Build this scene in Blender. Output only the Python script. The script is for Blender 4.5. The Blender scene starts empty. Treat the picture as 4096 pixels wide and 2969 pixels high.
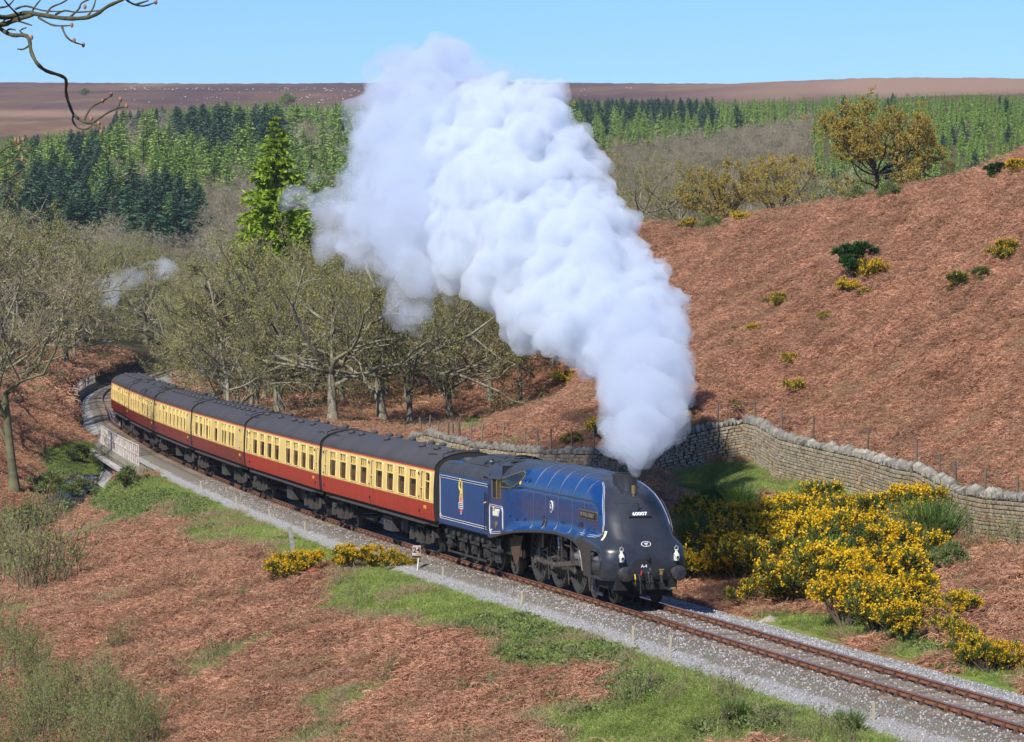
import bpy, bmesh, math, random
import numpy as np
from mathutils import Vector, Matrix, Euler
R = math.radians
rng = np.random.default_rng(7)
random.seed(7)
SC = bpy.context.scene
COL = SC.collection
# ------------------------------------------------------------------ camera
F, PT, RO, CAMZ = 13107.6, .044321, .0015646, 11.794      # focal length in pixels of a 4096 wide frame
cam = bpy.data.objects.new('camera', bpy.data.cameras.new('camera'))
COL.objects.link(cam)
cam.location = (0, 0, CAMZ)
cam.rotation_euler = (Matrix.Rotation(math.pi / 2 - PT, 3, 'X') @ Matrix.Rotation(RO, 3, 'Z')).to_euler()
cam.data.sensor_width = 36.0
cam.data.lens = F / 4096 * 36
cam.data.clip_start = .5
cam.data.clip_end = 20000
SC.camera = cam
# ------------------------------------------------------------------ light
SUN = Vector((-.36, -.61, .70)).normalized()
world = bpy.data.worlds.new('World')
SC.world = world
world.use_nodes = True
nt = world.node_tree
bg = nt.nodes['Background']
sky = nt.nodes.new('ShaderNodeTexSky')
sky.sky_type = 'NISHITA'
sky.sun_disc = False
sky.sun_elevation = math.asin(SUN.z)
sky.sun_rotation = math.atan2(SUN.x, SUN.y)
sky.altitude = 200
sky.air_density = 1.0
sky.dust_density = .1
sky.ozone_density = 3.0
tint = nt.nodes.new('ShaderNodeMix'); tint.data_type = 'RGBA'; tint.blend_type = 'MULTIPLY'; tint.inputs[0].default_value = 1; tint.inputs[7].default_value = (.52, .80, 1.22, 1)
nt.links.new(sky.outputs[0], tint.inputs[6]); nt.links.new(tint.outputs[2], bg.inputs[0])
bg.inputs[1].default_value = .085
sun = bpy.data.objects.new('sun', bpy.data.lights.new('sun', 'SUN'))
COL.objects.link(sun)
sun.data.energy = 5.0
sun.data.angle = R(.53)
sun.data.color = (1, .945, .85)
sun.rotation_euler = SUN.to_track_quat('Z', 'Y').to_euler()
SC.view_settings.view_transform = 'Standard'
SC.view_settings.look = 'None'
SC.view_settings.gamma = 1
SC.view_settings.use_curve_mapping = False
SC.view_settings.exposure = 0.4
SC.render.engine = 'CYCLES'
SC.cycles.use_denoising = True
SC.cycles.max_bounces = 10
SC.cycles.diffuse_bounces = 2
SC.cycles.glossy_bounces = 2
SC.cycles.transparent_max_bounces = 12
SC.cycles.volume_bounces = 6
# ------------------------------------------------------------------ helpers
def ray(px, py):
    dx, dy = px - 2048, py - 1484.5
    c, s = math.cos(RO), math.sin(RO)
    u = c * dx + s * dy; v = -s * dx + c * dy
    cp, sp = math.cos(PT), math.sin(PT)
    return np.array([u / F, cp - v / F * sp, -sp - v / F * cp])
def at(px, py, D):
    r = ray(px, py); t = D / r[1]
    return np.array([r[0] * t, D, CAMZ + r[2] * t])
def pix(x, y, z):
    cp, sp = math.cos(PT), math.sin(PT)
    z = z - CAMZ
    dep = y * cp - z * sp; v = y * sp + z * cp
    u = F * x / dep; vv = -F * v / dep
    c, s = math.cos(RO), math.sin(RO)
    return 2048 + c * u - s * vv, 1484.5 + s * u + c * vv
def empty(name, loc=(0, 0, 0), rz=0, label=None, cat=None, group=None, mat=None):
    o = bpy.data.objects.new(name, None); COL.objects.link(o)
    o.empty_display_size = .2
    if mat is not None: o.matrix_world = mat
    else: o.location = loc; o.rotation_euler = (0, 0, rz)
    return tag(o, label, cat, group)
def tag(o, label=None, cat=None, group=None, kind=None):
    if label: o['label'] = label
    if cat: o['category'] = cat
    if group: o['group'] = group
    if kind: o['kind'] = kind
    return o
def link(name, me, parent=None, loc=None, rot=None, scale=None):
    o = bpy.data.objects.new(name, me); COL.objects.link(o)
    if parent is not None: o.parent = parent
    if loc is not None: o.location = loc
    if rot is not None: o.rotation_euler = rot
    if scale is not None: o.scale = scale if hasattr(scale, '__len__') else (scale,) * 3
    return o
def copy_tree(o, parent=None):
    c = o.copy(); COL.objects.link(c); c.parent = parent
    for ch in list(o.children): copy_tree(ch, c)
    return c
def mesh_np(name, v, f, mats=(), fm=None, smooth=False, attrs=None):
    """v (n,3), f (m,3|4) arrays"""
    me = bpy.data.meshes.new(name)
    v = np.asarray(v, np.float32); f = np.asarray(f, np.int32)
    k = f.shape[1]
    me.vertices.add(len(v)); me.vertices.foreach_set('co', v.ravel())
    me.loops.add(f.size); me.loops.foreach_set('vertex_index', f.ravel())
    me.polygons.add(len(f))
    me.polygons.foreach_set('loop_start', np.arange(0, f.size, k, dtype=np.int32))
    me.polygons.foreach_set('loop_total', np.full(len(f), k, np.int32))
    for m in mats: me.materials.append(m)
    if fm is not None: me.polygons.foreach_set('material_index', np.asarray(fm, np.int32))
    me.polygons.foreach_set('use_smooth', np.full(len(f), smooth))
    if attrs:
        for an, av in attrs.items():
            a = me.attributes.new(an, 'FLOAT', 'POINT'); a.data.foreach_set('value', np.asarray(av, np.float32))
    me.update(calc_edges=True)
    return me
class MB:
    def __init__(s): s.v = []; s.f = []; s.m = []; s.mi = 0
    def add(s, vs, fs, mi=None):
        n = len(s.v); s.v += [tuple(map(float, p)) for p in vs]
        for q in fs: s.f.append(tuple(i + n for i in q)); s.m.append(s.mi if mi is None else mi)
        return s
    def box(s, x0, x1, y0, y1, z0, z1, mi=None):
        vs = [(x, y, z) for x in (x0, x1) for y in (y0, y1) for z in (z0, z1)]
        return s.add(vs, [(0, 1, 3, 2), (4, 6, 7, 5), (0, 4, 5, 1), (2, 3, 7, 6), (0, 2, 6, 4), (1, 5, 7, 3)], mi)
    def beam(s, a, b, w, h, mi=None, up=(0, 0, 1)):
        a = Vector(a); b = Vector(b); d = (b - a).normalized(); u = Vector(up)
        x = d.cross(u)
        if x.length < 1e-4: x = d.cross(Vector((1, 0, 0)))
        x.normalize(); u = x.cross(d)
        vs = [p + x * sx * w / 2 + u * sz * h / 2 for p in (a, b) for sx, sz in ((-1, -1), (1, -1), (1, 1), (-1, 1))]
        return s.add(vs, [(0, 3, 2, 1), (4, 5, 6, 7), (0, 1, 5, 4), (1, 2, 6, 5), (2, 3, 7, 6), (3, 0, 4, 7)], mi)
    def cyl(s, a, b, r, n=10, r2=None, mi=None, cap=True):
        a = Vector(a); b = Vector(b); d = (b - a).normalized(); r2 = r if r2 is None else r2
        x = d.orthogonal().normalized(); y = d.cross(x)
        vs = [a + (x * math.cos(t) + y * math.sin(t)) * r for t in [2 * math.pi * i / n for i in range(n)]]
        vs += [b + (x * math.cos(t) + y * math.sin(t)) * r2 for t in [2 * math.pi * i / n for i in range(n)]]
        fs = [(i, (i + 1) % n, n + (i + 1) % n, n + i) for i in range(n)]
        if cap: fs += [tuple(range(n - 1, -1, -1)), tuple(range(n, 2 * n))]
        return s.add(vs, fs, mi)
    def tube(s, pts, r, n=6, mi=None, closed=False):
        pts = [Vector(p) for p in pts]; k = len(pts)
        rr = r if hasattr(r, '__len__') else [r] * k
        vs = []; px = None
        for i, p in enumerate(pts):
            if closed: d = pts[(i + 1) % k] - pts[i - 1]
            else: d = pts[min(i + 1, k - 1)] - pts[max(i - 1, 0)]
            d = d.normalized() if d.length > 1e-9 else Vector((0, 0, 1))
            x = d.orthogonal().normalized() if px is None else (px - d * px.dot(d))
            if x.length < 1e-6: x = d.orthogonal()
            x.normalize(); px = x; y = d.cross(x)
            vs += [p + (x * math.cos(t) + y * math.sin(t)) * rr[i] for t in [2 * math.pi * j / n for j in range(n)]]
        fs = []
        for i in range(k if closed else k - 1):
            a = i * n; b = ((i + 1) % k) * n
            fs += [(a + j, a + (j + 1) % n, b + (j + 1) % n, b + j) for j in range(n)]
        if not closed: fs += [tuple(range(n - 1, -1, -1)), tuple(range((k - 1) * n, k * n))]
        return s.add(vs, fs, mi)
    def lathe(s, prof, c, axis=(0, 0, 1), n=20, mi=None):
        """prof: list of (r, h) along axis"""
        a = Vector(axis).normalized(); x = a.orthogonal().normalized(); y = a.cross(x); c = Vector(c)
        vs = [c + a * h + (x * math.cos(t) + y * math.sin(t)) * r for r, h in prof for t in [2 * math.pi * j / n for j in range(n)]]
        fs = [(i * n + j, i * n + (j + 1) % n, (i + 1) * n + (j + 1) % n, (i + 1) * n + j) for i in range(len(prof) - 1) for j in range(n)]
        if prof[0][0] > 1e-4: fs.append(tuple(range(n - 1, -1, -1)))
        if prof[-1][0] > 1e-4: fs.append(tuple(range((len(prof) - 1) * n, len(prof) * n)))
        return s.add(vs, fs, mi)
    def prism(s, poly, y0, y1, mi=None, plane='xz'):
        """polygon extruded; plane xz -> depth y ; xy -> depth z ; yz -> depth x"""
        n = len(poly)
        def P(a, b, d): return {'xz': (a, d, b), 'xy': (a, b, d), 'yz': (d, a, b)}[plane]
        vs = [P(a, b, y0) for a, b in poly] + [P(a, b, y1) for a, b in poly]
        fs = [(i, (i + 1) % n, n + (i + 1) % n, n + i) for i in range(n)] + [tuple(range(n - 1, -1, -1)), tuple(range(n, 2 * n))]
        return s.add(vs, fs, mi)
    def ball(s, c, r, n=8, m=6, sc=(1, 1, 1), mi=None):
        vs = [(c[0], c[1], c[2] + r * sc[2])]
        for i in range(1, m):
            a = math.pi * i / m
            for j in range(n):
                t = 2 * math.pi * j / n
                vs.append((c[0] + r * sc[0] * math.sin(a) * math.cos(t), c[1] + r * sc[1] * math.sin(a) * math.sin(t), c[2] + r * sc[2] * math.cos(a)))
        vs.append((c[0], c[1], c[2] - r * sc[2])); L = len(vs) - 1
        fs = [(0, 1 + j, 1 + (j + 1) % n) for j in range(n)]
        for i in range(m - 2):
            fs += [(1 + i * n + j, 1 + (i + 1) * n + j, 1 + (i + 1) * n + (j + 1) % n, 1 + i * n + (j + 1) % n) for j in range(n)]
        fs += [(L, 1 + (m - 2) * n + (j + 1) % n, 1 + (m - 2) * n + j) for j in range(n)]
        return s.add(vs, fs, mi)
    def mesh(s, name, mats, smooth=False, fix=True, auto=None):
        me = bpy.data.meshes.new(name); me.from_pydata(s.v, [], s.f)
        for m in (mats if isinstance(mats, (list, tuple)) else [mats]): me.materials.append(m)
        me.polygons.foreach_set('material_index', s.m)
        if fix:
            b = bmesh.new(); b.from_mesh(me); bmesh.ops.recalc_face_normals(b, faces=b.faces); b.to_mesh(me); b.free()
        if smooth or auto is not None: me.polygons.foreach_set('use_smooth', [True] * len(me.polygons))
        me.update()
        if auto is not None: me.set_sharp_from_angle(angle=R(auto))
        return me
    def build(s, name, mats, parent=None, smooth=False, fix=True, auto=None):
        return link(name, s.mesh(name, mats, smooth, fix, auto), parent)
# ------------------------------------------------------------------ materials
class N:
    """small node tree writer"""
    def __init__(s, name):
        s.m = bpy.data.materials.new(name); s.m.use_nodes = True; s.t = s.m.node_tree
        s.b = s.t.nodes['Principled BSDF']; s.out = s.t.nodes['Material Output']
    def n(s, typ, **kw):
        x = s.t.nodes.new('ShaderNode' + typ)
        for k, v in kw.items():
            if k.startswith('i_'):
                kk = k[2:]; x.inputs[int(kk) if kk.isdigit() else kk].default_value = v
            else: setattr(x, k, v)
        return x
    def l(s, a, b): s.t.links.new(a, b)
    def noise(s, scale, detail=4, rough=.6, coord='Object', dist=0.0, sc=None):
        tc = s.n('TexCoord'); nz = s.n('TexNoise'); nz.inputs['Scale'].default_value = scale
        nz.inputs['Detail'].default_value = detail; nz.inputs['Roughness'].default_value = rough; nz.inputs['Distortion'].default_value = dist
        o = tc.outputs[coord]
        if sc: mp = s.n('Mapping'); mp.inputs['Scale'].default_value = sc; s.l(o, mp.inputs[0]); o = mp.outputs[0]
        s.l(o, nz.inputs['Vector']); return nz.outputs['Fac']
    def ramp(s, fac, stops):
        r = s.n('ValToRGB'); e = r.color_ramp.elements
        while len(e) < len(stops): e.new(.5)
        for i, (p, c) in enumerate(stops): e[i].position = p; e[i].color = (*c, 1)
        s.l(fac, r.inputs[0]); return r.outputs[0]
    def mix(s, fac, a, b, mode='MIX'):
        x = s.n('Mix', data_type='RGBA', blend_type=mode)
        for i, v in ((0, fac), (6, a), (7, b)):
            if hasattr(v, 'node'): s.l(v, x.inputs[i])
            else: x.inputs[i].default_value = v if i == 0 else (*v, 1)
        return x.outputs[2]
    def math(s, op, a, b=0.0, clamp=False):
        x = s.n('Math', operation=op, use_clamp=clamp)
        for i, v in ((0, a), (1, b)):
            if hasattr(v, 'node'): s.l(v, x.inputs[i])
            else: x.inputs[i].default_value = v
        return x.outputs[0]
    def maprange(s, v, a, b, c=0.0, d=1.0):
        x = s.n('MapRange'); s.l(v, x.inputs[0])
        for i, q in enumerate((a, b, c, d)): x.inputs[i + 1].default_value = q
        return x.outputs[0]
    def attr(s, name): return s.n('Attribute', attribute_name=name).outputs['Fac']
    def col(s, c): s.l(c, s.b.inputs['Base Color'])
    def bump(s, h, strength=.3, dist=.02):
        b = s.n('Bump'); b.inputs['Strength'].default_value = strength; b.inputs['Distance'].default_value = dist
        s.l(h, b.inputs['Height']); s.l(b.outputs[0], s.b.inputs['Normal'])
def mat(name, c, rough=.6, metal=0.0, var=.0, vs=8.0, bump=0.0, spec=.5, c2=None, coord='Object', objvar=0.0, bd=.01, coat=0.0, sc=None):
    w = N(name); w.b.inputs['Roughness'].default_value = rough; w.b.inputs['Metallic'].default_value = metal
    w.b.inputs['Base Color'].default_value = (*c, 1); w.b.inputs['Specular IOR Level'].default_value = spec
    if coat: w.b.inputs['Coat Weight'].default_value = coat; w.b.inputs['Coat Roughness'].default_value = .12
    if var or c2 or bump:
        nz = w.noise(vs, 6, .65, coord, sc=sc)
        c2 = c2 or tuple(x * (1 - var) for x in c); c1 = tuple(min(1, x * (1 + var * .6)) for x in c)
        cc = w.ramp(nz, [(.3, c2), (.68, c1)])
        if objvar:
            oi = w.n('ObjectInfo'); k = w.maprange(oi.outputs['Random'], 0, 1, 1 - objvar, 1 + objvar * .6)
            x = w.n('VectorMath', operation='SCALE'); w.l(cc, x.inputs[0]); w.l(k, x.inputs['Scale']); cc = x.outputs[0]
        w.col(cc)
        if bump: w.bump(nz, bump, bd)
    elif objvar:
        oi = w.n('ObjectInfo'); k = w.maprange(oi.outputs['Random'], 0, 1, 1 - objvar, 1 + objvar * .6)
        x = w.n('VectorMath', operation='SCALE'); x.inputs[0].default_value = c; w.l(k, x.inputs['Scale']); w.col(x.outputs[0])
    return w.m
def leafmat(name, ca, cb, hue=.0, patchy=0, trans=.3, rough=.6, extra=None):
    """two tone foliage, differs per face (attribute tone), per object and by noise"""
    w = N(name); oi = w.n('ObjectInfo')
    t = w.math('ADD', w.math('MULTIPLY', w.attr('tone'), .7), w.math('MULTIPLY', oi.outputs['Random'], .3))
    c = w.ramp(t, [(.0, ca), (1., cb)] if extra is None else [(.0, ca), (.6, cb), (1., extra)])
    if patchy:
        ge = w.n('NewGeometry'); nz = w.n('TexNoise'); nz.inputs['Scale'].default_value = .55; nz.inputs['Detail'].default_value = 5; w.l(ge.outputs['Position'], nz.inputs['Vector'])
        k = w.maprange(nz.outputs['Fac'], .3, .7, 1 - patchy, 1 + patchy); x = w.n('VectorMath', operation='SCALE'); w.l(c, x.inputs[0]); w.l(k, x.inputs['Scale']); c = x.outputs[0]
    w.col(c); w.b.inputs['Roughness'].default_value = rough; w.b.inputs['Specular IOR Level'].default_value = .25
    if trans:
        tr = w.n('BsdfTranslucent'); w.l(c, tr.inputs[0]); mx = w.n('MixShader'); mx.inputs[0].default_value = trans
        w.l(w.b.outputs[0], mx.inputs[1]); w.l(tr.outputs[0], mx.inputs[2]); w.l(mx.outputs[0], w.out.inputs[0])
    return w.m
def scatter(name, pts, sources, rots=None, scales=None, kind='stuff', parent=None, idx=None):
    """one object: mesh of points with a geometry nodes modifier that stands one of the source meshes on each"""
    n = len(pts); me = bpy.data.meshes.new(name)
    me.vertices.add(n); me.vertices.foreach_set('co', np.asarray(pts, np.float32).ravel())
    rots = np.asarray(rots if rots is not None else np.c_[np.zeros((n, 2)), rng.uniform(0, 6.28, n)], np.float32)
    scales = np.asarray(scales if scales is not None else np.ones(n), np.float32)
    idx = np.asarray(idx if idx is not None else rng.integers(0, len(sources), n), np.int32)
    a = me.attributes.new('prot', 'FLOAT_VECTOR', 'POINT'); a.data.foreach_set('vector', rots.ravel())
    a = me.attributes.new('pscl', 'FLOAT', 'POINT'); a.data.foreach_set('value', scales)
    a = me.attributes.new('pidx', 'INT', 'POINT'); a.data.foreach_set('value', idx)
    me.update()
    o = link(name, me, parent)
    c = bpy.data.collections.new(name + '_sources')
    for i, s in enumerate(sources):
        so = bpy.data.objects.new('%s_%02d' % (name, i), s); c.objects.link(so)
    g = bpy.data.node_groups.new(name, 'GeometryNodeTree')
    g.interface.new_socket('Geometry', in_out='INPUT', socket_type='NodeSocketGeometry')
    g.interface.new_socket('Geometry', in_out='OUTPUT', socket_type='NodeSocketGeometry')
    gi = g.nodes.new('NodeGroupInput'); go = g.nodes.new('NodeGroupOutput')
    ci = g.nodes.new('GeometryNodeCollectionInfo'); ci.inputs[0].default_value = c
    ci.inputs['Separate Children'].default_value = True; ci.inputs['Reset Children'].default_value = True
    ip = g.nodes.new('GeometryNodeInstanceOnPoints'); ip.inputs['Pick Instance'].default_value = True
    def na(nm, ty):
        x = g.nodes.new('GeometryNodeInputNamedAttribute'); x.data_type = ty; x.inputs[0].default_value = nm; return x.outputs[0]
    er = g.nodes.new('FunctionNodeEulerToRotation')
    L = g.links.new
    L(na('prot', 'FLOAT_VECTOR'), er.inputs[0]); L(er.outputs[0], ip.inputs['Rotation'])
    L(na('pscl', 'FLOAT'), ip.inputs['Scale']); L(na('pidx', 'INT'), ip.inputs['Instance Index'])
    L(gi.outputs[0], ip.inputs['Points']); L(ci.outputs[0], ip.inputs['Instance']); L(ip.outputs[0], go.inputs[0])
    md = o.modifiers.new('scatter', 'NODES'); md.node_group = g
    o['kind'] = kind
    return o
def fnoise(x, y, s=1.0, seed=0, octs=4):
    """cheap smooth value noise in [-1,1], numpy"""
    out = 0; a = 1; tot = 0
    for o in range(octs):
        X = np.asarray(x) / s + 17.3 * o + seed; Y = np.asarray(y) / s + 9.1 * o - seed
        xi = np.floor(X).astype(np.int64); yi = np.floor(Y).astype(np.int64); fx = X - xi; fy = Y - yi
        fx = fx * fx * (3 - 2 * fx); fy = fy * fy * (3 - 2 * fy)
        def h(i, j):
            n = (i * 374761393 + j * 668265263 + seed * 1442695) & 0x7fffffff
            n = ((n ^ (n >> 13)) * 1274126177) & 0x7fffffff
            return ((n ^ (n >> 16)) & 0xffff) / 32767.5 - 1
        out = out + a * ((h(xi, yi) * (1 - fx) + h(xi + 1, yi) * fx) * (1 - fy) + (h(xi, yi + 1) * (1 - fx) + h(xi + 1, yi + 1) * fx) * fy)
        tot += a; a *= .5; s = s / 2
    return out / tot
def sstep(x, a, b):
    t = np.clip((np.asarray(x, float) - a) / (b - a), 0, 1); return t * t * (3 - 2 * t)
# ------------------------------------------------------------------ track line
WAY = np.array([(-75,25.1,29.2),(-60,20.9,43.7),(-40,15.3335,62.9846),(-20,9.6934,82.1725),(0,4.1776,101.3968),(20,-1.4321,120.594),(40,-6.7639,139.8695),(60,-11.5646,159.2844),(80,-16.0541,178.7738),(100,-20.2289,198.333),(120,-24.0604,217.9622),(140,-27.65,237.6),(150,-29.3,246.8),(172,-32.3,268.5),(190,-34.75,285.4),(204,-36.7,299.3),(220,-38.5,314.9),(244,-40.55,337.8),(270,-41.9,362),(292,-42.65,385.1),(311,-43.35,403.6),(326,-43.75,417.6),(348,-43.2,439),(380,-39.5,471),(410,-34,501)])
def spline(x, y, xq):
    n = len(x); h = np.diff(x); A = np.zeros((n, n)); b = np.zeros(n); A[0, 0] = A[-1, -1] = 1
    for i in range(1, n - 1):
        A[i, i-1] = h[i-1]; A[i, i] = 2*(h[i-1]+h[i]); A[i, i+1] = h[i]; b[i] = 3*((y[i+1]-y[i])/h[i]-(y[i]-y[i-1])/h[i-1])
    c = np.linalg.solve(A, b); i = np.clip(np.searchsorted(x, xq)-1, 0, n-2)
    a = y[i]; bb = (y[i+1]-y[i])/h[i]-h[i]*(2*c[i]+c[i+1])/3; d = (c[i+1]-c[i])/(3*h[i]); t = xq-x[i]
    return a+bb*t+c[i]*t*t+d*t**3
CS = np.arange(-75, 408, .5); CX = spline(WAY[:, 0], WAY[:, 1], CS); CY = spline(WAY[:, 0], WAY[:, 2], CS)
_k = np.ones(25) / 25
CX = np.r_[CX[:12], np.convolve(CX, _k, 'valid'), CX[-12:]]; CY = np.r_[CY[:12], np.convolve(CY, _k, 'valid'), CY[-12:]]
CT = np.arctan2(np.gradient(CX), np.gradient(CY))
def tz(s): return -.02 * np.asarray(s, float)
def tp(s, lat=0.0, z=0.0):
    """point beside the track: s metres back from the front bogie, lat towards the camera side, z above the rail"""
    X = np.interp(s, CS, CX); Y = np.interp(s, CS, CY); t = np.interp(s, CS, CT)
    return np.array([X - np.cos(t) * lat, Y + np.sin(t) * lat, tz(s) + z])
def near_track(x, y):
    """arc position and lateral offset for arrays"""
    x = np.asarray(x, float).ravel(); y = np.asarray(y, float).ravel()
    i = np.clip(np.searchsorted(CY, y), 1, len(CY) - 1)
    for _ in range(3):
        t = CT[i]; ds = (x - CX[i]) * np.sin(t) + (y - CY[i]) * np.cos(t)
        i = np.clip(i + np.round(ds / .5).astype(int), 0, len(CS) - 1)
    t = CT[i]; ds = (x - CX[i]) * np.sin(t) + (y - CY[i]) * np.cos(t)
    lat = -(x - CX[i]) * np.cos(t) + (y - CY[i]) * np.sin(t)
    return CS[i] + ds, lat
def frame(s0, s1):
    """matrix of a vehicle: origin over s0, X backwards along the chord to s1, Y to the camera side"""
    a = Vector(tp(s0)); b = Vector(tp(s1)); x = (b - a).normalized(); y = Vector((0, 0, 1)).cross(x).normalized(); z = x.cross(y)
    m = Matrix((x, y, z)).transposed().to_4x4(); m.translation = a; return m
# ------------------------------------------------------------------ the lie of the land
WALL = [(1650,1735,178),(1720,1722,176),(1800,1745,172),(1900,1768,169),(2050,1785,166),(2200,1795,163),(2330,1795,160),(2420,1797,158.5),(2520,1785,157),(2640,1745,156),(2760,1715,155.5),(2880,1685,155.5),(2985,1668,156),(3040,1682,153.5),(3130,1735,149),(3300,1775,142),(3450,1805,137),(3600,1850,131),(3680,1862,128.5),(3750,1900,126),(3850,1945,122.5),(3950,1965,119.5),(4096,1975,115),(4400,2000,108)]
WH = 1.85
WP = np.array([at(*w) for w in WALL])                       # top of the coping
CP = []                                                    # control points of the ground (x, y, z)
def g(*pts):
    for p in pts: CP.append(tuple(at(*p)))
def gz(*pts):
    for p in pts: CP.append(p)
gz((-6,8,9.9),(0,8,9.9),(6,8,9.9),(-12,20,7.2),(0,20,7.4),(12,20,7.6),(-20,40,.5),(-6,40,2.2),(6,40,2.8),(16,40,3),(-28,62,-4.5),(-12,60,-1.8),(0,60,-.8),(10,58,.2))
g((4300,2969,72),(4000,2985,73),(3400,2969,77),(2800,2969,82),(2048,2969,88),(1400,2969,94),(700,2969,100),(0,2969,106),(-600,2969,112))
g((3000,2850,85),(2600,2700,90.5),(2048,2700,97),(1400,2700,104),(700,2700,111),(0,2700,118),(-600,2750,122))
g((2200,2430,104.5),(1700,2450,108),(1100,2450,117),(500,2450,126),(0,2450,135),(-500,2600,132))
g((1900,2330,114),(1650,2230,124.5),(1200,2200,130.5),(700,2200,143),(300,2200,157),(120,2330,150))
g((1100,2060,148.5),(800,2050,155.5),(500,2050,168),(870,1970,166),(600,1950,178),(640,1885,188),(350,2120,166),(480,2000,176))
gz((-30,150,-6.8),(-27,170,-6.6),(-30,185,-6.2),(-33,165,-6.6),(-40,150,-7),(-26,194,-5.2),(-36,176,-5.4))
g((60,1930,199),(0,1800,206),(150,1880,206),(260,1800,212),(0,1550,226),(200,1650,224),(380,1750,222),(400,1850,211),(430,1950,200),(560,1985,185),(-400,1500,220),(-400,1900,190))
g((200,1500,270),(0,1400,300),(430,1520,300),(-400,1350,300))
g((300,1500,345),(330,1440,390),(470,1405,420),(640,1400,440),(560,1440,400),(800,1410,455),(950,1440,455),(560,1500,352),(150,1420,380),(0,1300,400),(-500,1300,400),(700,1380,470))
# far side of the line, verge, shelf and foot of the wall
g((2900,2450,104),(3200,2520,98.5),(3500,2610,91.5),(3900,2740,83.5),(4200,2830,78),(4096,2650,88),(4096,2450,95),(4000,2250,104),(3700,2350,103),(3400,2350,108),(3400,2180,120))
g((2750,2200,124),(2700,2000,142),(3000,1900,147.5),(3000,2000,139),(3300,2040,133),(3250,2150,125),(2600,1900,150),(3600,2120,121),(4300,2300,98))
for i in range(len(WP) - 1):
    for t in (0, .5):
        a = WP[i] * (1 - t) + WP[i + 1] * t; d = WP[i + 1] - WP[i]; n = np.array([d[1], -d[0]]); n /= np.hypot(*n)
        if n[1] > 0: n = -n                                # towards the track
        low = .25 if i < 8 else 0
        CP.append((a[0] + n[0] * .6, a[1] + n[1] * .6, a[2] - WH - .12 + .0)); CP.append((a[0] - n[0] * 1.6, a[1] - n[1] * 1.6, a[2] - (.45 if i > 8 else .75)))
# bracken hill
g((2300,1180,235),(2450,1010,226),(2540,992,213),(3000,907,203),(3400,838,196),(3560,802,193),(3750,772,189),(3950,722,183),(4096,655,177),(4500,500,165))
g((2800,1350,182),(3300,1350,166),(3800,1350,150),(4096,1350,142),(4500,1350,132),(2700,1560,168),(3300,1560,158),(3900,1650,139),(3600,1100,172),(3000,1120,190),(4096,1000,156),(3900,880,169))
for p in [(2450,1015,240),(2800,960,235),(3000,925,232),(3300,868,228),(3490,838,226),(3750,800,222),(3950,745,222),(4096,700,220),(4500,600,215)]: g(p)
for p in [(2450,300),(3000,300),(3500,300),(4096,300),(4500,300)]: gz((( p[0]-2048)/F*p[1], p[1], 9.3 + (p[0] - 2450) * .0018))
# knoll left of the plume
g((1900,1752,176),(2040,1690,183),(2160,1640,188),(2280,1592,193),(2370,1565,196),(2200,1760,168),(2450,1540,200))
for p in [(1900,205,-.8),(2100,215,0),(2300,216,1.5)]: gz(((p[0]-2048)/F*p[1], p[1], p[2]))
# floor of the oak wood beyond the train
g((900,1700,215),(1000,1600,250),(900,1530,300),(1000,1480,330),(1335,1715,199),(1600,1755,192),(1500,1640,228),(1500,1420,300),(1850,1200,330),(1850,1350,290),(1000,1400,350),(1300,1300,360),(780,1560,290),(800,1500,330),(830,1450,370))
gz((-34,330,-5.9),(-30,290,-4.6),(-25,258,-3.6))
# the far side of the dale, the plantation and the moor
for u0 in np.linspace(-1600, 5700, 12):
    e = sstep(u0, 2500, 3600)
    for D, py in [(480, 1310), (560, 1090), (680, 900), (800, 770), (1000, 640), (1300, 515), (1600, 440), (2000, 378), (2500, 347)]:
        py2 = py - e * {480:470, 560:330, 680:220, 800:215, 1000:200, 1300:125, 1600:62, 2000:38, 2500:12}[D]
        if D >= 1600: py2 += 10 * math.sin(u0 * .003 + D)*(D < 2200)
        g((u0, py2, D))
    g((u0, 352, 3200)); gz(((u0 - 2048) / F * 4500, 4500, 95))
CP = np.array(CP)
def warp(x, y): return np.stack([np.asarray(x) / np.asarray(y) * 7.0, np.log(y) * 1.6], -1)
_cw = warp(CP[:, 0], CP[:, 1])
# sight-line scaled height keeps the fit even from near to far
_hv = (CP[:, 2] - CAMZ) / CP[:, 1] * 10
_d = np.linalg.norm(_cw[:, None] - _cw[None], axis=-1)
def _phi(r): return np.sqrt(r * r + .0006)
_A = np.block([[-_phi(_d) + np.eye(len(_cw)) * -.0008, np.c_[np.ones(len(_cw)), _cw]], [np.c_[np.ones(len(_cw)), _cw].T, np.zeros((3, 3))]])
_w = np.linalg.solve(_A, np.r_[_hv, 0, 0, 0])
def ground_raw(x, y):
    q = warp(x, y).reshape(-1, 2); out = np.zeros(len(q))
    for i in range(0, len(q), 20000):
        b = q[i:i + 20000]; d = np.sqrt(((b[:, None] - _cw[None]) ** 2).sum(-1))
        out[i:i + 20000] = -_phi(d) @ _w[:-3] + _w[-3] + b @ _w[-2:]
    return out.reshape(np.shape(x)) * np.asarray(y) / 10 + CAMZ
def ballast_z(lat):
    return np.interp(lat, [-6, -4.2, -3.3, -2.4, -1.75, -1.5, 1.5, 1.75, 2.2, 2.7, 3.2, 5], [-1.8, -.85, -.52, -.42, -.26, -.215, -.215, -.26, -.42, -.56, -.85, -2.4])
BR0, BR1 = 96., 121.                                       # bridge over the stream
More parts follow.
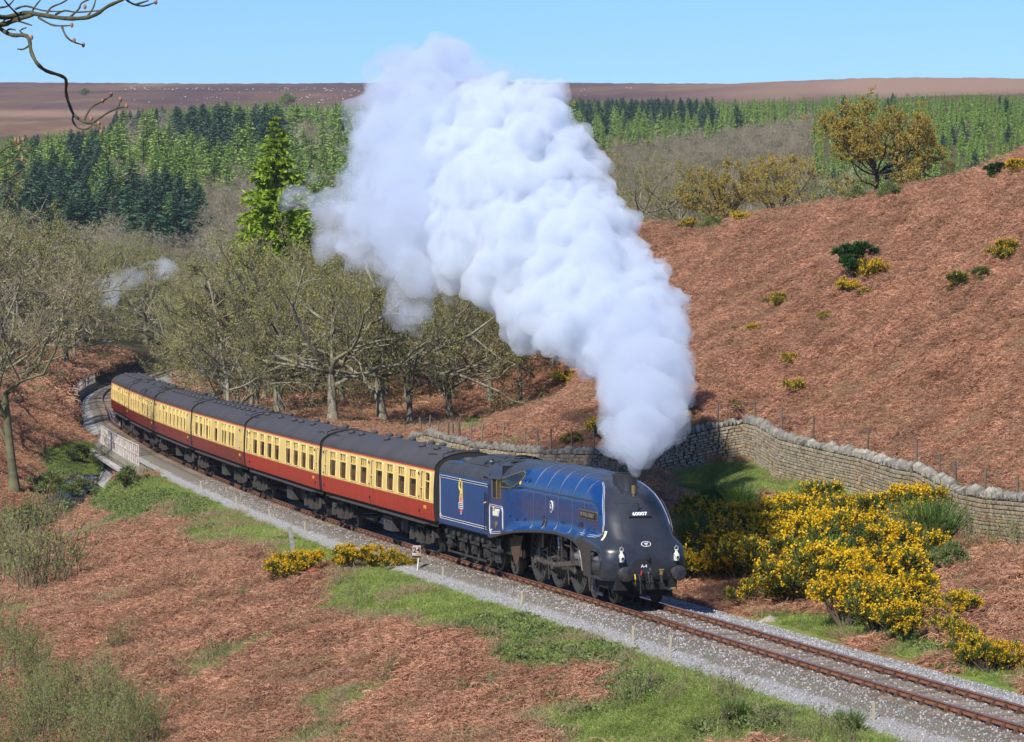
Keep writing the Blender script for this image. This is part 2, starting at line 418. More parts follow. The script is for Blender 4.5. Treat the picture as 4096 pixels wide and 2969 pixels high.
def ground(x, y):
    x = np.asarray(x, float); y = np.asarray(y, float); sh = x.shape
    z = ground_raw(x, y).ravel()
    s, lat = near_track(x, y); ok = (s > -74) & (s < 400)
    amp = sstep(np.abs(lat), 3, 8)
    xr, yr = x.ravel(), y.ravel()
    z = z + sstep(yr, 1500, 2100) * (fnoise(xr, yr, 260, 41, 4) * 2.2 + 4 * np.exp(-((xr - 300) / 150) ** 2) * (1 - sstep(yr, 2200, 2500)))
    z = z + amp * (fnoise(xr, yr, 6, 3, 3) * .18 * np.clip(yr / 130, .3, 4) + fnoise(xr, yr, 1.9, 5, 2) * .2 * (yr < 350))
    cor = tz(s) - .66
    w = np.where(lat > 0, 1 - sstep(lat, 3.0, 6.0), 1 - sstep(-lat, 3.9, 7.0)) * ok
    br = (s > BR0) & (s < BR1)
    w = np.where(br & (lat > 0), 1 - sstep(lat, 2.6, 3.4), w)
    z = z * (1 - w) + cor * w
    return z.reshape(sh)
def hit(px, py, y0=60, y1=2600):
    """first place the ray through a pixel of the photograph meets the ground"""
    r = ray(px, py); Y = np.exp(np.linspace(math.log(y0), math.log(y1), 900)); t = Y / r[1]
    d = CAMZ + r[2] * t - ground(r[0] * t, Y); i = np.argmax(d < 0)
    if d[i] >= 0: i = len(Y) - 1
    a = d[i - 1] / (d[i - 1] - d[i]) if i else 0; yy = Y[i - 1] + a * (Y[i] - Y[i - 1]); tt = yy / r[1]
    return np.array([r[0] * tt, yy, CAMZ + r[2] * tt])
def gp(px, D):
    """ground point seen in column px at distance D"""
    x = (px - 2048) / F * D; return np.array([x, D, float(ground(np.array([x]), np.array([D]))[0])])
# ------------------------------------------------------------------ ground sheet
us = np.r_[np.linspace(-1.3, -.2, 26)[:-1], np.linspace(-.2, .2, 250), np.linspace(.2, 1.3, 26)[1:]]
ly = np.r_[np.linspace(math.log(8), math.log(58), 24)[:-1], np.linspace(math.log(58), math.log(300), 330)[:-1], np.linspace(math.log(300), math.log(5200), 170)]
U, LY = np.meshgrid(us, ly); GY = np.exp(LY); GX = U * GY
GZ = ground(GX, GY)
PXg, PYg = pix(GX, GY, GZ)
nr, nc = GX.shape
idx = np.arange(nr * nc).reshape(nr, nc)
FQ = np.stack([idx[:-1, :-1], idx[:-1, 1:], idx[1:, 1:], idx[1:, :-1]], -1).reshape(-1, 4)
S_, LAT_ = near_track(GX, GY)
def blob(px, py, cx, cy, rx, ry, soft=.5):
    d = np.sqrt(((px - cx) / rx) ** 2 + ((py - cy) / ry) ** 2); return 1 - sstep(d, 1 - soft, 1 + soft)
def zone(x, y, z):
    """how grassy (0..1) and what kind of cover: grass, wood floor, moor"""
    px, py = pix(x, y, z); px = np.asarray(px); py = np.asarray(py)
    n = fnoise(x, y, 5, 11, 4); n2 = fnoise(x, y, 1.6, 12, 3)
    gr = np.zeros(np.shape(x))
    for c in [(960,2050,260,55),(1330,2200,260,70),(1700,2380,330,90),(2100,2480,240,90),(2750,2750,300,90),(1150,2110,330,95),(1000,2080,160,60),(1700,2330,350,110),(1900,2430,260,100),(2150,2500,260,110),(1500,2380,200,90),(2330,2600,210,80),(2900,2780,330,90),(2600,2900,420,110),(3500,2960,300,80),(3100,2900,300,60),(3300,2520,420,60),(3900,2740,260,50),(3300,1990,260,60),(2900,1930,220,70),(3450,2050,220,60),(700,1960,160,60),(520,2000,120,80),(830,2130,90,60),(300,1850,130,70),(2700,2650,220,70),(2150,2620,180,60),(3700,2600,150,60),(3250,795,180,18),(560,1840,80,60),(880,1560,140,60),(1900,1700,70,30),(420,1950,60,100)]:
        gr = np.maximum(gr, blob(px, py, *c))
    gr = np.clip(gr + n * .45 * (gr > .05) + (n > .38) * .55 * (py > 1500) * (px < 2800) * (y < 200) + n2 * .15 * (gr > .02), 0, 1)
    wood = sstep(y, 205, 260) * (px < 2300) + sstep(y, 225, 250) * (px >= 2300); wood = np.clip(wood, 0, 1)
    wood = np.maximum(wood, blob(px, py, 420, 1490, 260, 70, .3))
    moor = np.maximum(sstep(y, 1500, 1700), (px < 560) * (py < 545) * sstep(y, 800, 900) * 1.0)
    return gr, wood, moor
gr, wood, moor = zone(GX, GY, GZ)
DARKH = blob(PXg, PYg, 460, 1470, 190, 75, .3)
wg = N('ground')
cb = wg.ramp(wg.noise(.9, 10, .75), [(.25, (.11, .055, .03)), (.5, (.27, .145, .08)), (.75, (.46, .28, .16))])
cg = wg.ramp(wg.noise(1.6, 8, .7), [(.25, (.08, .12, .03)), (.55, (.20, .26, .06)), (.8, (.34, .32, .13))])
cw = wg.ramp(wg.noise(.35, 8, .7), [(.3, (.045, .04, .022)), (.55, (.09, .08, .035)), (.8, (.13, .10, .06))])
cm = wg.ramp(wg.noise(.006, 12, .72, sc=(1, .35, 1)), [(.3, (.055, .034, .036)), (.46, (.10, .06, .055)), (.58, (.16, .095, .06)), (.74, (.30, .22, .12))])
cr = wg.ramp(wg.noise(.05, 5, .7), [(.62, (0, 0, 0)), (.7, (1, 1, 1))])
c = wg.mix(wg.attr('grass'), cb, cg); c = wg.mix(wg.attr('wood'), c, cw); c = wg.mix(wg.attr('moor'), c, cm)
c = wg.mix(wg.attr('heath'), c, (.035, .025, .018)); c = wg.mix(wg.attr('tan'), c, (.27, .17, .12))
wg.col(c); wg.b.inputs['Roughness'].default_value = .95; wg.b.inputs['Specular IOR Level'].default_value = .1
wg.bump(wg.noise(3, 8, .75), .8, .12)
tan = sstep(PXg, 2450, 3200) * sstep(GY, 1500, 1900) * sstep(fnoise(GX, GY, 300, 4, 3), -.5, .2) * .8 + blob(PXg, PYg, 200, 455, 420, 14, .5) * (GY > 900) * .9 + sstep(PXg, 3200, 3600) * sstep(GY, 1300, 1600) * .6
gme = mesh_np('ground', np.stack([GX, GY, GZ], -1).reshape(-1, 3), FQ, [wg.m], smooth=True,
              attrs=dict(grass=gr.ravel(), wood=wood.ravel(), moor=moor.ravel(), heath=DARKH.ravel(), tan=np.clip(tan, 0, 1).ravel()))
gob = link('ground', gme); gob['kind'] = 'structure'
# hillside the photograph is taken from
bx, by = np.meshgrid(np.linspace(-10.4, 10.4, 20), np.linspace(-60, 8, 14)); bz = 9.9 + (8 - by) * .12 + fnoise(bx, by, 8, 2) * .3
bz[-1] = 9.9
ib = np.arange(bx.size).reshape(bx.shape)
hs = link('hillside', mesh_np('hillside', np.stack([bx, by, bz - .02], -1).reshape(-1, 3), np.stack([ib[:-1, :-1], ib[:-1, 1:], ib[1:, 1:], ib[1:, :-1]], -1).reshape(-1, 4), [wg.m], smooth=True, attrs=dict(grass=np.zeros(bx.size)))); hs['kind'] = 'structure'
# ------------------------------------------------------------------ railway
M = {}
M['ballast'] = mat('ballast', (.30, .29, .28), .9, vs=28, c2=(.10, .095, .09), bump=1.0, bd=.05, coord='Object')
wb = N('ballast_bed')
st = wb.noise(26, 3, .7); big = wb.noise(.8, 4, .6)
c1 = wb.ramp(st, [(.35, (.12, .115, .105)), (.5, (.34, .33, .32)), (.62, (.52, .51, .52))])
c2_ = wb.ramp(st, [(.35, (.09, .075, .055)), (.5, (.19, .165, .13)), (.65, (.33, .30, .25))])
ln = wb.math('ADD', wb.attr('clean'), wb.math('MULTIPLY', wb.math('SUBTRACT', big, .5), .9))
cc = wb.mix(wb.maprange(ln, .35, .65), c2_, c1)
wb.col(wb.mix(wb.attr('rust'), cc, wb.mix(st, (.045, .03, .022), (.15, .095, .06))))
wb.b.inputs['Roughness'].default_value = .95; wb.b.inputs['Specular IOR Level'].default_value = .15
wb.bump(st, 1.0, .06)
M['rail'] = mat('rail_rust', (.25, .105, .055), .75, vs=5, c2=(.12, .045, .022), bump=.3)
M['railtop'] = mat('rail_head', (.55, .56, .58), .18, metal=1.0, spec=.5)
M['sleeper'] = mat('sleeper_wood', (.30, .235, .175), .9, vs=7, c2=(.12, .08, .055), bump=.5, objvar=.35, sc=(1, 6, 1))
M['iron'] = mat('rusty_iron', (.12, .06, .035), .8, vs=16, c2=(.045, .025, .018), objvar=.2)
M['brown_iron'] = mat('brown_iron', (.28, .14, .09), .8, vs=16, c2=(.12, .055, .035), objvar=.2)
def sweep(name, sv, prof, mats, parent=None, fm=None, zf=None, attrs=None, smooth=False, closed=True):
    """profile (lat, z) swept along the line"""
    X = np.interp(sv, CS, CX); Y = np.interp(sv, CS, CY); t = np.interp(sv, CS, CT); pr = np.array(prof); k = len(pr)
    x = X[:, None] - np.cos(t)[:, None] * pr[:, 0]; y = Y[:, None] + np.sin(t)[:, None] * pr[:, 0]; z = tz(sv)[:, None] + pr[:, 1][None]
    if zf is not None: z = z + zf(x, y)
    v = np.stack([x, y, z], -1).reshape(-1, 3); n = len(sv)
    kk = k if closed else k - 1
    i = np.arange(n - 1)[:, None] * k; j = np.arange(kk)[None]; j2 = (j + 1) % k
    f = np.stack([i + j, i + j2, i + k + j2, i + k + j], -1).reshape(-1, 4)
    m = None if fm is None else np.tile(fm, n - 1)
    return link(name, mesh_np(name, v, f, mats, m, smooth, attrs), parent), (x, y, z)
# ballast bed (structure)
sb = np.r_[np.arange(-74, 130, .35), np.arange(130, 400, 1.0)]
lats = np.r_[np.linspace(-5.4, -1.6, 22), np.linspace(-1.5, 1.5, 19), np.linspace(1.6, 4.6, 19)]
prof = [(l, float(ballast_z(l))) for l in lats]
def bz_(x, y): return fnoise(x, y, .5, 21, 2) * .014 + fnoise(x, y, 2.5, 22, 2) * .016
clean = np.interp(lats, [-5.4, -3, -1.8, -1.2, -.8, .8, 1.2, 1.9, 2.3, 4.6], [.9, .95, .75, .3, .45, .45, .1, .15, .95, 1.0])
rust = np.interp(lats, [-5.4, -1.2, -.85, -.6, -.3, .3, .6, .85, 1.35, 1.6, 4.6], [0, 0, .75, .6, .05, .05, .6, .8, .55, 0, 0])
rs = np.interp(sb, [-74, -12, 0, 400], [.15, .25, .75, .9])
o, _ = sweep('ballast_bed', sb, prof, [wb.m], None, zf=bz_, closed=False, smooth=True,
             attrs=dict(clean=np.tile(clean, len(sb)), rust=(rs[:, None] * rust[None]).ravel()))
o['kind'] = 'structure'
# loose stones lying on it
def stone_mesh(name, seed, m, sc=(1, 1, 1), jag=.3, sub=1):
    r = random.Random(seed); b = bmesh.new(); bmesh.ops.create_icosphere(b, subdivisions=sub, radius=1)
    for v in b.verts: v.co = Vector([v.co[i] * sc[i] for i in range(3)]) * (1 + r.uniform(-jag, jag))
    me = bpy.data.meshes.new(name); b.to_mesh(me); b.free(); me.materials.append(m); return me
M['stone_chip'] = mat('ballast_stone', (.44, .43, .43), .9, vs=3, c2=(.2, .19, .18), objvar=.55)
chips = [stone_mesh('stone_chip', i, M['stone_chip'], (1, .8, .6), .28) for i in range(4)]
n = 26000
ss = rng.uniform(-40, 10, n); ss = np.r_[ss, rng.uniform(10, 75, 12000)]; ll = rng.uniform(-3.9, 4.1, len(ss))
P = tp(ss, ll).T; P[:, 2] = tz(ss) + ballast_z(ll) + bz_(P[:, 0], P[:, 1]) + .005
o = scatter('loose_ballast', P, chips, rng.uniform(0, 6.28, (len(P), 3)), rng.uniform(.018, .042, len(P)))
tag(o, 'grey crushed stone lying loose over the ballast bed', 'ballast')
# the track itself: one thing
track = empty('railway_track', tp(0), label='single line of rusty rails on wooden sleepers curving under the train', cat='railway track')
tinv = Matrix.Translation(Vector(tp(0)))
def under(o, p=track):
    o.parent = p; o.matrix_parent_inverse = p.matrix_world.inverted() if p is not track else tinv.inverted(); return o
rp = [(-.034, 0), (.034, 0), (.036, -.03), (.012, -.05), (.012, -.10), (.032, -.115), (.032, -.145), (-.032, -.145), (-.032, -.115), (-.012, -.10), (-.012, -.05), (-.036, -.03)]
sr = np.arange(-74, 400, 1.0)
for sg in (1, -1):
    o, _ = sweep('rail', sr, [(sg * .7525 + a, b) for a, b in rp], [M['rail'], M['railtop']], None, fm=[1] + [0] * 11)
    under(o)
def fr(s): return Matrix.Translation(Vector(tp(s))) @ Matrix.Rotation(math.atan2(math.cos(np.interp(s, CS, CT)), math.sin(np.interp(s, CS, CT))), 4, 'Z')
b = MB(); b.box(-.127, .127, -1.295, 1.295, -.33, -.185); slp = b.mesh('sleeper', M['sleeper'])
def chair_mb(b, y, sg):
    b.box(-.09, .09, y - .17, y + .17, -.188, -.16)
    for e in (1, -1):
        b.prism([(y + e * .04, -.165), (y + e * .15, -.165), (y + e * .085, -.05), (y + e * .045, -.04)], -.035, .035, plane='yz')
    b.box(-.06, .06, y + sg * .04, y + sg * .075, -.12, -.06)
    return b
ch = [chair_mb(MB(), sg * .7525, sg).mesh('chair', M['iron']) for sg in (1, -1)]
SP = [-43.3 + .76 * i for i in range(int((184 + 43.3) / .76) + 1)][:300]
for i, s in enumerate(SP):
    o = link('sleeper', slp); m = fr(s + random.uniform(-.02, .02)) @ Matrix.Translation((0, random.uniform(-.03, .03), random.uniform(-.008, .006))) @ Matrix.Rotation(random.uniform(-.008, .008), 4, 'Z')
    o.matrix_basis = m; o.parent = track; o.matrix_parent_inverse = tinv.inverted()
    if i < 150:
        for c in ch: link('chair', c, o)
b = MB()
for s in np.arange(SP[-1] + .76, 395, .76):
    m = fr(s); k = len(b.v); b.box(-.127, .127, -1.295, 1.295, -.33, -.185)
    b.v[k:] = [tuple(m @ Vector(v)) for v in b.v[k:]]
o = b.build('far_sleepers', M['sleeper']); o['kind'] = 'stuff'; under(o)
b = MB()
for s in SP[150:]:
    m = fr(s); k = len(b.v)
    for sg in (1, -1): chair_mb(b, sg * .7525, sg)
    b.v[k:] = [tuple(m @ Vector(v)) for v in b.v[k:]]
o = b.build('far_chairs', M['iron']); o['kind'] = 'stuff'; under(o)
def rail_s(px, py, sg):
    sv_ = np.arange(-60, 20, .05); q = tp(sv_, sg * .7525); u, v = pix(*q); return sv_[np.argmin((u - px) ** 2 + (v - py) ** 2)]
for px, py, sg in [(3582, 2760, 1), (3805, 2755, -1), (2625, 2480, 1), (2790, 2462, -1), (2240, 2360, 1)]:
    s = rail_s(px, py, sg); b = MB()
    for e in (1, -1):
        y = sg * .7525 + e * .035; b.box(-.26, .26, min(y, y + e * .022), max(y, y + e * .022), -.125, -.045)
        for q in (-.19, -.065, .065, .19): b.cyl((q, y, -.085), (q, y + e * .055, -.085), .017, 6)
    o = b.build('fishplate', M['brown_iron']); o.matrix_basis = fr(s); o.parent = track; o.matrix_parent_inverse = tinv.inverted()
# ------------------------------------------------------------------ drystone wall
ws = N('wall_stone'); oi = ws.n('ObjectInfo')
base = ws.ramp(oi.outputs['Random'], [(0, (.16, .12, .07)), (.25, (.30, .235, .13)), (.5, (.36, .30, .20)), (.75, (.25, .22, .165)), (1, (.42, .29, .13))])
lich = ws.ramp(ws.noise(3.1, 7, .75), [(.46, (0, 0, 0)), (.58, (1, 1, 1))])
c = ws.mix(ws.math('MULTIPLY', lich, .55), base, (.52, .49, .40)); dk = ws.ramp(ws.noise(5, 5, .7), [(.3, (.55, .52, .5)), (.6, (1, 1, 1))])
ws.col(ws.mix(1.0, c, dk, 'MULTIPLY')); ws.b.inputs['Roughness'].default_value = .95; ws.b.inputs['Specular IOR Level'].default_value = .15
ws.bump(ws.noise(9, 6, .7), .7, .03)
M['wall_stone'] = ws.m
wc = N('coping_stone'); oi = wc.n('ObjectInfo')
base = wc.ramp(oi.outputs['Random'], [(0, (.12, .11, .095)), (.5, (.25, .235, .19)), (1, (.38, .35, .29))])
wc.col(wc.mix(wc.ramp(wc.noise(4, 7, .75), [(.42, (0, 0, 0)), (.6, (.7, .7, .7))]), base, (.14, .135, .12))); wc.b.inputs['Roughness'].default_value = .95
wc.bump(wc.noise(9, 6, .7), .7, .03); M['coping'] = wc.m
M['wall_core'] = mat('wall_core', (.05, .042, .032), 1)
wl = np.array([(p[0], p[1]) for p in WP]); seg = np.r_[0, np.cumsum(np.hypot(*np.diff(wl, axis=0).T))]; LW = seg[-1]
def wpt(t):
    x = np.interp(t, seg, wl[:, 0]); y = np.interp(t, seg, wl[:, 1]); z = np.interp(t, seg, WP[:, 2])
    a = np.array([np.interp(t - .3, seg, wl[:, 0]), np.interp(t - .3, seg, wl[:, 1])]); c = np.array([np.interp(t + .3, seg, wl[:, 0]), np.interp(t + .3, seg, wl[:, 1])])
    return x, y, z, math.atan2(c[1] - a[1], c[0] - a[0])
# direction runs left to right; the seen face is to the right hand side (towards the camera)
wall = empty('drystone_wall', (wpt(0)[0], wpt(0)[1], wpt(0)[2] - WH), label='long drystone wall bending behind the locomotive at the foot of the bracken hill', cat='wall')
wi = Matrix.Translation(Vector(wall.location)).inverted()
bc = MB(); tt = np.arange(0, LW, .5); cv = []
for t in tt:
    x, y, z, a = wpt(t); nx, ny = math.sin(a), -math.cos(a)
    for w_, h in ((.20, -WH - .5), (.12, -.28), (-.12, -.28), (-.26, -WH - .5)): cv.append((x + nx * w_, y + ny * w_, z + h))
k = len(tt); bc.add(cv, [(i * 4 + j, (i + 1) * 4 + j, (i + 1) * 4 + j + 1, i * 4 + j + 1) for i in range(k - 1) for j in range(3)])
o = bc.build('wall_core', M['wall_core']); o.parent = wall; o.matrix_parent_inverse = wi
r = random.Random(3)
def block(w, d, h, seed):
    rr = random.Random(seed); v = []
    for sx, sy, sz in [(a, b_, c_) for a in (-1, 1) for b_ in (-1, 1) for c_ in (-1, 1)]:
        v.append((sx * w / 2 * (1 - rr.uniform(0, .16)), sy * d / 2, sz * h / 2 * (1 - rr.uniform(0, .2))))
    # bevelled outer face
    f = []
    for sx, sz in ((-1, -1), (1, -1), (1, 1), (-1, 1)):
        f.append((sx * w / 2 * rr.uniform(.68, .86), -d / 2 - .025 * rr.uniform(.6, 1.6), sz * h / 2 * rr.uniform(.6, .84)))
    v += f
    fs = [(2, 3, 7, 6), (0, 1, 3, 2), (4, 6, 7, 5), (0, 2, 6, 4), (1, 5, 7, 3), (0, 4, 9, 8), (4, 5, 10, 9), (5, 1, 11, 10), (1, 0, 8, 11), (8, 9, 10, 11)]
    me = bpy.data.meshes.new('stone'); me.from_pydata(v, [], fs); me.update(); return me
bl = [block(1, 1, 1, i) for i in range(14)]
for m_ in bl: m_.materials.append(M['wall_stone'])
blv = [np.array([v.co[:] for v in m_.vertices]) for m_ in bl]; blf = [list(map(lambda p: tuple(p.vertices), m_.polygons)) for m_ in bl]
cands = []
t0_ = 0
rough_left = lambda t: t < np.interp(0, [0, 1], [0, 1]) + 22
z0 = -WH - .15; row = 0
while z0 < -.3:
    h = r.uniform(.10, .17); t = r.uniform(0, .3)
    while t < LW - .4:
        rough = t < 24
        w_ = r.uniform(.16, .46) * (1.0 if not rough else .85); hh = h * (r.uniform(.85, 1.02) if not rough else r.uniform(.8, 1.35))
        a = -(z0 + .28) / (WH - .28); dep = .12 + .08 * max(0, a)
        x, y, z, an = wpt(t + w_ / 2); nx, ny = math.sin(an), -math.cos(an); jit = r.uniform(-.015, .03) * (2.0 if rough else 1)
        cands.append((t, (x + nx * (dep + jit), y + ny * (dep + jit), z + z0 + h / 2), an, (w_ * .96, .24, hh * .94), r.uniform(-.03, .03) * (3 if rough else 1) - math.atan2(wpt(t + .4)[2] - wpt(t - .4)[2], .8)))
        t += w_
    z0 += h; row += 1
def shown(c):
    px, py = pix(*c[1]); return 1560 < px < 4140 and not (1640 < px < 2350 and py > 1790 + (px - 1640) * .25)
vis = [c for c in cands if shown(c)]
vis.sort(key=lambda c: -c[3][0] * c[3][2] / c[1][1] ** 2 * (1.0 if pix(*c[1])[0] > 2900 else .8))
ind = set(id(c) for c in vis[:300])
sv_, sf_, n0 = [], [], 0
for c in cands:
    k = r.randrange(14); m = Matrix.Translation(c[1]) @ Matrix.Rotation(c[2], 4, 'Z') @ Matrix.Rotation(c[4], 4, 'Y') @ Matrix.Diagonal((*c[3], 1))
    if id(c) in ind:
        o = link('stone', bl[k]); o.parent = wall; o.matrix_parent_inverse = wi; o.matrix_basis = m
    elif c[1][1] < 190:
        V = blv[k] * np.array(c[3]); ca, sa = math.cos(c[2]), math.sin(c[2]); ct_, st_ = math.cos(c[4]), math.sin(c[4])
        V = np.stack([V[:, 0] * ct_ + V[:, 2] * st_, V[:, 1], -V[:, 0] * st_ + V[:, 2] * ct_], -1)
        V = np.stack([V[:, 0] * ca - V[:, 1] * sa, V[:, 0] * sa + V[:, 1] * ca, V[:, 2]], -1) + np.array(c[1])
        sv_.append(V); sf_ += [tuple(i + n0 for i in q) for q in blf[k]]; n0 += len(V)
# the rest of the courses, colour by island
wr = ws.m.copy(); wr.name = 'wall_courses'
for nd in wr.node_tree.nodes:
    if nd.type == 'OBJECT_INFO': oinf = nd
geo = wr.node_tree.nodes.new('ShaderNodeNewGeometry')
for l in list(oinf.outputs['Random'].links): wr.node_tree.links.new(geo.outputs['Random Per Island'], l.to_socket)
o = link('stone_courses', mesh_np('stone_courses', np.concatenate(sv_), np.array(sf_), [wr])); o['kind'] = 'stuff'; o.parent = wall; o.matrix_parent_inverse = wi
cop = [stone_mesh('coping_stone', 40 + i, M['coping'], (.5, .5, .5), .12, 1) for i in range(6)]
cops = []; t = 0
while t < LW - .3:
    w_ = r.uniform(.13, .3); x, y, z, an = wpt(t + w_ / 2); cops.append((t, x, y, z, an, w_)); t += w_ * .95
cops = [c for c in cops]
cvis = sorted(cops, key=lambda c: c[2])[:300]; cid = set(id(c) for c in cvis); bb = MB()
for c in cops:
    t, x, y, z, an, w_ = c; hh = r.uniform(.20, .46)
    m = Matrix.Translation((x, y, z - .3 + hh / 2 - .02)) @ Matrix.Rotation(an + r.uniform(-.3, .3), 4, 'Z') @ Matrix.Rotation(r.uniform(-.5, .5), 4, 'Y') @ Matrix.Diagonal((w_ * 1.3, .55, hh * 1.25, 1))
    if id(c) in cid:
        o = link('coping_stone', cop[r.randrange(6)]); o.parent = wall; o.matrix_parent_inverse = wi; o.matrix_basis = m
    else:
        me = cop[r.randrange(6)]; bb.add([m @ v.co for v in me.vertices], [tuple(p.vertices) for p in me.polygons])
if bb.v:
    o = bb.build('coping_row', M['coping']); o['kind'] = 'stuff'; o.parent = wall; o.matrix_parent_inverse = wi
# fence along the top of the wall
M['post'] = mat('fence_post', (.21, .17, .12), .9, vs=6, c2=(.10, .08, .055), objvar=.4)
M['wire'] = mat('fence_wire', (.42, .43, .44), .5, metal=.8)
fence = empty('wire_fence', (wpt(0)[0], wpt(0)[1], wpt(0)[2]), label='wire fence on leaning wooden posts running just behind the drystone wall', cat='fence')
fi = Matrix.Translation(Vector(fence.location)).inverted()
fp = []
for (px, py) in [(1683,1700),(1713,1690),(1745,1715),(1790,1718),(1812,1725),(1842,1722),(1884,1722),(1920,1728),(2008,1722),(2105,1742),(2150,1746),(2198,1745),(2290,1742),(2375,1742),(2870,1640),(3020,1625),(3133,1660),(3250,1692),(3470,1748),(3665,1790),(3762,1845),(3825,1875),(3937,1900),(4065,1930)]:
    # post base stands about .8 m behind the wall
    best = None
    for t in np.arange(0, LW, .2):
        x, y, z, an = wpt(t); q = np.array([x - math.sin(an) * .75, y + math.cos(an) * .75, 0]); u = pix(q[0], q[1], z)[0]
        if best is None or abs(u - px) < best[0]: best = (abs(u - px), q, z, an)
    q, z = best[1], best[2]; gz_ = float(ground(np.array([q[0]]), np.array([q[1]]))[0]); D = q[1]
    top = at(px + r.uniform(-12, 12), py - 30, D); fp.append((q[0], q[1], gz_, top))
for i, (x, y, z, tpz) in enumerate(fp):
    b = MB(); w_ = .055 if i not in (5, 21) else .09
    b.cyl((x, y, z - .2), (tpz[0], y, max(tpz[2], z + .95)), w_, 7, w_ * .85); o = b.build('post', M['post']); o.parent = fence; o.matrix_parent_inverse = fi
for a, c in ((0, 13), (14, 23)):
    for hz in (.95, .8, .62, .45, .25):
        b = MB(); pts = []
        for i in range(a, c + 1):
            x, y, z, tpz = fp[i]; H = max(tpz[2], z + .95) - z; f = hz
            pts.append((x + (tpz[0] - x) * f, y, z + H * f))
        b.tube(pts, .006, 4); o = b.build('wire', M['wire']); o.parent = fence; o.matrix_parent_inverse = fi
# ------------------------------------------------------------------ white pegs beside the line
M['peg'] = mat('pale_wood', (.46, .42, .28), .8, vs=9, c2=(.4, .36, .25))
M['grey_post'] = mat('grey_post', (.34, .34, .31), .9, vs=6, c2=(.14, .14, .13), bump=.4)
PG = 'pale wooden pegs along the near edge of the ballast'
for i, (px, py, dsc) in enumerate([(3292,2622,'nearest to the camera, on the clean gravel'),(2736,2588,'below the track in front of the locomotive'),(2285,2440,'on the gravel beside the leading driving wheels'),(1920,2338,'on the gravel beside the tender wheels'),(1378,2148,'on the gravel beside the battery box of the first coach'),(1168,2095,'on the gravel between the first and second coach'),(995,2040,'on the gravel beside the second coach'),(857,1978,'farthest off, above the grass beside the third coach'),(3882,2900,'at the right edge of the picture below the near rail')]):
    q = hit(px, py); s, l = near_track([q[0]], [q[1]]); s, l = float(s[0]), float(l[0]); l = max(l, 2.3)
    p = tp(s, l); b = MB(); b.box(-.026, .026, -.018, .018, -.3, .44); b.prism([(-.026, .44), (.026, .44), (0, .47)], -.018, .018)
    z = tz(s) + float(ballast_z(l))
    o = b.build('marker_peg', M['peg']); o.location = (p[0], p[1], z); o.rotation_euler = (r.uniform(-.06, .06), r.uniform(-.08, .08), .3)
    tag(o, 'pale wooden peg ' + dsc, 'marker peg', PG)
b = MB(); b.prism([(-.09, -.4), (.09, -.4), (.075, 1.1), (.02, 1.2), (-.075, 1.17)], -.07, .07)
o = b.build('wooden_post', M['grey_post']); q = hit(1175, 2225); o.location = q; o.rotation_euler = (0, -.14, .2); tag(o, 'old grey leaning post standing in the gorse bush beside the second coach', 'post')
# mileage marker
q = hit(1664, 2306); mp = empty('mileage_marker', q, label='small rusty white number plate on a white stake at the ballast edge', cat='sign')
M['white_paint'] = mat('white_paint', (.78, .77, .73), .6, vs=5, c2=(.6, .56, .5))
M['rusty_white'] = mat('rusty_white', (.62, .59, .54), .7, vs=9, c2=(.25, .08, .04))
M['black_paint'] = mat('black_paint', (.018, .018, .02), .5)
b = MB(); b.beam((0, 0, -.2), (.10, 0, .78), .06, .04); b.build('stake', M['white_paint'], mp)
b = MB(); b.box(-.13, .17, -.03, 0, .76, 1.14); b.build('plate', M['rusty_white'], mp)
b = MB(); b.box(-.14, .18, -.04, .01, .69, .755); b.build('lower_bar', M['black_paint'], mp)
def text(name, s, size, m, parent, mat_, ext=.004, bold=0.0, xs=1.0):
    cu = bpy.data.curves.new(name, 'FONT'); cu.body = s; cu.size = size; cu.extrude = ext; cu.align_x = 'CENTER'; cu.align_y = 'CENTER'; cu.offset = bold
    cu.resolution_u = 3; tmp = bpy.data.objects.new(name, cu); COL.objects.link(tmp); dg = bpy.context.evaluated_depsgraph_get()
    me = bpy.data.meshes.new_from_object(tmp.evaluated_get(dg)); bpy.data.objects.remove(tmp); me.materials.clear(); me.materials.append(mat_)
    o = link(name, me, parent); o.matrix_local = m @ Matrix.Diagonal((xs, 1, 1, 1)); return o
text('number', '24', .27, Matrix.Translation((.02, -.035, .96)) @ Matrix.Rotation(math.pi / 2, 4, 'X'), mp, M['black_paint'], bold=.006)
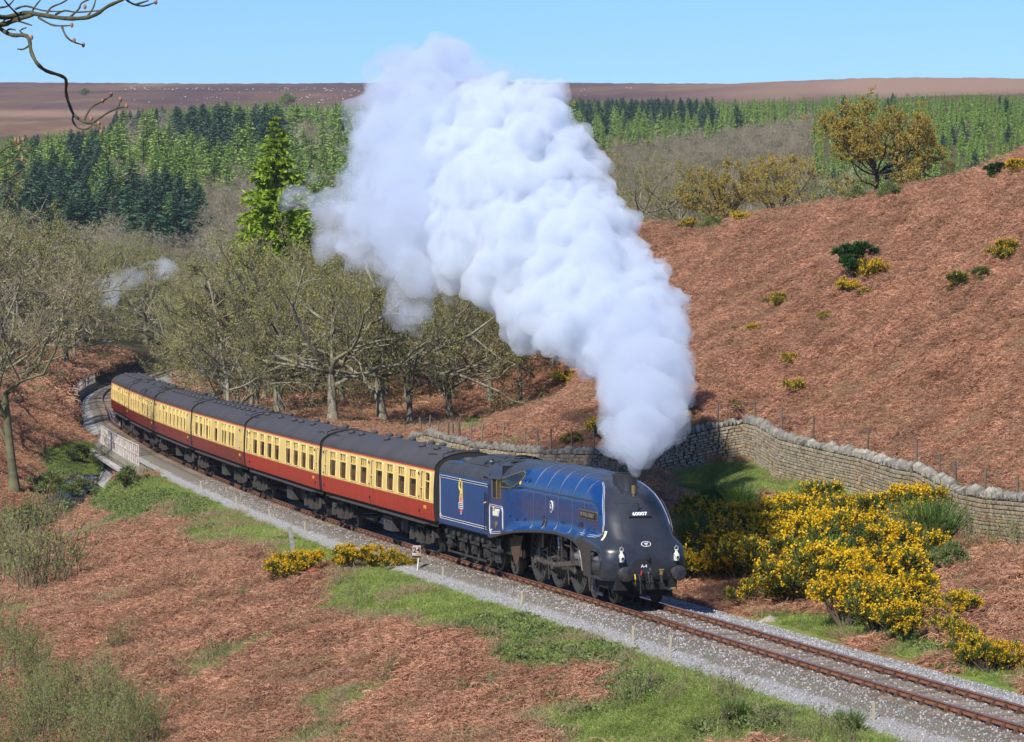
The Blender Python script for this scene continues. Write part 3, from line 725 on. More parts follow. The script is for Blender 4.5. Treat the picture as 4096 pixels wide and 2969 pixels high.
# ------------------------------------------------------------------ bridge parapets
M['rail_white'] = mat('flaking_white_paint', (.56, .56, .54), .6, vs=3, c2=(.30, .20, .14))
M['pale_stone'] = mat('mossy_stone', (.30, .27, .20), .95, vs=3, c2=(.08, .08, .04), bump=.8, bd=.04)
def parapet(s0, s1, lat, h, label, zb=0.0, n=None, ph=2.6, wt=.25, down=1.2):
    t = empty('bridge_parapet', tp(s0, lat, 0), label=label, cat='bridge railing'); ti = Matrix.Translation(Vector(tp(s0, lat, 0))).inverted()
    def put(b, nm, m):
        o = b.build(nm, m); o.parent = t; o.matrix_parent_inverse = ti; return o
    n = n or max(4, int((s1 - s0) / 1.15)); S = np.linspace(s0, s1, n + 1)
    for s in S:
        b = MB(); a = tp(s, lat, zb - .05); c = tp(s, lat, zb + h); b.beam(a, c, .08, .08, up=(1, 0, 0)); put(b, 'railing_post', M['rail_white'])
    for f in (1.0, .52):
        b = MB(); b.tube([tp(s, lat, zb + h * f) for s in S], .045, 5); put(b, 'railing_bar', M['rail_white'])
    b = MB(); SS = np.linspace(s0 - .6, s1 + .6, 30); pr = [(-wt, zb), (wt, zb), (wt + .05, zb - .25), (wt, zb - .27), (wt, zb - down), (-wt, zb - down)]
    vs = [tp(s, lat + a, z) for s in SS for a, z in pr]; b.add(vs, [(i * 6 + j, i * 6 + (j + 1) % 6, (i + 1) * 6 + (j + 1) % 6, (i + 1) * 6 + j) for i in range(29) for j in range(6)] + [(0, 1, 2, 3, 4, 5), tuple(29 * 6 + j for j in range(6))])
    put(b, 'parapet_wall', M['pale_stone']); return t, ti, put
t, ti, put = parapet(88, 118, 3.55, 1.15, 'white iron railing on the stone bridge below the fourth coach', zb=-.1, down=.9)
b = MB()
for i in range(30):
    s = 88 + i; b.beam(tp(s, 4.1, -.62), tp(s + .97, 4.1, -.62), .35, .16)
put(b, 'string_course', M['rail_white'])
b = MB(); b.add([tp(s, 4.0 + a, z) for s in (86, 96) for a, z in ((-1.2, -.7), (.1, -.7), (.25, -6), (-1.2, -6))], [(0, 1, 2, 3), (4, 7, 6, 5), (0, 4, 5, 1), (1, 5, 6, 2), (2, 6, 7, 3)])
put(b, 'abutment', M['pale_stone'])
parapet(204, 258, 3.3, .8, 'white railing on a curved low wall at the far bend, left of the last coach', zb=.15, n=26, down=1.3)
parapet(247, 266, -4.9, .8, 'short white railing right of the far track behind the coach roofs', zb=-.3, n=12, down=.9)
# ------------------------------------------------------------------ locomotive
wl_ = N('loco_paint')
sd = wl_.attr('blue'); nz = wl_.noise(1.3, 6, .6)
isb = wl_.math('GREATER_THAN', sd, 0.0)
soot = wl_.math('MULTIPLY', wl_.attr('soot'), wl_.maprange(nz, .2, .75, .75, 1.0))
bl_ = wl_.mix(soot, wl_.mix(nz, (.003, .030, .125), (.005, .043, .155)), (.03, .033, .038))
bk_ = wl_.mix(nz, (.014, .017, .023), (.034, .039, .05))
wl_.col(wl_.mix(isb, bk_, bl_)); wl_.l(wl_.math('ADD', wl_.maprange(nz, .2, .8, .22, .36), wl_.math('MULTIPLY', wl_.attr('soot'), .3)), wl_.b.inputs['Roughness'])
wl_.b.inputs['Coat Weight'].default_value = .12; wl_.b.inputs['Coat Roughness'].default_value = .15
M['paint'] = wl_.m
M['blue'] = mat('blue_paint', (.004, .040, .15), .38, var=.2, vs=1.5, coat=.05)
M['black'] = mat('black_loco_paint', (.024, .026, .032), .38, var=.3, vs=3, coat=.2)
M['sootblack'] = mat('sooty_roof_paint', (.038, .039, .043), .62, var=.3, vs=2.0)
M['oily'] = mat('oily_steel', (.085, .082, .08), .42, metal=.4, vs=6, c2=(.018, .017, .017))
M['motion'] = mat('bright_steel', (.36, .35, .34), .35, metal=.9, vs=6, c2=(.15, .14, .13))
M['wheel'] = mat('wheel_black', (.085, .085, .085), .38, metal=.3, vs=5, c2=(.03, .028, .027), spec=.6)
M['tyre'] = mat('tyre_steel', (.10, .095, .09), .5, metal=.5, vs=8, c2=(.05, .045, .04))
M['lining_white'] = mat('lining_white', (.70, .72, .74), .5)
M['cream_num'] = mat('cream_lettering', (.85, .82, .68), .5)
M['brass'] = mat('brass', (.45, .33, .13), .4, metal=.8)
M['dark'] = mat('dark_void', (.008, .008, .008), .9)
M['glass'] = mat('dark_glass', (.012, .016, .015), .06, spec=.8)
M['lamp_white'] = mat('lamp_white', (.80, .79, .72), .45, vs=9, c2=(.6, .58, .5))
M['red_paint'] = mat('red_paint', (.5, .03, .025), .5)
M['yellow_paint'] = mat('yellow_paint', (.85, .55, .04), .5)
M['hose'] = mat('rubber_hose', (.02, .02, .022), .6)
M['skin'] = mat('skin', (.55, .31, .22), .6)
LF = frame(1.0, 18.6)
LOCO = empty('steam_locomotive', mat=LF, label='streamlined dark blue and black steam locomotive at the head of the train', cat='locomotive')
def I(x, a, b): return float(np.interp(x, a, b))
SFz = [.6, .8, .9, 1.15, 1.45, 1.72, 2.13, 2.55, 2.92, 3.17, 3.4, 3.6, 3.8, 3.9, 3.96, 4.0]
SFs = [-.95, -1.1, -1.15, -1.19, -1.18, -1.12, -.88, -.57, -.26, -.03, .25, .62, 1.3, 2.2, 3.4, 5.2]
def s_front(z): return I(z, SFz, SFs)
SECd = [0, .03, .08, .15, .26, .38, .52, .65, .95, 1.25, 1.55, 1.8]
SECv = [0, .35, .52, .67, .80, .90, .985, 1.05, 1.12, 1.135, 1.125, 1.12]
CABd = [0, .03, .08, .17, .3, .45, .6, .72, .8, 1.0, 3]
CABv = [0, .40, .66, .92, 1.13, 1.26, 1.33, 1.35, 1.352, 1.355, 1.355]
ZBs = [-1.3, 1.1, 1.22, 1.3, 1.42, 1.66, 2.2, 2.95, 4.26, 5.47, 6.85, 7.7, 9.1, 10.6, 11.0, 11.8, 13]
ZBz = [.80, .82, .95, 1.2, 1.48, 1.68, 1.80, 1.87, 1.89, 1.84, 1.76, 1.70, 1.58, 1.40, 1.33, 1.22, 1.22]
def z_bot(s): return I(s, ZBs, ZBz)
def halfw(s, z):
    zt = 4.0 - .045 * max(0, (s - 7) / 4) if s > 7 else 4.0
    d = max(0, zt - z); cb = float(sstep(s, 8.7, 10.35)) if s > 8.7 else 0
    ws_ = I(d, SECd, SECv) * (1 - cb) + I(d, CABd, CABv) * cb
    ze = z_bot(s) + .10
    if s > 1.9: fl = .245 * (1 - cb) * math.exp(-max(0, z - ze) / .11) ; k = 0
    else: fl = 0
    if s <= 2.6:
        top = I(s, [-1.2, .0, 1.2, 2.6], [1.98, 2.10, 2.16, 2.02]); wd = I(s, [-1.2, 1.2, 2.6], [.32, .2, .10])
        k = float(1 - sstep(z, top - wd, top + .12)); k2 = 1 - float(sstep(s, 1.9, 2.6)) if s > 1.9 else 1
        fl = max(fl, (1.37 - ws_) * k * k2) if ws_ < 1.37 else fl
    v = min(1.37, ws_ + fl)
    if 8.75 < s < 10.8 and z > 2.9:
        zr = I(s, [8.8, 10.6], [3.74, 3.40]); v = max(v, I(s, [8.75, 10.6], [.90, 1.35]) * (1 - float(sstep(z, zr, zr + .16))))
    ds = s - s_front(z)
    if ds <= 0: return 0.0
    rr = I(z, [.8, 1.5, 2.1, 2.4, 2.75, 3.1, 3.4, 3.7, 4.0], [.45, .5, .72, .8, .92, 1.15, 1.35, 1.7, 2.2]); p = 2.5
    u = min(1, ds / rr); gq = (1 - (1 - u) ** p) ** (1 / p)
    return v * gq
def ztop(s):
    if s > 7: return 4.0 - .045 * (s - 7) / 4
    lo, hi = .8, 4.0
    if s_front(4.0) <= s: return 4.0
    zz = np.linspace(1.2, 4.0, 400); ok = [z for z in zz if s_front(z) < s]
    return ok[-1] if ok else 1.2
def section(s, n=60):
    zt, zb = ztop(s), z_bot(s) if s > -.9 else z_bot(s)
    zs = zt - (zt - zb) * np.linspace(0, 1, 420) ** 1.6
    v = np.array([halfw(s, z) for z in zs]); v[0] = 0
    d = np.r_[0, np.cumsum(np.hypot(np.diff(zs), np.diff(v)))]; q = np.linspace(0, d[-1], n)
    return np.interp(q, d, v), np.interp(q, d, zs)
ssec = np.r_[np.arange(-1.17, -.3, .035), np.arange(-.3, 1.9, .05), np.arange(1.9, 3, .12), np.arange(3, 8.6, .4), np.arange(8.6, 10.5, .15), [10.8, 11.3, 11.8, 12.25]]
NS = 64
SEC = [section(s, NS) for s in ssec]
# blue area border in (s, z): horseshoe edge sweeping down from behind the chimney
def blue_d(s, z):
    e = I(z, [1.9, 2.02, 2.1, 2.25, 2.5, 2.75, 3.1, 3.4, 3.6, 3.75, 3.9, 4.0], [2.2, .5, .02, -.16, -.14, .0, .30, .62, 1.0, 1.5, 2.4, 3.4])
    low = I(s, [-1, 1.5, 2.6, 3.4, 12], [2.06, 2.06, 2.02, 1.9, 1.9]) if s < 3.2 else z_bot(s) + .085
    return min(s - e, z - low)
verts, at_b, at_s = [], [], []
for s, (V, Z) in zip(ssec, SEC):
    vv = np.r_[V[::-1], -V[1:]]; zz = np.r_[Z[::-1], Z[1:]]
    for a, c in zip(vv, zz):
        verts.append((s, a, c)); bd_ = blue_d(s, c)
        if s > 8.9 and c > 4.0 - .52 - .16 * float(sstep(s, 9, 10.6)) and s > I(c, [3.3, 3.95], [10.4, 8.6]): bd_ = -1
        rfl = I(s, [7.2, 7.8, 8.9, 10.4, 10.6], [4.1, 3.93, 3.76, 3.36, 3.34])
        at_b.append(blue_d(s, c)); at_s.append(max(float(np.clip((c - 3.72) / .2, 0, 1)) * .75, 1.0 if c > rfl else 0))
k = 2 * NS - 1; F_, FM = [], []
def hole(s, v, z):
    if -.66 < s < .34 and .88 < z < 1.66 and abs(v) > .7:
        # rounded upper front corner
        a = (s + .66, 1.66 - z)
        if a[0] < .25 and a[1] < .25 and math.hypot(.25 - a[0], .25 - a[1]) > .25: return True * False
        return True
    return False
for i in range(len(ssec) - 1):
    for j in range(k - 1):
        q = (i * k + j, i * k + j + 1, (i + 1) * k + j + 1, (i + 1) * k + j)
        c = [sum(verts[t][m] for t in q) / 4 for m in range(3)]
        if hole(*c): continue
        F_.append(q)
cas = link('streamlined_casing', mesh_np('streamlined_casing', verts, F_, [M['paint']], smooth=True, attrs=dict(blue=at_b, soot=at_s)), LOCO)
cas.data.set_sharp_from_angle(angle=R(50))
# nose tip filler and cab back
b = MB(); V0, Z0 = SEC[0]; pts = [(ssec[0], a, c) for a, c in zip(np.r_[V0[::-1], -V0[1:]], np.r_[Z0[::-1], Z0[1:]])]; b.add(pts, [tuple(range(len(pts)))])
b.build('nose_panel', M['black'], LOCO)
def surf(s, z, off=.0, sd_=1): return (s, sd_ * (halfw(s, z) + off), z)
# raised edge round the lower casing, the rim of the opening, boiler bands, lining, handrails
for sd_ in (1, -1):
    b = MB(); b.tube([surf(s, z_bot(s) + .02, .005, sd_) for s in np.arange(1.2, 12.2, .15)], .022, 5); b.build('valance_edge', M['black'], LOCO)
    b = MB(); rim = [(-.66, .88), (.34, .88), (.34, 1.64), (.2, 1.69), (-.3, 1.68), (-.55, 1.58), (-.66, 1.4)]
    b.tube([surf(s, z, .0, sd_) for s, z in rim], .03, 6, closed=True); b.build('opening_rim', M['black'], LOCO)
    b = MB(); b.tube([surf(s, z, .025, sd_) for s, z in [(10.1, 3.06), (9.4, 3.12)] + [(s, 3.17) for s in np.arange(8.6, .9, -.3)] + [(.62, 3.10), (.42, 2.98), (.2, 2.8)]], .022, 6); b.build('handrail', M['black'], LOCO)
for sB in (7.35, 5.95, 4.55, 3.0, 1.7):
    b = MB(); V, Z = section(sB, 50)
    for sd_ in (1, -1):
        p = [(sB - .25 * max(0, (2.3 - z)) * 0, sd_ * (v + .006), z + .004) for v, z in zip(V, Z) if z > z_bot(sB) + .12 and blue_d(sB, z) > 0]
        b.tube(p, .011, 5)
    b.build('boiler_band', mat('band', (.12, .14, .18), .45, metal=.5) if 'band' not in M else M['band'], LOCO)
    M['band'] = bpy.data.materials.get('band')
b = MB()
for sd_ in (1, -1):
    for off in (0.0, .05):
        ed = [(I(z, [1.9, 2.02, 2.1, 2.25, 2.5, 2.75, 3.1, 3.4, 3.6, 3.75, 3.9], [2.2, .5, .02, -.16, -.14, .0, .30, .62, 1.0, 1.5, 2.4]) + off, z) for z in np.linspace(3.72, 2.2, 22)] + [(.04 + off, 2.12 + off * .6), (.3, 2.075 + off), (.8, 2.062 + off), (1.5, 2.06 + off), (2.1, 2.05 + off)]
        b.tube([surf(s, z, .004, sd_) for s, z in ed], .0065, 4)
b.build('lining', M['lining_white'], LOCO)
# nose seams and rivets
b = MB()
def npt(v, z): # point on the nose for a lateral v
    ss_ = s_front(z); lo = ss_
    for q in np.linspace(ss_, ss_ + 2.5, 120):
        if halfw(q, z) >= abs(v): return (q - .006, v, z)
    return (ss_ + 1, v, z)
for z in (3.13, 1.74, 2.02):
    b.tube([npt(v, z) for v in np.linspace(-.66, .66, 15)], .007 if z > 2.1 else .006, 4)
for sg in (1, -1): b.tube([npt(sg * (.56 + .14 * (3.13 - z) / 1.4), z) for z in np.linspace(3.13, 1.0, 16)], .007, 4)
b.build('nose_door_seam', M['dark'], LOCO)
b = MB()
for z in np.arange(1.0, 1.72, .12):
    for sg in (1, -1):
        for e in (.66, .74): b.ball(npt(sg * e, z), .012, 5, 4)
for v in np.linspace(-.6, .6, 12): b.ball(npt(v, 1.68), .011, 5, 4); b.ball(npt(v, 3.18), .010, 5, 4)
for s in np.arange(.45, 1.2, .09): b.ball(surf(s, .95), .011, 5, 4); b.ball(surf(s, 1.8), .011, 5, 4)
for z in np.arange(.9, 1.85, .09):
    for s in (.42, 1.15): b.ball(surf(s, z), .011, 5, 4)
b.build('rivet_rows', M['black'], LOCO)['kind'] = 'stuff'
# cylinders and the dark inside of the casing
for sg in (1, -1):
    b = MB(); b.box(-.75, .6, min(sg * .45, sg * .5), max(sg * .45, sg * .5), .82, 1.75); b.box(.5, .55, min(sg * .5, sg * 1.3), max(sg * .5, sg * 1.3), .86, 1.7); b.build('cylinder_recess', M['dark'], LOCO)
    b = MB(); b.cyl((.45, sg * 1.0, 1.14), (-.38, sg * 1.0, 1.14), .36, 28); b.lathe([(.36, 0), (.34, .03), (.10, .05), (.06, .09), (0, .09)], (-.38, sg * 1.0, 1.14), (-1, 0, 0), 24)
    c = b.build('cylinder', M['oily'], LOCO, auto=40)
    b = MB(); b.cyl((-.45, sg * 1.0, 1.10), (-.56, sg * 1.0, 1.10), .035, 10); b.build('drain_cock', M['brass'], c)
    b = MB(); b.cyl((.45, sg * .98, 1.5), (-.3, sg * .98, 1.5), .12, 16); b.cyl((-.3, sg * .98, 1.5), (-.5, sg * .98, 1.5), .05, 10); b.cyl((.0, sg * .9, 1.42), (.0, sg * 1.2, 1.6), .04, 8); b.build('valve_chest', M['oily'], LOCO, auto=40)
# chimney: long oval casing blended into the smokebox, with a dark mouth
prof = [(3.10, 1.50, .62), (3.2, 1.25, .44), (3.35, 1.05, .33), (3.6, .95, .285), (3.85, .98, .29), (3.97, 1.02, .31), (4.0, 1.02, .31), (4.0, .95, .25), (3.7, .9, .23)]
prof = [(3.05, .50, .46, 1.05), (3.28, .60, .42, .96), (3.45, .58, .35, .98), (3.65, .60, .31, 1.0), (3.88, .64, .31, 1.06), (3.97, .67, .33, 1.08), (4.0, .67, .33, 1.08), (4.0, .60, .27, 1.08), (3.7, .58, .25, 1.08)]
b = MB(); vs = []; n = 32
for z, a, w_, sc_ in prof:
    for j in range(n):
        t = 2 * math.pi * j / n; cx, sy = math.cos(t), math.sin(t); e = 2 / 2.6
        vs.append((sc_ + a * math.copysign(abs(cx) ** e, cx), w_ * math.copysign(abs(sy) ** e, sy), z))
b.add(vs, [(i * n + j, i * n + (j + 1) % n, (i + 1) * n + (j + 1) % n, (i + 1) * n + j) for i in range(len(prof) - 1) for j in range(n)] + [tuple(range((len(prof) - 1) * n, len(prof) * n))])
b.build('chimney', M['black'], LOCO, auto=50)
b = MB(); b.cyl((.20, 0, 3.2), (.20, 0, 3.42), .035, 10); b.cyl((.20, 0, 3.42), (.20, 0, 3.68), .065, 12); b.cyl((.2, 0, 3.25), (.35, .1, 3.22), .03, 8)
b.build('whistle', M['brass'], LOCO)
# number plate, shed plate, lettering on the nose
def nose_frame(z, v=0.0, out=.01):
    a = Vector(npt(v, z - .05)); c = Vector(npt(v, z + .05)); up = (c - a).normalized(); p = (a + c) / 2; x = Vector((0, -1, 0)); nrm = x.cross(up).normalized()
    m = Matrix((x, up, nrm)).transposed().to_4x4(); m.translation = p + nrm * out; return m
NPm = nose_frame(2.79, 0, .045)
pl = MB().box(-.36, .36, -.095, .095, -.03, 0).build('number_plate', M['black_paint'], LOCO); pl.matrix_local = NPm
text('plate_number', '60007', .175, Matrix.Translation((0, 0, .004)), pl, M['lining_white'], bold=.005, xs=1.12)
e = MB().cyl((0, 0, -.02), (0, 0, .006), 1, 24).build('shed_plate', M['lining_white'], LOCO); e.matrix_local = nose_frame(1.92, 0, .008) @ Matrix.Diagonal((.16, .095, 1, 1))
e2 = MB().cyl((0, 0, -.02), (0, 0, .010), 1, 24).build('plate_centre', M['black_paint'], e); e2.matrix_local = Matrix.Diagonal((.87, .84, 1, 1))
text('shed_code', '64', .9, Matrix.Translation((0, .15, .014)), e, M['lining_white'], xs=.8, bold=.02); text('shed_letter', 'B', .6, Matrix.Translation((0, -.45, .014)), e, M['lining_white'], xs=.8, bold=.02)
o = text('class_lettering', 'A-4', .13, nose_frame(1.25, .12, .01), LOCO, M['lining_white'], bold=.003)
# lamp irons, lamps
def lamp(v, label):
    zb = I(abs(v), [.8, 1.0, 1.1], [1.42, 1.42, 1.42]); p0 = Vector(npt(v * .93, 1.52)); c = LF @ Vector((p0.x - .10, p0.y, 1.40))
    t = empty('headlamp', c, label=label, cat='lamp'); t.rotation_euler = LF.to_euler()
    b = MB(); b.box(-.07, .07, -.065, .065, 0, .2); b.lathe([(.085, .2), (.06, .24), (.045, .26), (.045, .31), (.055, .32), (.055, .34), (.0, .35)], (0, 0, 0), (0, 0, 1), 12); b.build('body', M['lamp_white'], t, auto=40)
    b = MB(); b.cyl((-.07, 0, .11), (-.13, 0, .11), .055, 14); b.build('lens_housing', M['lamp_white'], t)
    b = MB(); b.cyl((-.131, 0, .11), (-.134, 0, .11), .045, 14); b.build('lens', M['glass'], t)
    b = MB(); b.tube([(0, -.05, .32), (0, -.055, .42), (0, 0, .47), (0, .055, .42), (0, .05, .32)], .007, 5); b.build('handle', M['lamp_white'], t)
lamp(.92, 'white oil lamp on the locomotive front, on the side towards the carriages')
lamp(-1.02, 'white oil lamp on the locomotive front, on the side towards the yellow gorse')
for v, z in ((0, 1.50), (0, 2.98), (.92, 1.38), (-1.02, 1.38)):
    p = Vector(npt(v, z)); b = MB(); b.box(p.x - .09, p.x - .075, v - .025, v + .025, z - .06, z + .14); b.box(p.x - .09, p.x + .05, v - .025, v + .025, z - .06, z - .04); b.build('lamp_iron', M['black'], LOCO)
# buffers, hook, hoses
for sg in (1, -1):
    bu = MB().lathe([(.0, 0), (.21, .0), (.235, .015), (.235, .045), (.10, .06), (.09, .22), (.13, .24), (.14, .5)], (-1.68, sg * .865, 1.05), (1, 0, 0), 28).build('buffer', M['oily'], LOCO, auto=35)
b = MB(); b.tube([(-1.15, 0, 1.05), (-1.38, 0, 1.06), (-1.44, 0, 1.14), (-1.38, 0, 1.2), (-1.34, 0, 1.15)], [.04, .035, .03, .025, .02], 6); b.build('coupling_hook', M['motion'], LOCO)
b = MB(); b.tube([(-1.35, .03, 1.05), (-1.45, .03, .8), (-1.40, .03, .62), (-1.38, -.06, .60), (-1.42, -.06, .8), (-1.34, -.06, 1.05)], .024, 6); b.cyl((-1.42, -.12, .78), (-1.42, .12, .78), .03, 8); b.build('screw_coupling', M['oily'], LOCO)
b = MB(); b.tube([(-1.1, -.42, 1.0), (-1.2, -.42, 1.12), (-1.26, -.42, 1.0), (-1.30, -.42, .75), (-1.30, -.5, .58), (-1.32, -.66, .52), (-1.36, -.74, .54)], .045, 8); b.build('vacuum_hose', M['hose'], LOCO)
b = MB(); b.cyl((-1.26, -.42, .98), (-1.26, -.42, 1.1), .06, 10); b.cyl((-1.26, -.5, 1.13), (-1.26, -.34, 1.13), .03, 8); b.cyl((-1.36, -.70, .55), (-1.38, -.84, .56), .035, 8); b.build('hose_coupling', M['brass'], LOCO)
for v, zz in ((.42, .55), (.30, .42)):
    b = MB(); b.tube([(-1.12, v + .05, .98), (-1.3, v + .02, 1.0), (-1.36, v, .8), (-1.34, v - .02, zz), (-1.28, v - .08, zz - .05), (-1.2, v - .12, zz + .1)], .03, 7); b.build('steam_hose', M['hose'], LOCO)
b = MB(); b.cyl((-1.25, .24, .98), (-1.25, .22, 1.12), .022, 7); b.build('air_cock', M['red_paint'], LOCO)
b = MB(); b.tube([(-1.3, .46, 1.02), (-1.34, .46, .9), (-1.36, .46, .7)], .018, 5); b.build('yellow_strap', M['yellow_paint'], LOCO)
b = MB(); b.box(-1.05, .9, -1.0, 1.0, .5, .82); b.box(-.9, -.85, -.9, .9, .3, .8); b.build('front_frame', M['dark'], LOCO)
# curved handrail on the off side of the nose
b = MB(); b.tube([(s - .05, -(halfw(s, z) + .05), z) for s, z in [(.75, 3.22), (.45, 3.1), (.2, 2.85), (.02, 2.6), (-.08, 2.35), (-.12, 2.2)]], .016, 6); b.build('nose_handrail', M['motion'], LOCO)
# nameplate, badge, warning label, hatches
def plate(name, s0, s1, z0, z1, m, off=.012, sg=1, th=.012, bevel=0):
    """panel lying on the side casing"""
    b = MB(); nx, nzs = max(2, int((s1 - s0) / .2)), 3; vs = []
    for lay in (0, 1):
        for i in range(nx + 1):
            for j in range(nzs + 1):
                s = s0 + (s1 - s0) * i / nx; z = z0 + (z1 - z0) * j / nzs; vs.append((s, sg * (halfw(s, z) + off - th * lay), z))
    h_ = (nx + 1) * (nzs + 1); q = lambda i, j, l: l * h_ + i * (nzs + 1) + j; fs = []
    for i in range(nx):
        for j in range(nzs): fs += [(q(i, j, 0), q(i + 1, j, 0), q(i + 1, j + 1, 0), q(i, j + 1, 0))]
    for i in range(nx): fs += [(q(i, 0, 0), q(i, 0, 1), q(i + 1, 0, 1), q(i + 1, 0, 0)), (q(i, nzs, 0), q(i + 1, nzs, 0), q(i + 1, nzs, 1), q(i, nzs, 1))]
    for j in range(nzs): fs += [(q(0, j, 0), q(0, j + 1, 0), q(0, j + 1, 1), q(0, j, 1)), (q(nx, j, 0), q(nx, j, 1), q(nx, j + 1, 1), q(nx, j + 1, 0))]
    b.add(vs, fs); return b.build(name, m, LOCO)
def side_frame(s, z, off=.02, sg=1):
    """matrix for text on the side: reads from the rear end to the front end of the loco (left to right in view)"""
    a = Vector(surf(s + .3, z)); c = Vector(surf(s - .3, z)); x = (c - a).normalized(); d = Vector(surf(s, z - .05)); u = (Vector(surf(s, z + .05)) - d).normalized(); nrm = x.cross(u).normalized(); u = nrm.cross(x)
    m = Matrix((x, u, nrm)).transposed().to_4x4(); m.translation = (Vector(surf(s, z))) + nrm * off; return m
plate('nameplate_surround', .36, 2.24, 2.56, 2.84, M['brass'], .018); npl = plate('nameplate', .40, 2.20, 2.58, 2.82, M['black_paint'], .026)
text('name_lettering', 'SIR NIGEL GRESLEY', .18, side_frame(1.3, 2.70, .05), LOCO, mat('nameplate_letters', (.30, .27, .2), .4, metal=.6), bold=.002, xs=.93)
e = MB().cyl((0, 0, -.03), (0, 0, .0), 1, 24).build('oval_badge', M['lining_white'], LOCO); e.matrix_local = side_frame(5.28, 2.72, .03) @ Matrix.Diagonal((.15, .20, 1, 1))
e2 = MB().cyl((0, 0, -.02), (0, 0, .006), 1, 24).build('badge_centre', M['black_paint'], e); e2.matrix_local = Matrix.Diagonal((.8, .84, 1, 1))
text('badge_mark', 'G', 1.1, Matrix.Translation((0, 0, .012)), e, M['lining_white'])
plate('warning_label', -.36, -.25, 2.02, 2.30, M['lining_white'], .008); plate('warning_sign', -.345, -.265, 2.04, 2.14, M['yellow_paint'], .012); plate('warning_triangle', -.345, -.265, 2.16, 2.26, M['yellow_paint'], .012)
plate('warning_flash', 9.0, 9.1, 3.33, 3.43, M['lining_white'], .01); plate('warning_flash', 9.0, 9.1, 3.24, 3.33, M['yellow_paint'], .01)
plate('dark_opening_patch', 5.75, 6.25, 2.02, 2.20, M['dark'], .006)  # dark patch on the casing, painted for the shade of an access opening
for s, z in ((6.1, 2.3), (4.0, 2.25), (2.2, 2.3), (.8, 2.2), (2.0, 2.35)):
    b = MB(); b.tube([surf(s + .08, z, .03), surf(s + .08, z + .09, .045), surf(s - .08, z + .09, .045), surf(s - .08, z, .03)], .009, 5); b.tube([surf(s + .28, z, .012), surf(s - .28, z, .012)], .01, 4); b.build('hatch_handle', M['black'], LOCO)
for s in (8.7, 8.2): b = MB(); b.cyl(surf(s, 3.42, -.02), surf(s, 3.42, .05), .09, 12); b.build('washout_plug', M['blue'], LOCO)
for s, z in ((9.7, 2.15), (9.2, 2.05), (8.4, 2.1)): b = MB(); b.cyl(surf(s, z, -.02), surf(s, z, .04), .05, 10); b.build('boss', M['blue'], LOCO)
# cab: front corner window, side windows, number, cab roof details
def panel_poly(name, poly, m, off=.012):
    b = MB(); cx = sum(p[0] for p in poly) / len(poly); cz = sum(p[1] for p in poly) / len(poly)
    den = []
    for i in range(len(poly)):
        a, c = poly[i], poly[(i + 1) % len(poly)]
        for t in (0, .34, .67): den.append((a[0] + (c[0] - a[0]) * t, a[1] + (c[1] - a[1]) * t))
    rings = [[surf(cx + (s - cx) * f, cz + (z - cz) * f, off) for s, z in den] for f in (1, .66, .33)]
    n = len(den); vs = sum(rings, []) + [surf(cx, cz, off)]
    fs = [(k_ * n + i, k_ * n + (i + 1) % n, (k_ + 1) * n + (i + 1) % n, (k_ + 1) * n + i) for k_ in range(2) for i in range(n)] + [(2 * n + i, 2 * n + (i + 1) % n, 3 * n) for i in range(n)]
    b.add(vs, fs); o = b.build(name, m, LOCO, smooth=True); return o, [surf(s, z, off + .006) for s, z in den]
w_, ring = panel_poly('cab_front_window', [(10.55, 3.08), (10.5, 3.30), (9.6, 3.56), (9.0, 3.68), (8.86, 3.62), (8.95, 3.42), (9.4, 3.14), (9.6, 3.08)], M['glass'], .014)
b = MB(); b.tube(ring, .022, 5, closed=True); b.build('window_frame', M['brass'], w_)
def flat_pane(name, s0, s1, z0, z1, m, parent=LOCO, y=1.368, fr_=M['brass'], fw=.016):
    b = MB(); b.box(s0, s1, y - .01, y, z0, z1); o = b.build(name, m, parent)
    if fr_: b = MB(); b.tube([(s0, y + .004, z0), (s1, y + .004, z0), (s1, y + .004, z1), (s0, y + .004, z1)], fw, 4, closed=True); b.build('window_frame', fr_, o)
    return o
flat_pane('cab_side_window', 10.52, 10.95, 2.66, 3.30, M['glass']); flat_pane('dark_cab_pane', 11.02, 11.55, 2.64, 3.30, M['dark'])  # solid dark pane put in for the shade inside the open window
b = MB()
for off in (0, .06):
    a = [(11.95 - off, 2.40 - off), (10.40 + off, 2.40 - off), (10.28 + off, 2.28 - off), (10.28 + off, 1.62 + off), (10.55 + off, 1.48 + off), (11.80 - off, 1.37 + off), (11.97 - off, 1.48 + off), (11.97 - off, 2.3 - off)]
    b.tube([(s, 1.362, z) for s, z in a], .009, 4, closed=True)
b.build('cab_lining', M['lining_white'], LOCO)
SM = Matrix(((-1, 0, 0), (0, 0, 1), (0, 1, 0))).to_4x4()   # text upright on the near side, reading towards the front
def smat(s, z, y=1.362): m = SM.copy(); m.translation = (s, y, z); return m
text('cab_number', '60007', .36, smat(11.14, 2.14), LOCO, M['cream_num'], bold=.008, xs=.92)
e = MB().cyl((11.15, 1.35, 1.74), (11.15, 1.375, 1.74), .12, 20).build('works_plate', M['brass'], LOCO)
text('route_code', 'RA9', .07, smat(11.7, 1.52), LOCO, M['cream_num'])
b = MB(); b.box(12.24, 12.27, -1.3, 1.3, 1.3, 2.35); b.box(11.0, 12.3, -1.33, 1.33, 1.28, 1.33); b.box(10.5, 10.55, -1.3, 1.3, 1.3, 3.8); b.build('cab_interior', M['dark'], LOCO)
b = MB(); vs = []; RP = [(0, 3.975), (.4, 3.94), (.7, 3.86), (.95, 3.74), (1.15, 3.6), (1.28, 3.46), (1.37, 3.34)]
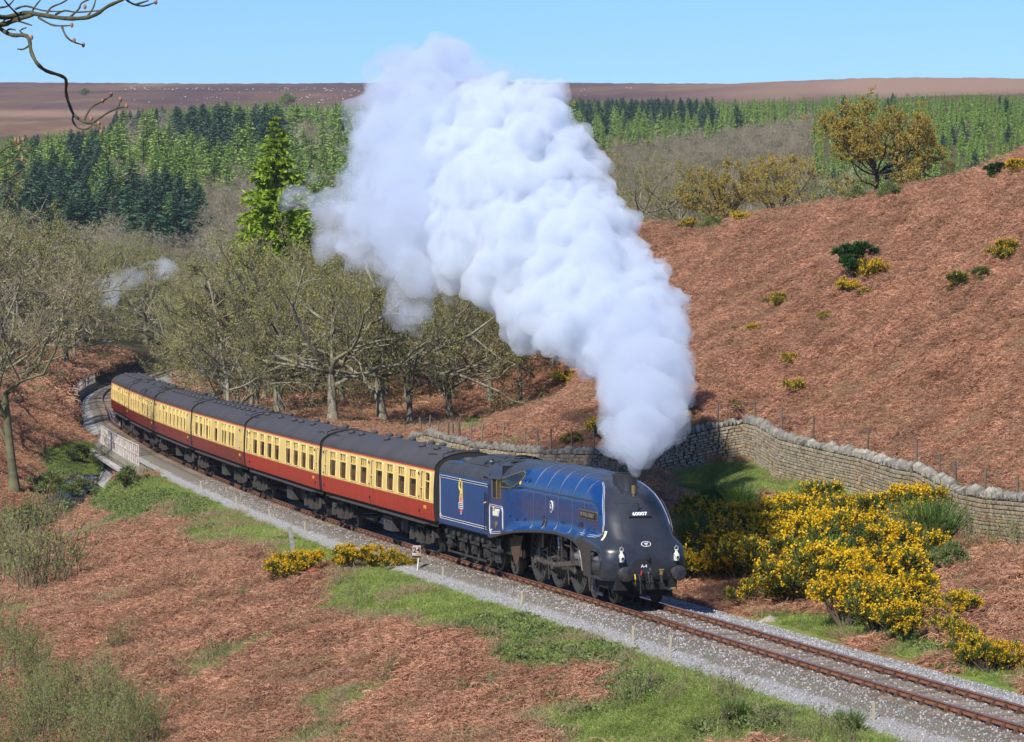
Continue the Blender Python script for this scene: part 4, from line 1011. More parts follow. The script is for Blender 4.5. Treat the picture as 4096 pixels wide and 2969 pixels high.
full = [(-a, c) for a, c in RP[::-1]] + RP[1:]
for s, dz in ((12.1, .0), (12.25, -.005), (12.9, -.03)):
    for a, c in full: vs.append((s, a, c + dz + .012))
n = len(full); b.add(vs, [(i * n + j, i * n + j + 1, (i + 1) * n + j + 1, (i + 1) * n + j) for i in range(2) for j in range(n - 1)]); b.build('cab_roof', M['sootblack'], LOCO, smooth=True)
b = MB(); b.box(10.9, 11.5, .35, .8, 3.90, 3.955); b.box(10.95, 11.45, .38, .75, 3.94, 3.965); b.build('roof_ventilator', M['sootblack'], LOCO)
b = MB(); b.add([(10.35, 1.37, 3.40), (12.2, 1.37, 3.40), (12.2, 1.44, 3.33), (10.35, 1.44, 3.33)], [(0, 1, 2, 3)]); b.build('rain_strip', M['sootblack'], LOCO)
b = MB(); b.tube([(12.32, 1.33, 1.4), (12.32, 1.36, 1.5), (12.32, 1.36, 2.7), (12.32, 1.33, 2.8)], .018, 6); b.build('cab_handrail', M['black'], LOCO)
b = MB(); b.tube([(12.62, 1.33, 1.4), (12.62, 1.36, 1.5), (12.62, 1.36, 2.7), (12.62, 1.33, 2.8)], .018, 6); b.build('cab_handrail', M['black'], LOCO)
# wheels
def wheel(name, s, sg, rad, spokes, bw=None, m=M['wheel'], parent=LOCO, solid=False):
    y = sg * .70; o_ = sg * .07
    b = MB(); ax = (0, sg, 0)
    b.lathe([(rad - .075, 0), (rad - .075, -.02), (rad, -.02), (rad, .11 * 1), (rad - .012, .125), (rad - .085, .125), (rad - .085, 0)], (0, y - o_ + 0, 0), ax, 40)
    b.lathe([(rad - .02, -.04), (rad + .028, -.04), (rad + .028, -.015), (rad - .02, -.01)], (0, y - o_, 0), ax, 40)
    tyre = b.mesh('tyre', M['tyre'], auto=35)
    root = link(name, MB().lathe([(.0, .16), (.09, .16), (.16, .13), (.17, 0)], (0, y - o_, 0), ax, 20).mesh('hub', m, auto=35), parent, loc=(s, 0, rad))
    link('tyre', tyre, root)
    b = MB()
    if solid: b.lathe([(.16, .06), (rad - .25, .03), (rad - .08, .08)], (0, y - o_, 0), ax, 28)
    for i in range(spokes):
        t = 2 * math.pi * i / spokes + .1
        b.beam((.13 * math.cos(t), y - o_ + sg * .07, .13 * math.sin(t)), ((rad - .07) * math.cos(t), y - o_ + sg * .06, (rad - .07) * math.sin(t)), .045 if rad > .7 else .05, .05, up=(0, 1, 0))
    if b.v: b.build('spokes', m, root)
    if bw is not None:
        pts = []; R_ = rad - .08
        for i in range(15): t = bw - .75 + 1.5 * i / 14; pts.append((R_ * math.cos(t), R_ * math.sin(t)))
        b = MB(); b.prism(pts, y + sg * .0, y + sg * .075); b.build('balance_weight', m, root)
    return root
b0 = -math.pi / 2 + .25
for sg in (1, -1):
    for s in (0, 1.905): wheel('bogie_wheel', s, sg, .48, 10)
    for s in (3.581, 5.791, 8.001): wheel('driving_wheel', s, sg, 1.01, 20, b0)
    wheel('trailing_wheel', 10.897, sg, .56, 10)
b = MB()
for s, rr in ((0, .48), (1.905, .48), (3.581, 1.01), (5.791, 1.01), (8.001, 1.01), (10.897, .56)): b.cyl((s, -.7, rr), (s, .7, rr), .09, 10)
b.build('axles', M['oily'], LOCO)
b = MB()
for sg in (1, -1): b.box(1.2, 12.2, sg * .55 - .02, sg * .55 + .02, .75, 1.75); b.box(-.6, 2.6, sg * .5 - .02, sg * .5 + .02, .35, .75); b.box(9.2, 12.3, sg * .9 - .02, sg * .9 + .02, .7, 1.35)
b.box(2.6, 12.0, -.55, .55, 1.1, 2.4); b.build('main_frame', M['dark'], LOCO)
# motion
cp = (-.26, -.22)   # crank pin offset (s, z)
for sg in (1, -1):
    y = sg * .90; b = MB(); pins = [(s + cp[0], 1.01 + cp[1]) for s in (3.581, 5.791, 8.001)]
    b.beam((pins[0][0] - .1, y, pins[0][1]), (pins[2][0] + .1, y, pins[2][1]), .05, .12)
    for p in pins: b.cyl((p[0], y - .05, p[1]), (p[0], y + .05 * sg + .02, p[1]), .13, 14)
    b.build('coupling_rod', M['motion'], LOCO)
    y2 = sg * 1.02; b = MB(); b.beam((pins[1][0], y2, pins[1][1]), (2.3, y2, 1.12), .05, .15); b.cyl((pins[1][0], y2 - .05, pins[1][1]), (pins[1][0], y2 + .05, pins[1][1]), .16, 14); b.build('connecting_rod', M['motion'], LOCO)
    b = MB(); b.box(2.1, 2.5, y2 - .1, y2 + .1, 1.0, 1.26); b.build('crosshead', M['motion'], LOCO)
    b = MB(); b.box(.6, 3.3, y2 - .06, y2 + .06, 1.28, 1.34); b.box(3.2, 3.28, y2 - .15, y2 + .1, 1.0, 1.85); b.build('slide_bar', M['motion'], LOCO)
    b = MB(); b.cyl((.5, y2, 1.12), (2.2, y2, 1.12), .04, 8); b.build('piston_rod', M['motion'], LOCO)
    b = MB(); b.beam((pins[1][0] - .1, y2 + sg * .07, pins[1][1] + .25), (4.9, y2 + sg * .07, 1.12), .03, .07); b.build('eccentric_rod', M['motion'], LOCO)
    b = MB(); b.tube([(4.9, y2, 1.15), (4.80, y2, 1.4), (4.88, y2, 1.75)], .05, 6); b.beam((4.85, y2, 1.55), (2.0, y2, 1.5), .03, .06); b.beam((2.35, y2 + .03 * sg, 1.1), (2.25, y2 + .03 * sg, 1.6), .03, .05); b.build('expansion_link', M['motion'], LOCO)
    b = MB(); b.box(4.3, 4.5, y2 - .1, y2 + .06, 1.1, 1.85); b.box(6.6, 6.75, y2 - .2, y2, 1.3, 1.8); b.box(3.9, 4.9, y2 - .02, y2 + .03, 1.68, 1.78); b.build('motion_bracket', M['oily'], LOCO)
    # sandpipes, brake gear, pipes, injectors
    b = MB()
    for s in (2.45, 4.68, 6.9): b.tube([(s, sg * .8, 1.7), (s + .05, sg * .78, .9), (s - .1, sg * .76, .2)], .02, 5); b.box(s - .15, s - .05, sg * .74 - .05, sg * .74 + .05, .35, .95)
    b.tube([(1.2, sg * .95, .75), (1.25, sg * .95, .5), (1.0, sg * .95, .3), (.4, sg * .95, .28)], .022, 5); b.tube([(1.4, sg * .95, .75), (1.4, sg * .95, .45), (1.1, sg * .95, .24), (.45, sg * .95, .22)], .022, 5)
    b.build('drain_pipes', M['motion'], LOCO)
    b = MB(); b.box(9.3, 10.2, sg * 1.0 - .03, sg * 1.0 + .03, .75, 1.45); b.prism([(9.0, 1.5), (10.6, 1.3), (10.4, .9), (9.9, .45), (9.6, .45)], sg * 1.02 - .02, sg * 1.02 + .02); b.build('trailing_frame', M['iron'], LOCO)
    b = MB()
    for s in (11.5, 11.75, 12.0): b.cyl((s, sg * 1.1, .45), (s, sg * 1.1, 1.2), .06, 8)
    b.box(11.3, 12.2, sg * 1.15 - .1, sg * 1.15 + .1, .75, .85); b.tube([(12.1, sg * 1.15, .5), (11.6, sg * 1.2, .4), (11.2, sg * 1.15, .42)], .035, 6); b.box(12.15, 12.45, sg * 1.1 - .16, sg * 1.1 + .16, .45, .49); b.build('injector', M['oily'], LOCO)
# ------------------------------------------------------------------ tender
TF = frame(13.7, 18.6); TF = TF @ Matrix.Translation((-13.7, 0, 0))
TEN = empty('tender', mat=TF @ Matrix.Translation((13.7, 0, 0)), label='dark blue eight wheeled tender with a coal heap behind the cab', cat='tender')
TT = Matrix.Translation((-13.7, 0, 0))
def tb(b, name, m, parent=TEN, **k):
    o = b.build(name, m, parent, **k)
    if parent is TEN: o.matrix_local = TT
    return o
x0, x1 = 12.98, 19.82; prof = [(1.33, 1.30), (1.33, 3.16), (1.31, 3.24), (1.24, 3.38), (1.12, 3.50), (.98, 3.57)]
b = MB(); vs = []
for s in (x0, x1):
    for a, c in prof: vs.append((s, a, c))
    for a, c in prof[::-1]: vs.append((s, -a, c))
n = len(prof) * 2; b.add(vs, [(j, j + 1, n + j + 1, n + j) for j in range(n - 1)], 0)
for i, q in enumerate(list(range(len(b.f)))):
    pass
b.add([(x0, -1.33, 1.3), (x0, 1.33, 1.3), (x0, 1.33, 3.2), (x0, -1.33, 3.2)], [(0, 1, 2, 3)], 1); b.add([(x1, -1.33, 1.3), (x1, 1.33, 1.3), (x1, 1.33, 3.2), (x1, 1.12, 3.5), (x1, -1.12, 3.5), (x1, -1.33, 3.2)], [(0, 1, 2, 3, 4, 5)], 1)
b.box(x0 + .05, x1 - .05, -1.3, 1.3, 1.26, 1.32, 1)
for i in (1, 2, 3, 4, n - 3, n - 4, n - 5, n - 6):
    b.m[i] = 1
tb(b, 'tank', [M['blue'], M['sootblack']], auto=45)
# coal bunker sides rising to the cab roof profile, tank top, corridor hood
b = MB()
for sg in (1, -1):
    top = [(13.0, 3.86), (14.2, 3.95), (15.4, 3.95), (16.6, 3.88), (17.6, 3.68), (18.1, 3.5)]
    vs = [(s, sg * .98, 3.5) for s, _ in top] + [(s, sg * (.98 - (z - 3.5) * .75), z) for s, z in top]; b.add(vs, [(i, i + 1, 6 + i + 1, 6 + i) for i in range(5)])
b.add([(18.1, -.98, 3.5), (18.1, .98, 3.5), (16.4, .9, 3.2), (16.4, -.9, 3.2)], [(0, 1, 2, 3)]); b.box(18.1, x1 - .02, -1.1, 1.1, 3.48, 3.53); b.box(13.0, 13.05, -1, 1, 3.2, 3.8); tb(b, 'coal_bunker', M['sootblack'])
b = MB(); b.lathe([(.26, 0), (.26, .12), (.2, .2), (0, .22)], (18.75, .45, 3.52), n=16); b.box(19.1, 19.35, .1, .5, 3.52, 3.62); tb(b, 'water_filler', M['sootblack'])
b = MB(); b.box(13.1, 19.7, -1.05, -.45, 3.5, 3.78); b.box(19.55, 19.9, -.5, .5, 2.2, 3.62); tb(b, 'corridor_hood', M['sootblack'])
M['coal'] = mat('coal', (.02, .02, .022), .25, vs=8, c2=(.008, .008, .009), objvar=.3, spec=.8)
cl = [stone_mesh('coal_lump', 60 + i, M['coal'], (1, .8, .7), .25) for i in range(4)]
pts = []; rr = random.Random(5)
for i in range(420):
    s = rr.uniform(13.05, 16.2); y = rr.uniform(-.8, .85); h = 3.62 + .22 * math.exp(-((s - 14.0) / 1.1) ** 2) * (1 - (y / 1.2) ** 2) - .12 * (s > 15.4) + rr.uniform(-.03, .05); pts.append((s, y, h))
coal = scatter('coal_heap', pts, cl, rng.uniform(0, 6.28, (420, 3)), rng.uniform(.05, .12, 420)); coal.parent = TEN; coal.matrix_local = TT
b = MB(); b.box(13.05, 17, -.92, .92, 3.3, 3.62); tb(b, 'coal_bed', M['coal'])
b = MB()
for off in (0, .075):
    a = [(19.68 - off, 3.06 - off), (13.25 + off, 3.06 - off), (13.12 + off, 2.94 - off), (13.12 + off, 1.6 + off), (13.25 + off, 1.48 + off), (19.6 - off, 1.48 + off), (19.72 - off, 1.6 + off), (19.72 - off, 2.94 - off)]
    b.tube([(s, 1.334, z) for s, z in a], .010, 4, closed=True)
tb(b, 'lining', M['lining_white'])
b = MB()
a = [(19.68 - .04, 3.02), (13.29, 3.02), (13.16, 2.90), (13.16, 1.64), (13.29, 1.52), (19.56, 1.52), (19.68, 1.64), (19.68, 2.90)]
b.tube([(s, 1.331, z) for s, z in a], .022, 4, closed=True); tb(b, 'lining_band', M['black_paint'])
# emblem: yellow lion rising over a red wheel with a white scroll (flat transfer)
em = empty('emblem', parent if False else (0, 0, 0)); em.parent = TEN; em.matrix_local = TT @ smat(16.75, 2.35, 1.335)
def epoly(name, pts, m, z): return MB().prism(pts, z - .002, z, plane='xy').build(name, m, em)
def disc(cx, cy, rx, ry, n=26): return [(cx + rx * math.cos(2 * math.pi * i / n), cy + ry * math.sin(2 * math.pi * i / n)) for i in range(n)]
lion = [(-.24, -.12), (-.23, .05), (-.15, .22), (-.17, .33), (-.08, .37), (.02, .34), (.03, .50), (.06, .60), (.04, .66), (.09, .70), (.15, .66), (.19, .56), (.17, .42), (.22, .30), (.21, .10), (.27, -.12), (.19, -.12), (.12, .12), (.0, .2), (-.10, .12), (-.16, -.12)]
MY = mat('emblem_yellow', (.82, .58, .05), .5); MR = mat('emblem_red', (.6, .06, .06), .5)
epoly('lion', lion, MY, .004)
MB().tube([(-.15, .30, .004), (-.25, .42, .004), (-.24, .60, .004), (-.14, .70, .004), (-.06, .62, .004), (-.13, .52, .004)], [.02, .02, .018, .018, .018, .024], 5).build('lion_tail', MY, em)
epoly('wheel_rim', disc(0, -.22, .17, .35), M['lining_white'], .006); epoly('wheel_disc', disc(0, -.22, .145, .32), MR, .008); epoly('wheel_centre', disc(0, -.22, .075, .17), M['lining_white'], .010); epoly('wheel_hub', disc(0, -.22, .055, .14), MR, .012)
epoly('scroll', [(-.31, -.13), (.31, -.13), (.31, -.36), (-.31, -.36)], M['lining_white'], .014); epoly('scroll_band', [(-.28, -.16), (.28, -.16), (.28, -.19), (-.28, -.19)], M['black_paint'], .016); epoly('scroll_band', [(-.28, -.30), (.28, -.30), (.28, -.33), (-.28, -.33)], M['black_paint'], .016)
text('scroll_lettering', 'BRITISH RAILWAYS', .075, Matrix.Translation((0, -.245, .017)), em, M['black_paint'], ext=.001, xs=.85)
# running gear of the tender
for sg in (1, -1):
    for i in range(4): wheel('tender_wheel', 13.70 + [0, 1.6, 3.2, 4.877][i] - 13.7, sg, .63, 12, parent=TEN)
b = MB()
for sg in (1, -1):
    y = sg * 1.12; b.box(13.0, 19.6, y - .02, y + .02, .95, 1.3)
    for i in range(4):
        s = 13.70 + [0, 1.6, 3.2, 4.877][i]; b.box(s - .35, s + .35, y - .02, y + .02, .55, .98)
tb(b, 'frame', M['dark'])
b = MB()
for sg in (1, -1):
    y = sg * 1.17
    for i in range(4):
        s = 13.70 + [0, 1.6, 3.2, 4.877][i]
        b.box(s - .14, s + .14, y, y + sg * .14, .48, .78) if sg > 0 else b.box(s - .14, s + .14, y - .14, y, .48, .78)
        b.cyl((s, y + .12 * sg, .63), (s, y + .17 * sg, .63), .10, 10)
        for q in range(5): hw = .5 - q * .07; b.box(s - hw, s + hw, min(y + .03 * sg, y + .11 * sg), max(y + .03 * sg, y + .11 * sg), .82 + q * .022, .838 + q * .022)
        for e in (-.5, .5): b.cyl((s + e, y + .07 * sg, .80), (s + e, y + .07 * sg, 1.12), .035, 8); b.cyl((s + e, y + .07 * sg, .96), (s + e, y + .07 * sg, 1.1), .075, 10)
for i in range(4): s = 13.70 + [0, 1.6, 3.2, 4.877][i]; b.cyl((s, -.75, .63), (s, .75, .63), .08, 8)
tb(b, 'axleboxes_and_springs', M['oily'])
b = MB()
for sg in (1, -1):
    b.box(13.8, 18.9, sg * 1.22 - .02, sg * 1.22 + .02, .30, .37); b.box(12.9, 13.4, sg * 1.2 - .12, sg * 1.2 + .12, .42, .46); b.box(12.9, 13.4, sg * 1.2 - .14, sg * 1.2 + .1, .9, .94); b.beam((13.0, sg * 1.2, .42), (13.0, sg * 1.2, 1.3), .05, .03); b.beam((13.35, sg * 1.2, .42), (13.35, sg * 1.2, 1.3), .05, .03)
    b.tube([(19.55, sg * .95, 1.0), (19.75, sg * .95, .6), (19.8, sg * .95, .3), (19.9, sg * .95, .22)], .05, 6)
tb(b, 'steps_and_guard_irons', M['oily'])
b = MB(); b.tube([(13.0, 1.36, 1.42), (13.0, 1.38, 1.5), (13.0, 1.38, 3.0), (13.0, 1.36, 3.08)], .018, 6); tb(b, 'handrail', M['black'])
b = MB(); b.box(12.4, 13.0, -1.1, 1.1, 1.2, 1.26); b.box(12.5, 13.1, -.9, .9, 2.3, 3.5); tb(b, 'fall_plate', M['dark'])
# ------------------------------------------------------------------ people
def skin_mesh(name, nodes, edges, m, sub=1, subs=2):
    me = bpy.data.meshes.new(name); me.from_pydata([n[0] for n in nodes], edges, []); o = bpy.data.objects.new(name, me); COL.objects.link(o)
    md = o.modifiers.new('skin', 'SKIN'); md.use_smooth_shade = True
    for i, n in enumerate(nodes):
        r_ = n[1] if hasattr(n[1], '__len__') else (n[1], n[1]); me.skin_vertices[0].data[i].radius = r_
    me.skin_vertices[0].data[0].use_root = True
    sb_ = o.modifiers.new('sub', 'SUBSURF'); sb_.levels = subs; sb_.render_levels = subs
    dg = bpy.context.evaluated_depsgraph_get(); ev = o.evaluated_get(dg); m2 = bpy.data.meshes.new_from_object(ev); bpy.data.objects.remove(o)
    m2.materials.clear(); m2.materials.append(m); m2.polygons.foreach_set('use_smooth', [True] * len(m2.polygons)); m2.name = name; return m2
def person(mtx, label, jacket, pose='lean', cap=None, hair=None, sc=1.0, grp=None, legs=True):
    """figure facing +X, standing at z=0, 1.75 m"""
    t = empty('person', mat=mtx @ Matrix.Scale(sc, 4), label=label, cat='person', group=grp)
    lean = {'lean': .32, 'sit': .05, 'arm': .05}[pose]; hip = .48 if pose == 'sit' else .93
    H = lambda z: (lean * (z - .93) * 1.0 if z > .93 else 0)
    dz = hip - .93
    def P(x, y, z): return (x + H(z), y, z + dz)
    arm = [(P(0, .19, 1.43), .055), (P(.12, .27, 1.2), .047), (P(.34, .24, 1.08), .038), (P(.42, .22, 1.06), (.03, .045))]
    arm2 = [(P(0, -.19, 1.43), .055), (P(-.02, -.28, 1.17), .047), (P(.2, -.25, 1.02), .038), (P(.28, -.22, 1.02), (.03, .045))]
    nodes = [(P(0, 0, .95), (.13, .16)), (P(0, 0, 1.15), (.11, .145)), (P(.01, 0, 1.36), (.12, .165)), (P(.0, 0, 1.47), (.065, .07)), (P(.03, 0, 1.56), (.062, .06)), (P(.05, 0, 1.66), (.095, .075)), (P(.045, 0, 1.74), (.085, .07))]
    edges = [(i, i + 1) for i in range(6)]
    for a in (arm, arm2):
        k_ = len(nodes); nodes += a; edges += [(2, k_)] + [(k_ + i, k_ + i + 1) for i in range(3)]
        for f in range(4):
            k2 = len(nodes); q = a[-1][0]; off = (f - 1.5) * .02
            nodes += [((q[0] + .05, q[1] + off, q[2] + .0), .010), ((q[0] + .075 - abs(f - 1.4) * .008, q[1] + off, q[2] - .03), .009)]; edges += [(k_ + 3, k2), (k2, k2 + 1)]
        k2 = len(nodes); s_ = 1 if a is arm else -1; nodes += [((q[0] + .02, q[1] - s_ * .045, q[2] - .005), .011)]; edges += [(k_ + 3, k2)]
    for s_ in (1, -1):
        k_ = len(nodes)
        if pose == 'sit': lg = [((0, s_ * .1, .46), .085), ((.42, s_ * .12, .48), .06), ((.42, s_ * .12, .1), .045), ((.52, s_ * .12, .05), .04)]
        else: lg = [((0, s_ * .1, .86), .085), ((.02, s_ * .1, .48), .06), ((0, s_ * .1, .1), .045), ((.12, s_ * .1, .05), .04)]
        nodes += lg; edges += [(0, k_)] + [(k_ + i, k_ + i + 1) for i in range(3)]
    link('body', skin_mesh('body', nodes, edges, M['skin'], subs=1), t)
    # clothing: the same chain, a little wider
    n2 = [(p, tuple(np.array(r_ if hasattr(r_, '__len__') else (r_, r_)) * 1.13 + .008)) for p, r_ in nodes[:4]]; e2 = [(0, 1), (1, 2), (2, 3)]; n2[3] = (nodes[3][0], (.075, .08))
    n2[3] = ((nodes[3][0][0], nodes[3][0][1], nodes[3][0][2] - .03), (.085, .095))
    for a in (arm, arm2):
        k_ = len(n2); n2 += [(a[0][0], .078), (a[1][0], .066), (a[2][0], .055)]; e2 += [(2, k_), (k_, k_ + 1), (k_ + 1, k_ + 2)]
    link('jacket', skin_mesh('jacket', n2, e2, jacket, subs=1), t)
    n3 = [(nodes[0][0], (.145, .175))]; e3 = []
    for s_ in (1, -1):
        k_ = len(n3)
        lg = [((0, s_ * .1, .46), .1), ((.42, s_ * .12, .48), .075), ((.42, s_ * .12, .12), .06)] if pose == 'sit' else [((0, s_ * .1, .86), .1), ((.02, s_ * .1, .48), .075), ((0, s_ * .1, .12), .06)]
        n3 += lg; e3 += [(0, k_), (k_, k_ + 1), (k_ + 1, k_ + 2)]
    link('trousers', skin_mesh('trousers', n3, e3, M['trousers'], subs=1), t)
    hx, hy, hz = nodes[5][0]
    b = MB()
    for s_ in (1, -1): b.ball((hx + .092, s_ * .032, hz + .0), .012, 6, 4)
    b.build('eyes', M['black_paint'], t); b = MB(); b.ball((hx + .1, 0, hz - .035), .016, 6, 5, (1, .8, 1.4)); b.ball((hx + .088, 0, hz - .075), .014, 6, 4, (.5, 1.8, .5)); 
    for s_ in (1, -1): b.ball((hx, s_ * .08, hz - .01), .022, 6, 4, (.8, .4, 1.2))
    b.build('face_features', M['skin'], t)
    if cap: b = MB(); b.ball((hx - .005, 0, hz + .06), .108, 12, 8, (1, .92, .7)); b.ball((hx + .09, 0, hz + .055), .07, 10, 4, (1, .95, .15)); b.build('cap', cap, t, smooth=True)
    if hair: b = MB(); b.ball((hx - .03, 0, hz + .03), .108, 12, 8, (.9, .92, 1)); b.ball((hx - .06, 0, hz - .07), .075, 8, 6, (.7, 1.1, 1.2)); b.build('hair', hair, t, smooth=True)
    return t
M['trousers'] = mat('dark_trousers', (.02, .025, .05), .9); M['navy'] = mat('navy_jacket', (.035, .045, .10), .8, vs=6, c2=(.015, .02, .05)); M['purple'] = mat('blue_overall', (.07, .055, .17), .9, vs=8, c2=(.04, .035, .1))
M['cap_blue'] = mat('blue_cap', (.02, .035, .20), .7); M['dark_cloth'] = mat('black_cloth', (.015, .015, .02), .9); M['white_cloth'] = mat('white_cloth', (.7, .74, .78), .8); M['hair'] = mat('fair_hair', (.5, .33, .15), .7); M['hair_dark'] = mat('dark_hair', (.05, .03, .02), .7); M['red_cloth'] = mat('red_cloth', (.35, .05, .06), .8)
def rot_out(a): return Matrix.Rotation(a, 4, 'Z')
person(LF @ Matrix.Translation((11.3, 1.02, 1.36)) @ rot_out(R(90 + 35)), 'driver in blue cap and purplish overalls leaning from the cab side window', M['purple'], cap=M['cap_blue'], sc=.95)
person(LF @ Matrix.Translation((12.6, .92, 1.36)) @ rot_out(R(90)), 'crewman in navy jacket leaning out between cab and tender over the handrail', M['navy'], hair=M['hair_dark'], sc=1.0)
# ------------------------------------------------------------------ carriages
M['cream'] = mat('coach_cream', (.76, .56, .20), .38, var=.10, vs=1.2, coat=.1)
wcr = N('coach_red'); nz = wcr.noise(1.0, 6, .7, sc=(6, 6, .5)); oi = wcr.n('ObjectInfo')
cr_ = wcr.ramp(nz, [(.25, (.24, .018, .012)), (.7, (.46, .030, .018))]); x = wcr.mix(wcr.maprange(oi.outputs['Random'], 0, 1, .0, .0), cr_, (.3, .1, .1)); wcr.col(cr_)
wcr.b.inputs['Roughness'].default_value = .38; M['crimson'] = wcr.m
wcr2 = wcr.m.copy(); wcr2.name = 'coach_maroon'
for nd in wcr2.node_tree.nodes:
    if nd.type == 'VALTORGB': nd.color_ramp.elements[0].color = (.11, .014, .012, 1); nd.color_ramp.elements[1].color = (.24, .024, .018, 1)
M['maroon'] = wcr2
M['coach_roof'] = mat('coach_roof_grey', (.050, .047, .050), .75, var=.25, vs=.7)
M['line_yellow'] = mat('line_yellow', (.75, .38, .03), .5); M['line_red'] = mat('line_red', (.42, .035, .02), .5)
M['under'] = mat('underframe_grime', (.060, .054, .048), .85, vs=6, c2=(.025, .022, .02)); M['underdark'] = mat('underframe_black', (.018, .017, .016), .9)
wgl = N('coach_glass'); tr = wgl.n('BsdfTransparent'); tr.inputs[0].default_value = (.62, .68, .66, 1); gl = wgl.n('BsdfGlossy'); gl.inputs['Roughness'].default_value = .04; fz = wgl.n('Fresnel'); fz.inputs[0].default_value = 1.5
mx = wgl.n('MixShader'); wgl.l(wgl.math('ADD', fz.outputs[0], .05), mx.inputs[0]); wgl.l(tr.outputs[0], mx.inputs[1]); wgl.l(gl.outputs[0], mx.inputs[2]); wgl.l(mx.outputs[0], wgl.out.inputs[0]); M['coach_glass'] = wgl.m
M['coach_in'] = mat('coach_interior', (.018, .024, .018), .9, vs=2, c2=(.010, .012, .009)); M['seat'] = mat('seat_cloth', (.022, .022, .016), .9); M['curtain_glint'] = mat('curtain_glint', (.55, .5, .38), .9)
CL = 19.66
SIDE = [(1.29, 1.345), (1.55, 1.375), (1.95, 1.395), (2.5, 1.39), (3.0, 1.36), (3.20, 1.335)]
def cy(z): return float(np.interp(z, [p[0] for p in SIDE], [p[1] for p in SIDE]))
def coach(k, wins, doors, small, vents, label, red, num, arms=()):
    """wins: (centre, width) measured back from the front end; doors: centres; small: narrow frosted lights"""
    s0 = 20.3 + 20.2 * k; Fm = frame(s0 + 2.9, s0 + 17.0) @ Matrix.Translation((-2.9, 0, 0))
    t = empty('coach', mat=Fm, label=label, cat='carriage', group='red and cream carriages of the train')
    WZ0, WZ1 = 2.03, 3.05
    holes = sorted([(c - w / 2, c + w / 2, WZ0, WZ1) for c, w in wins] + [(c - w / 2, c + w / 2, WZ0, WZ1) for c, w in small] + [(c - .17, c + .17, 2.05, 3.0) for c in doors])
    # camera side, built round the window openings
    xs = sorted(set([0, CL] + [round(h[0], 3) for h in holes] + [round(h[1], 3) for h in holes])); zs = [1.29, 1.55, 1.95, WZ0, 2.5, WZ1, 3.13, 3.20]
    def inh(x, z): return any(h[0] < x < h[1] and WZ0 < z < WZ1 for h in holes)
    for nm, za, zb_, m in (('lower_panel', 1.29, 1.95, red), ('upper_panel', 1.95, 3.20, M['cream'])):
        b = MB(); zz = [z for z in zs if za <= z <= zb_]
        for i in range(len(xs) - 1):
            for j in range(len(zz) - 1):
                if inh((xs[i] + xs[i + 1]) / 2, (zz[j] + zz[j + 1]) / 2): continue
                a, c, d, e = xs[i], xs[i + 1], zz[j], zz[j + 1]
                b.add([(a, cy(d), d), (c, cy(d), d), (c, cy(e), e), (a, cy(e), e)], [(0, 1, 2, 3)])
        if nm == 'upper_panel':
            for h in holes:   # reveals
                a, c = h[0], h[1]; q = [(a, WZ0), (c, WZ0), (c, WZ1), (a, WZ1)]
                for i in range(4):
                    p, p2 = q[i], q[(i + 1) % 4]; b.add([(p[0], cy(p[1]), p[1]), (p2[0], cy(p2[1]), p2[1]), (p2[0], cy(p2[1]) - .05, p2[1]), (p[0], cy(p[1]) - .05, p[1])], [(0, 1, 2, 3)])
        # far side
        for j in range(len(zz) - 1): d, e = zz[j], zz[j + 1]; b.add([(0, -cy(d), d), (CL, -cy(d), d), (CL, -cy(e), e), (0, -cy(e), e)], [(3, 2, 1, 0)])
        b.build(nm, m, t, fix=False)
    for nm, z, h, m in (('waist_line', 1.95, .022, M['line_yellow']), ('cantrail_line', 3.12, .02, M['line_yellow']), ('cantrail_band', 3.15, .055, M['line_red'])):
        b = MB()
        for sg in (1, -1): b.add([(x, sg * (cy(zz_) + .004), zz_) for x in (0, CL) for zz_ in (z, z + h)], [(0, 1, 3, 2)])
        b.build(nm, m, t)
    # roof
    RPf = [(1.335, 3.20), (1.345, 3.23), (1.29, 3.37), (1.16, 3.51), (.95, 3.64), (.65, 3.75), (.33, 3.81), (0, 3.83)]
    fullp = RPf + [(-a, c) for a, c in RPf[::-1][1:]]; n = len(fullp); b = MB(); X_ = [-.02, CL * .25, CL * .5, CL * .75, CL + .02]; b.add([(x, a, c) for x in X_ for a, c in fullp], [(i * n + j, i * n + j + 1, (i + 1) * n + j + 1, (i + 1) * n + j) for i in range(4) for j in range(n - 1)])
    rf = b.build('roof', M['coach_roof'], t, smooth=True)
    for x in (.0, CL): b = MB(); b.tube([(x, a, c + .01) for a, c in fullp], .022, 5); b.build('roof_rim', M['underdark'], rf)
    vm = ventm
    for x, y in vents: o = link('roof_ventilator', vm, t, loc=(x, y, 3.815 - abs(y) * .06))
    for x in (1.4, CL - 1.4): b = MB(); b.tube([(x, .9, 3.69), (x + .5, .88, 3.70), (x + 1.1, .95, 3.66)], .018, 4); b.build('roof_rail', M['underdark'], t)
    # ends, floor, partitions, seats
    b = MB()
    for x in (0, CL): b.add([(x, a, c) for a, c in [(1.345, 1.29), (1.395, 2.0), (1.335, 3.2)] + RPf[2:] + [(-a, c) for a, c in RPf[::-1][1:-1]] + [(-1.335, 3.2), (-1.345, 1.29)]], [tuple(range(3 + len(RPf) - 2 + len(RPf) - 2 + 2))])
    for x, d in ((0, -1), (CL, 1)):
        b.box(min(x, x + d * .26), max(x, x + d * .26), -.5, .5, 1.2, 3.45)
        b.box(min(x, x + d * .05), max(x, x + d * .05), .85, .95, 1.3, 3.5)
    b.build('end_wall', M['underdark'], t, fix=False)
    b = MB(); b.box(.1, CL - .1, -1.3, 1.3, 1.28, 1.33); b.box(.1, CL - .1, -1.30, -1.27, 1.33, 3.2)
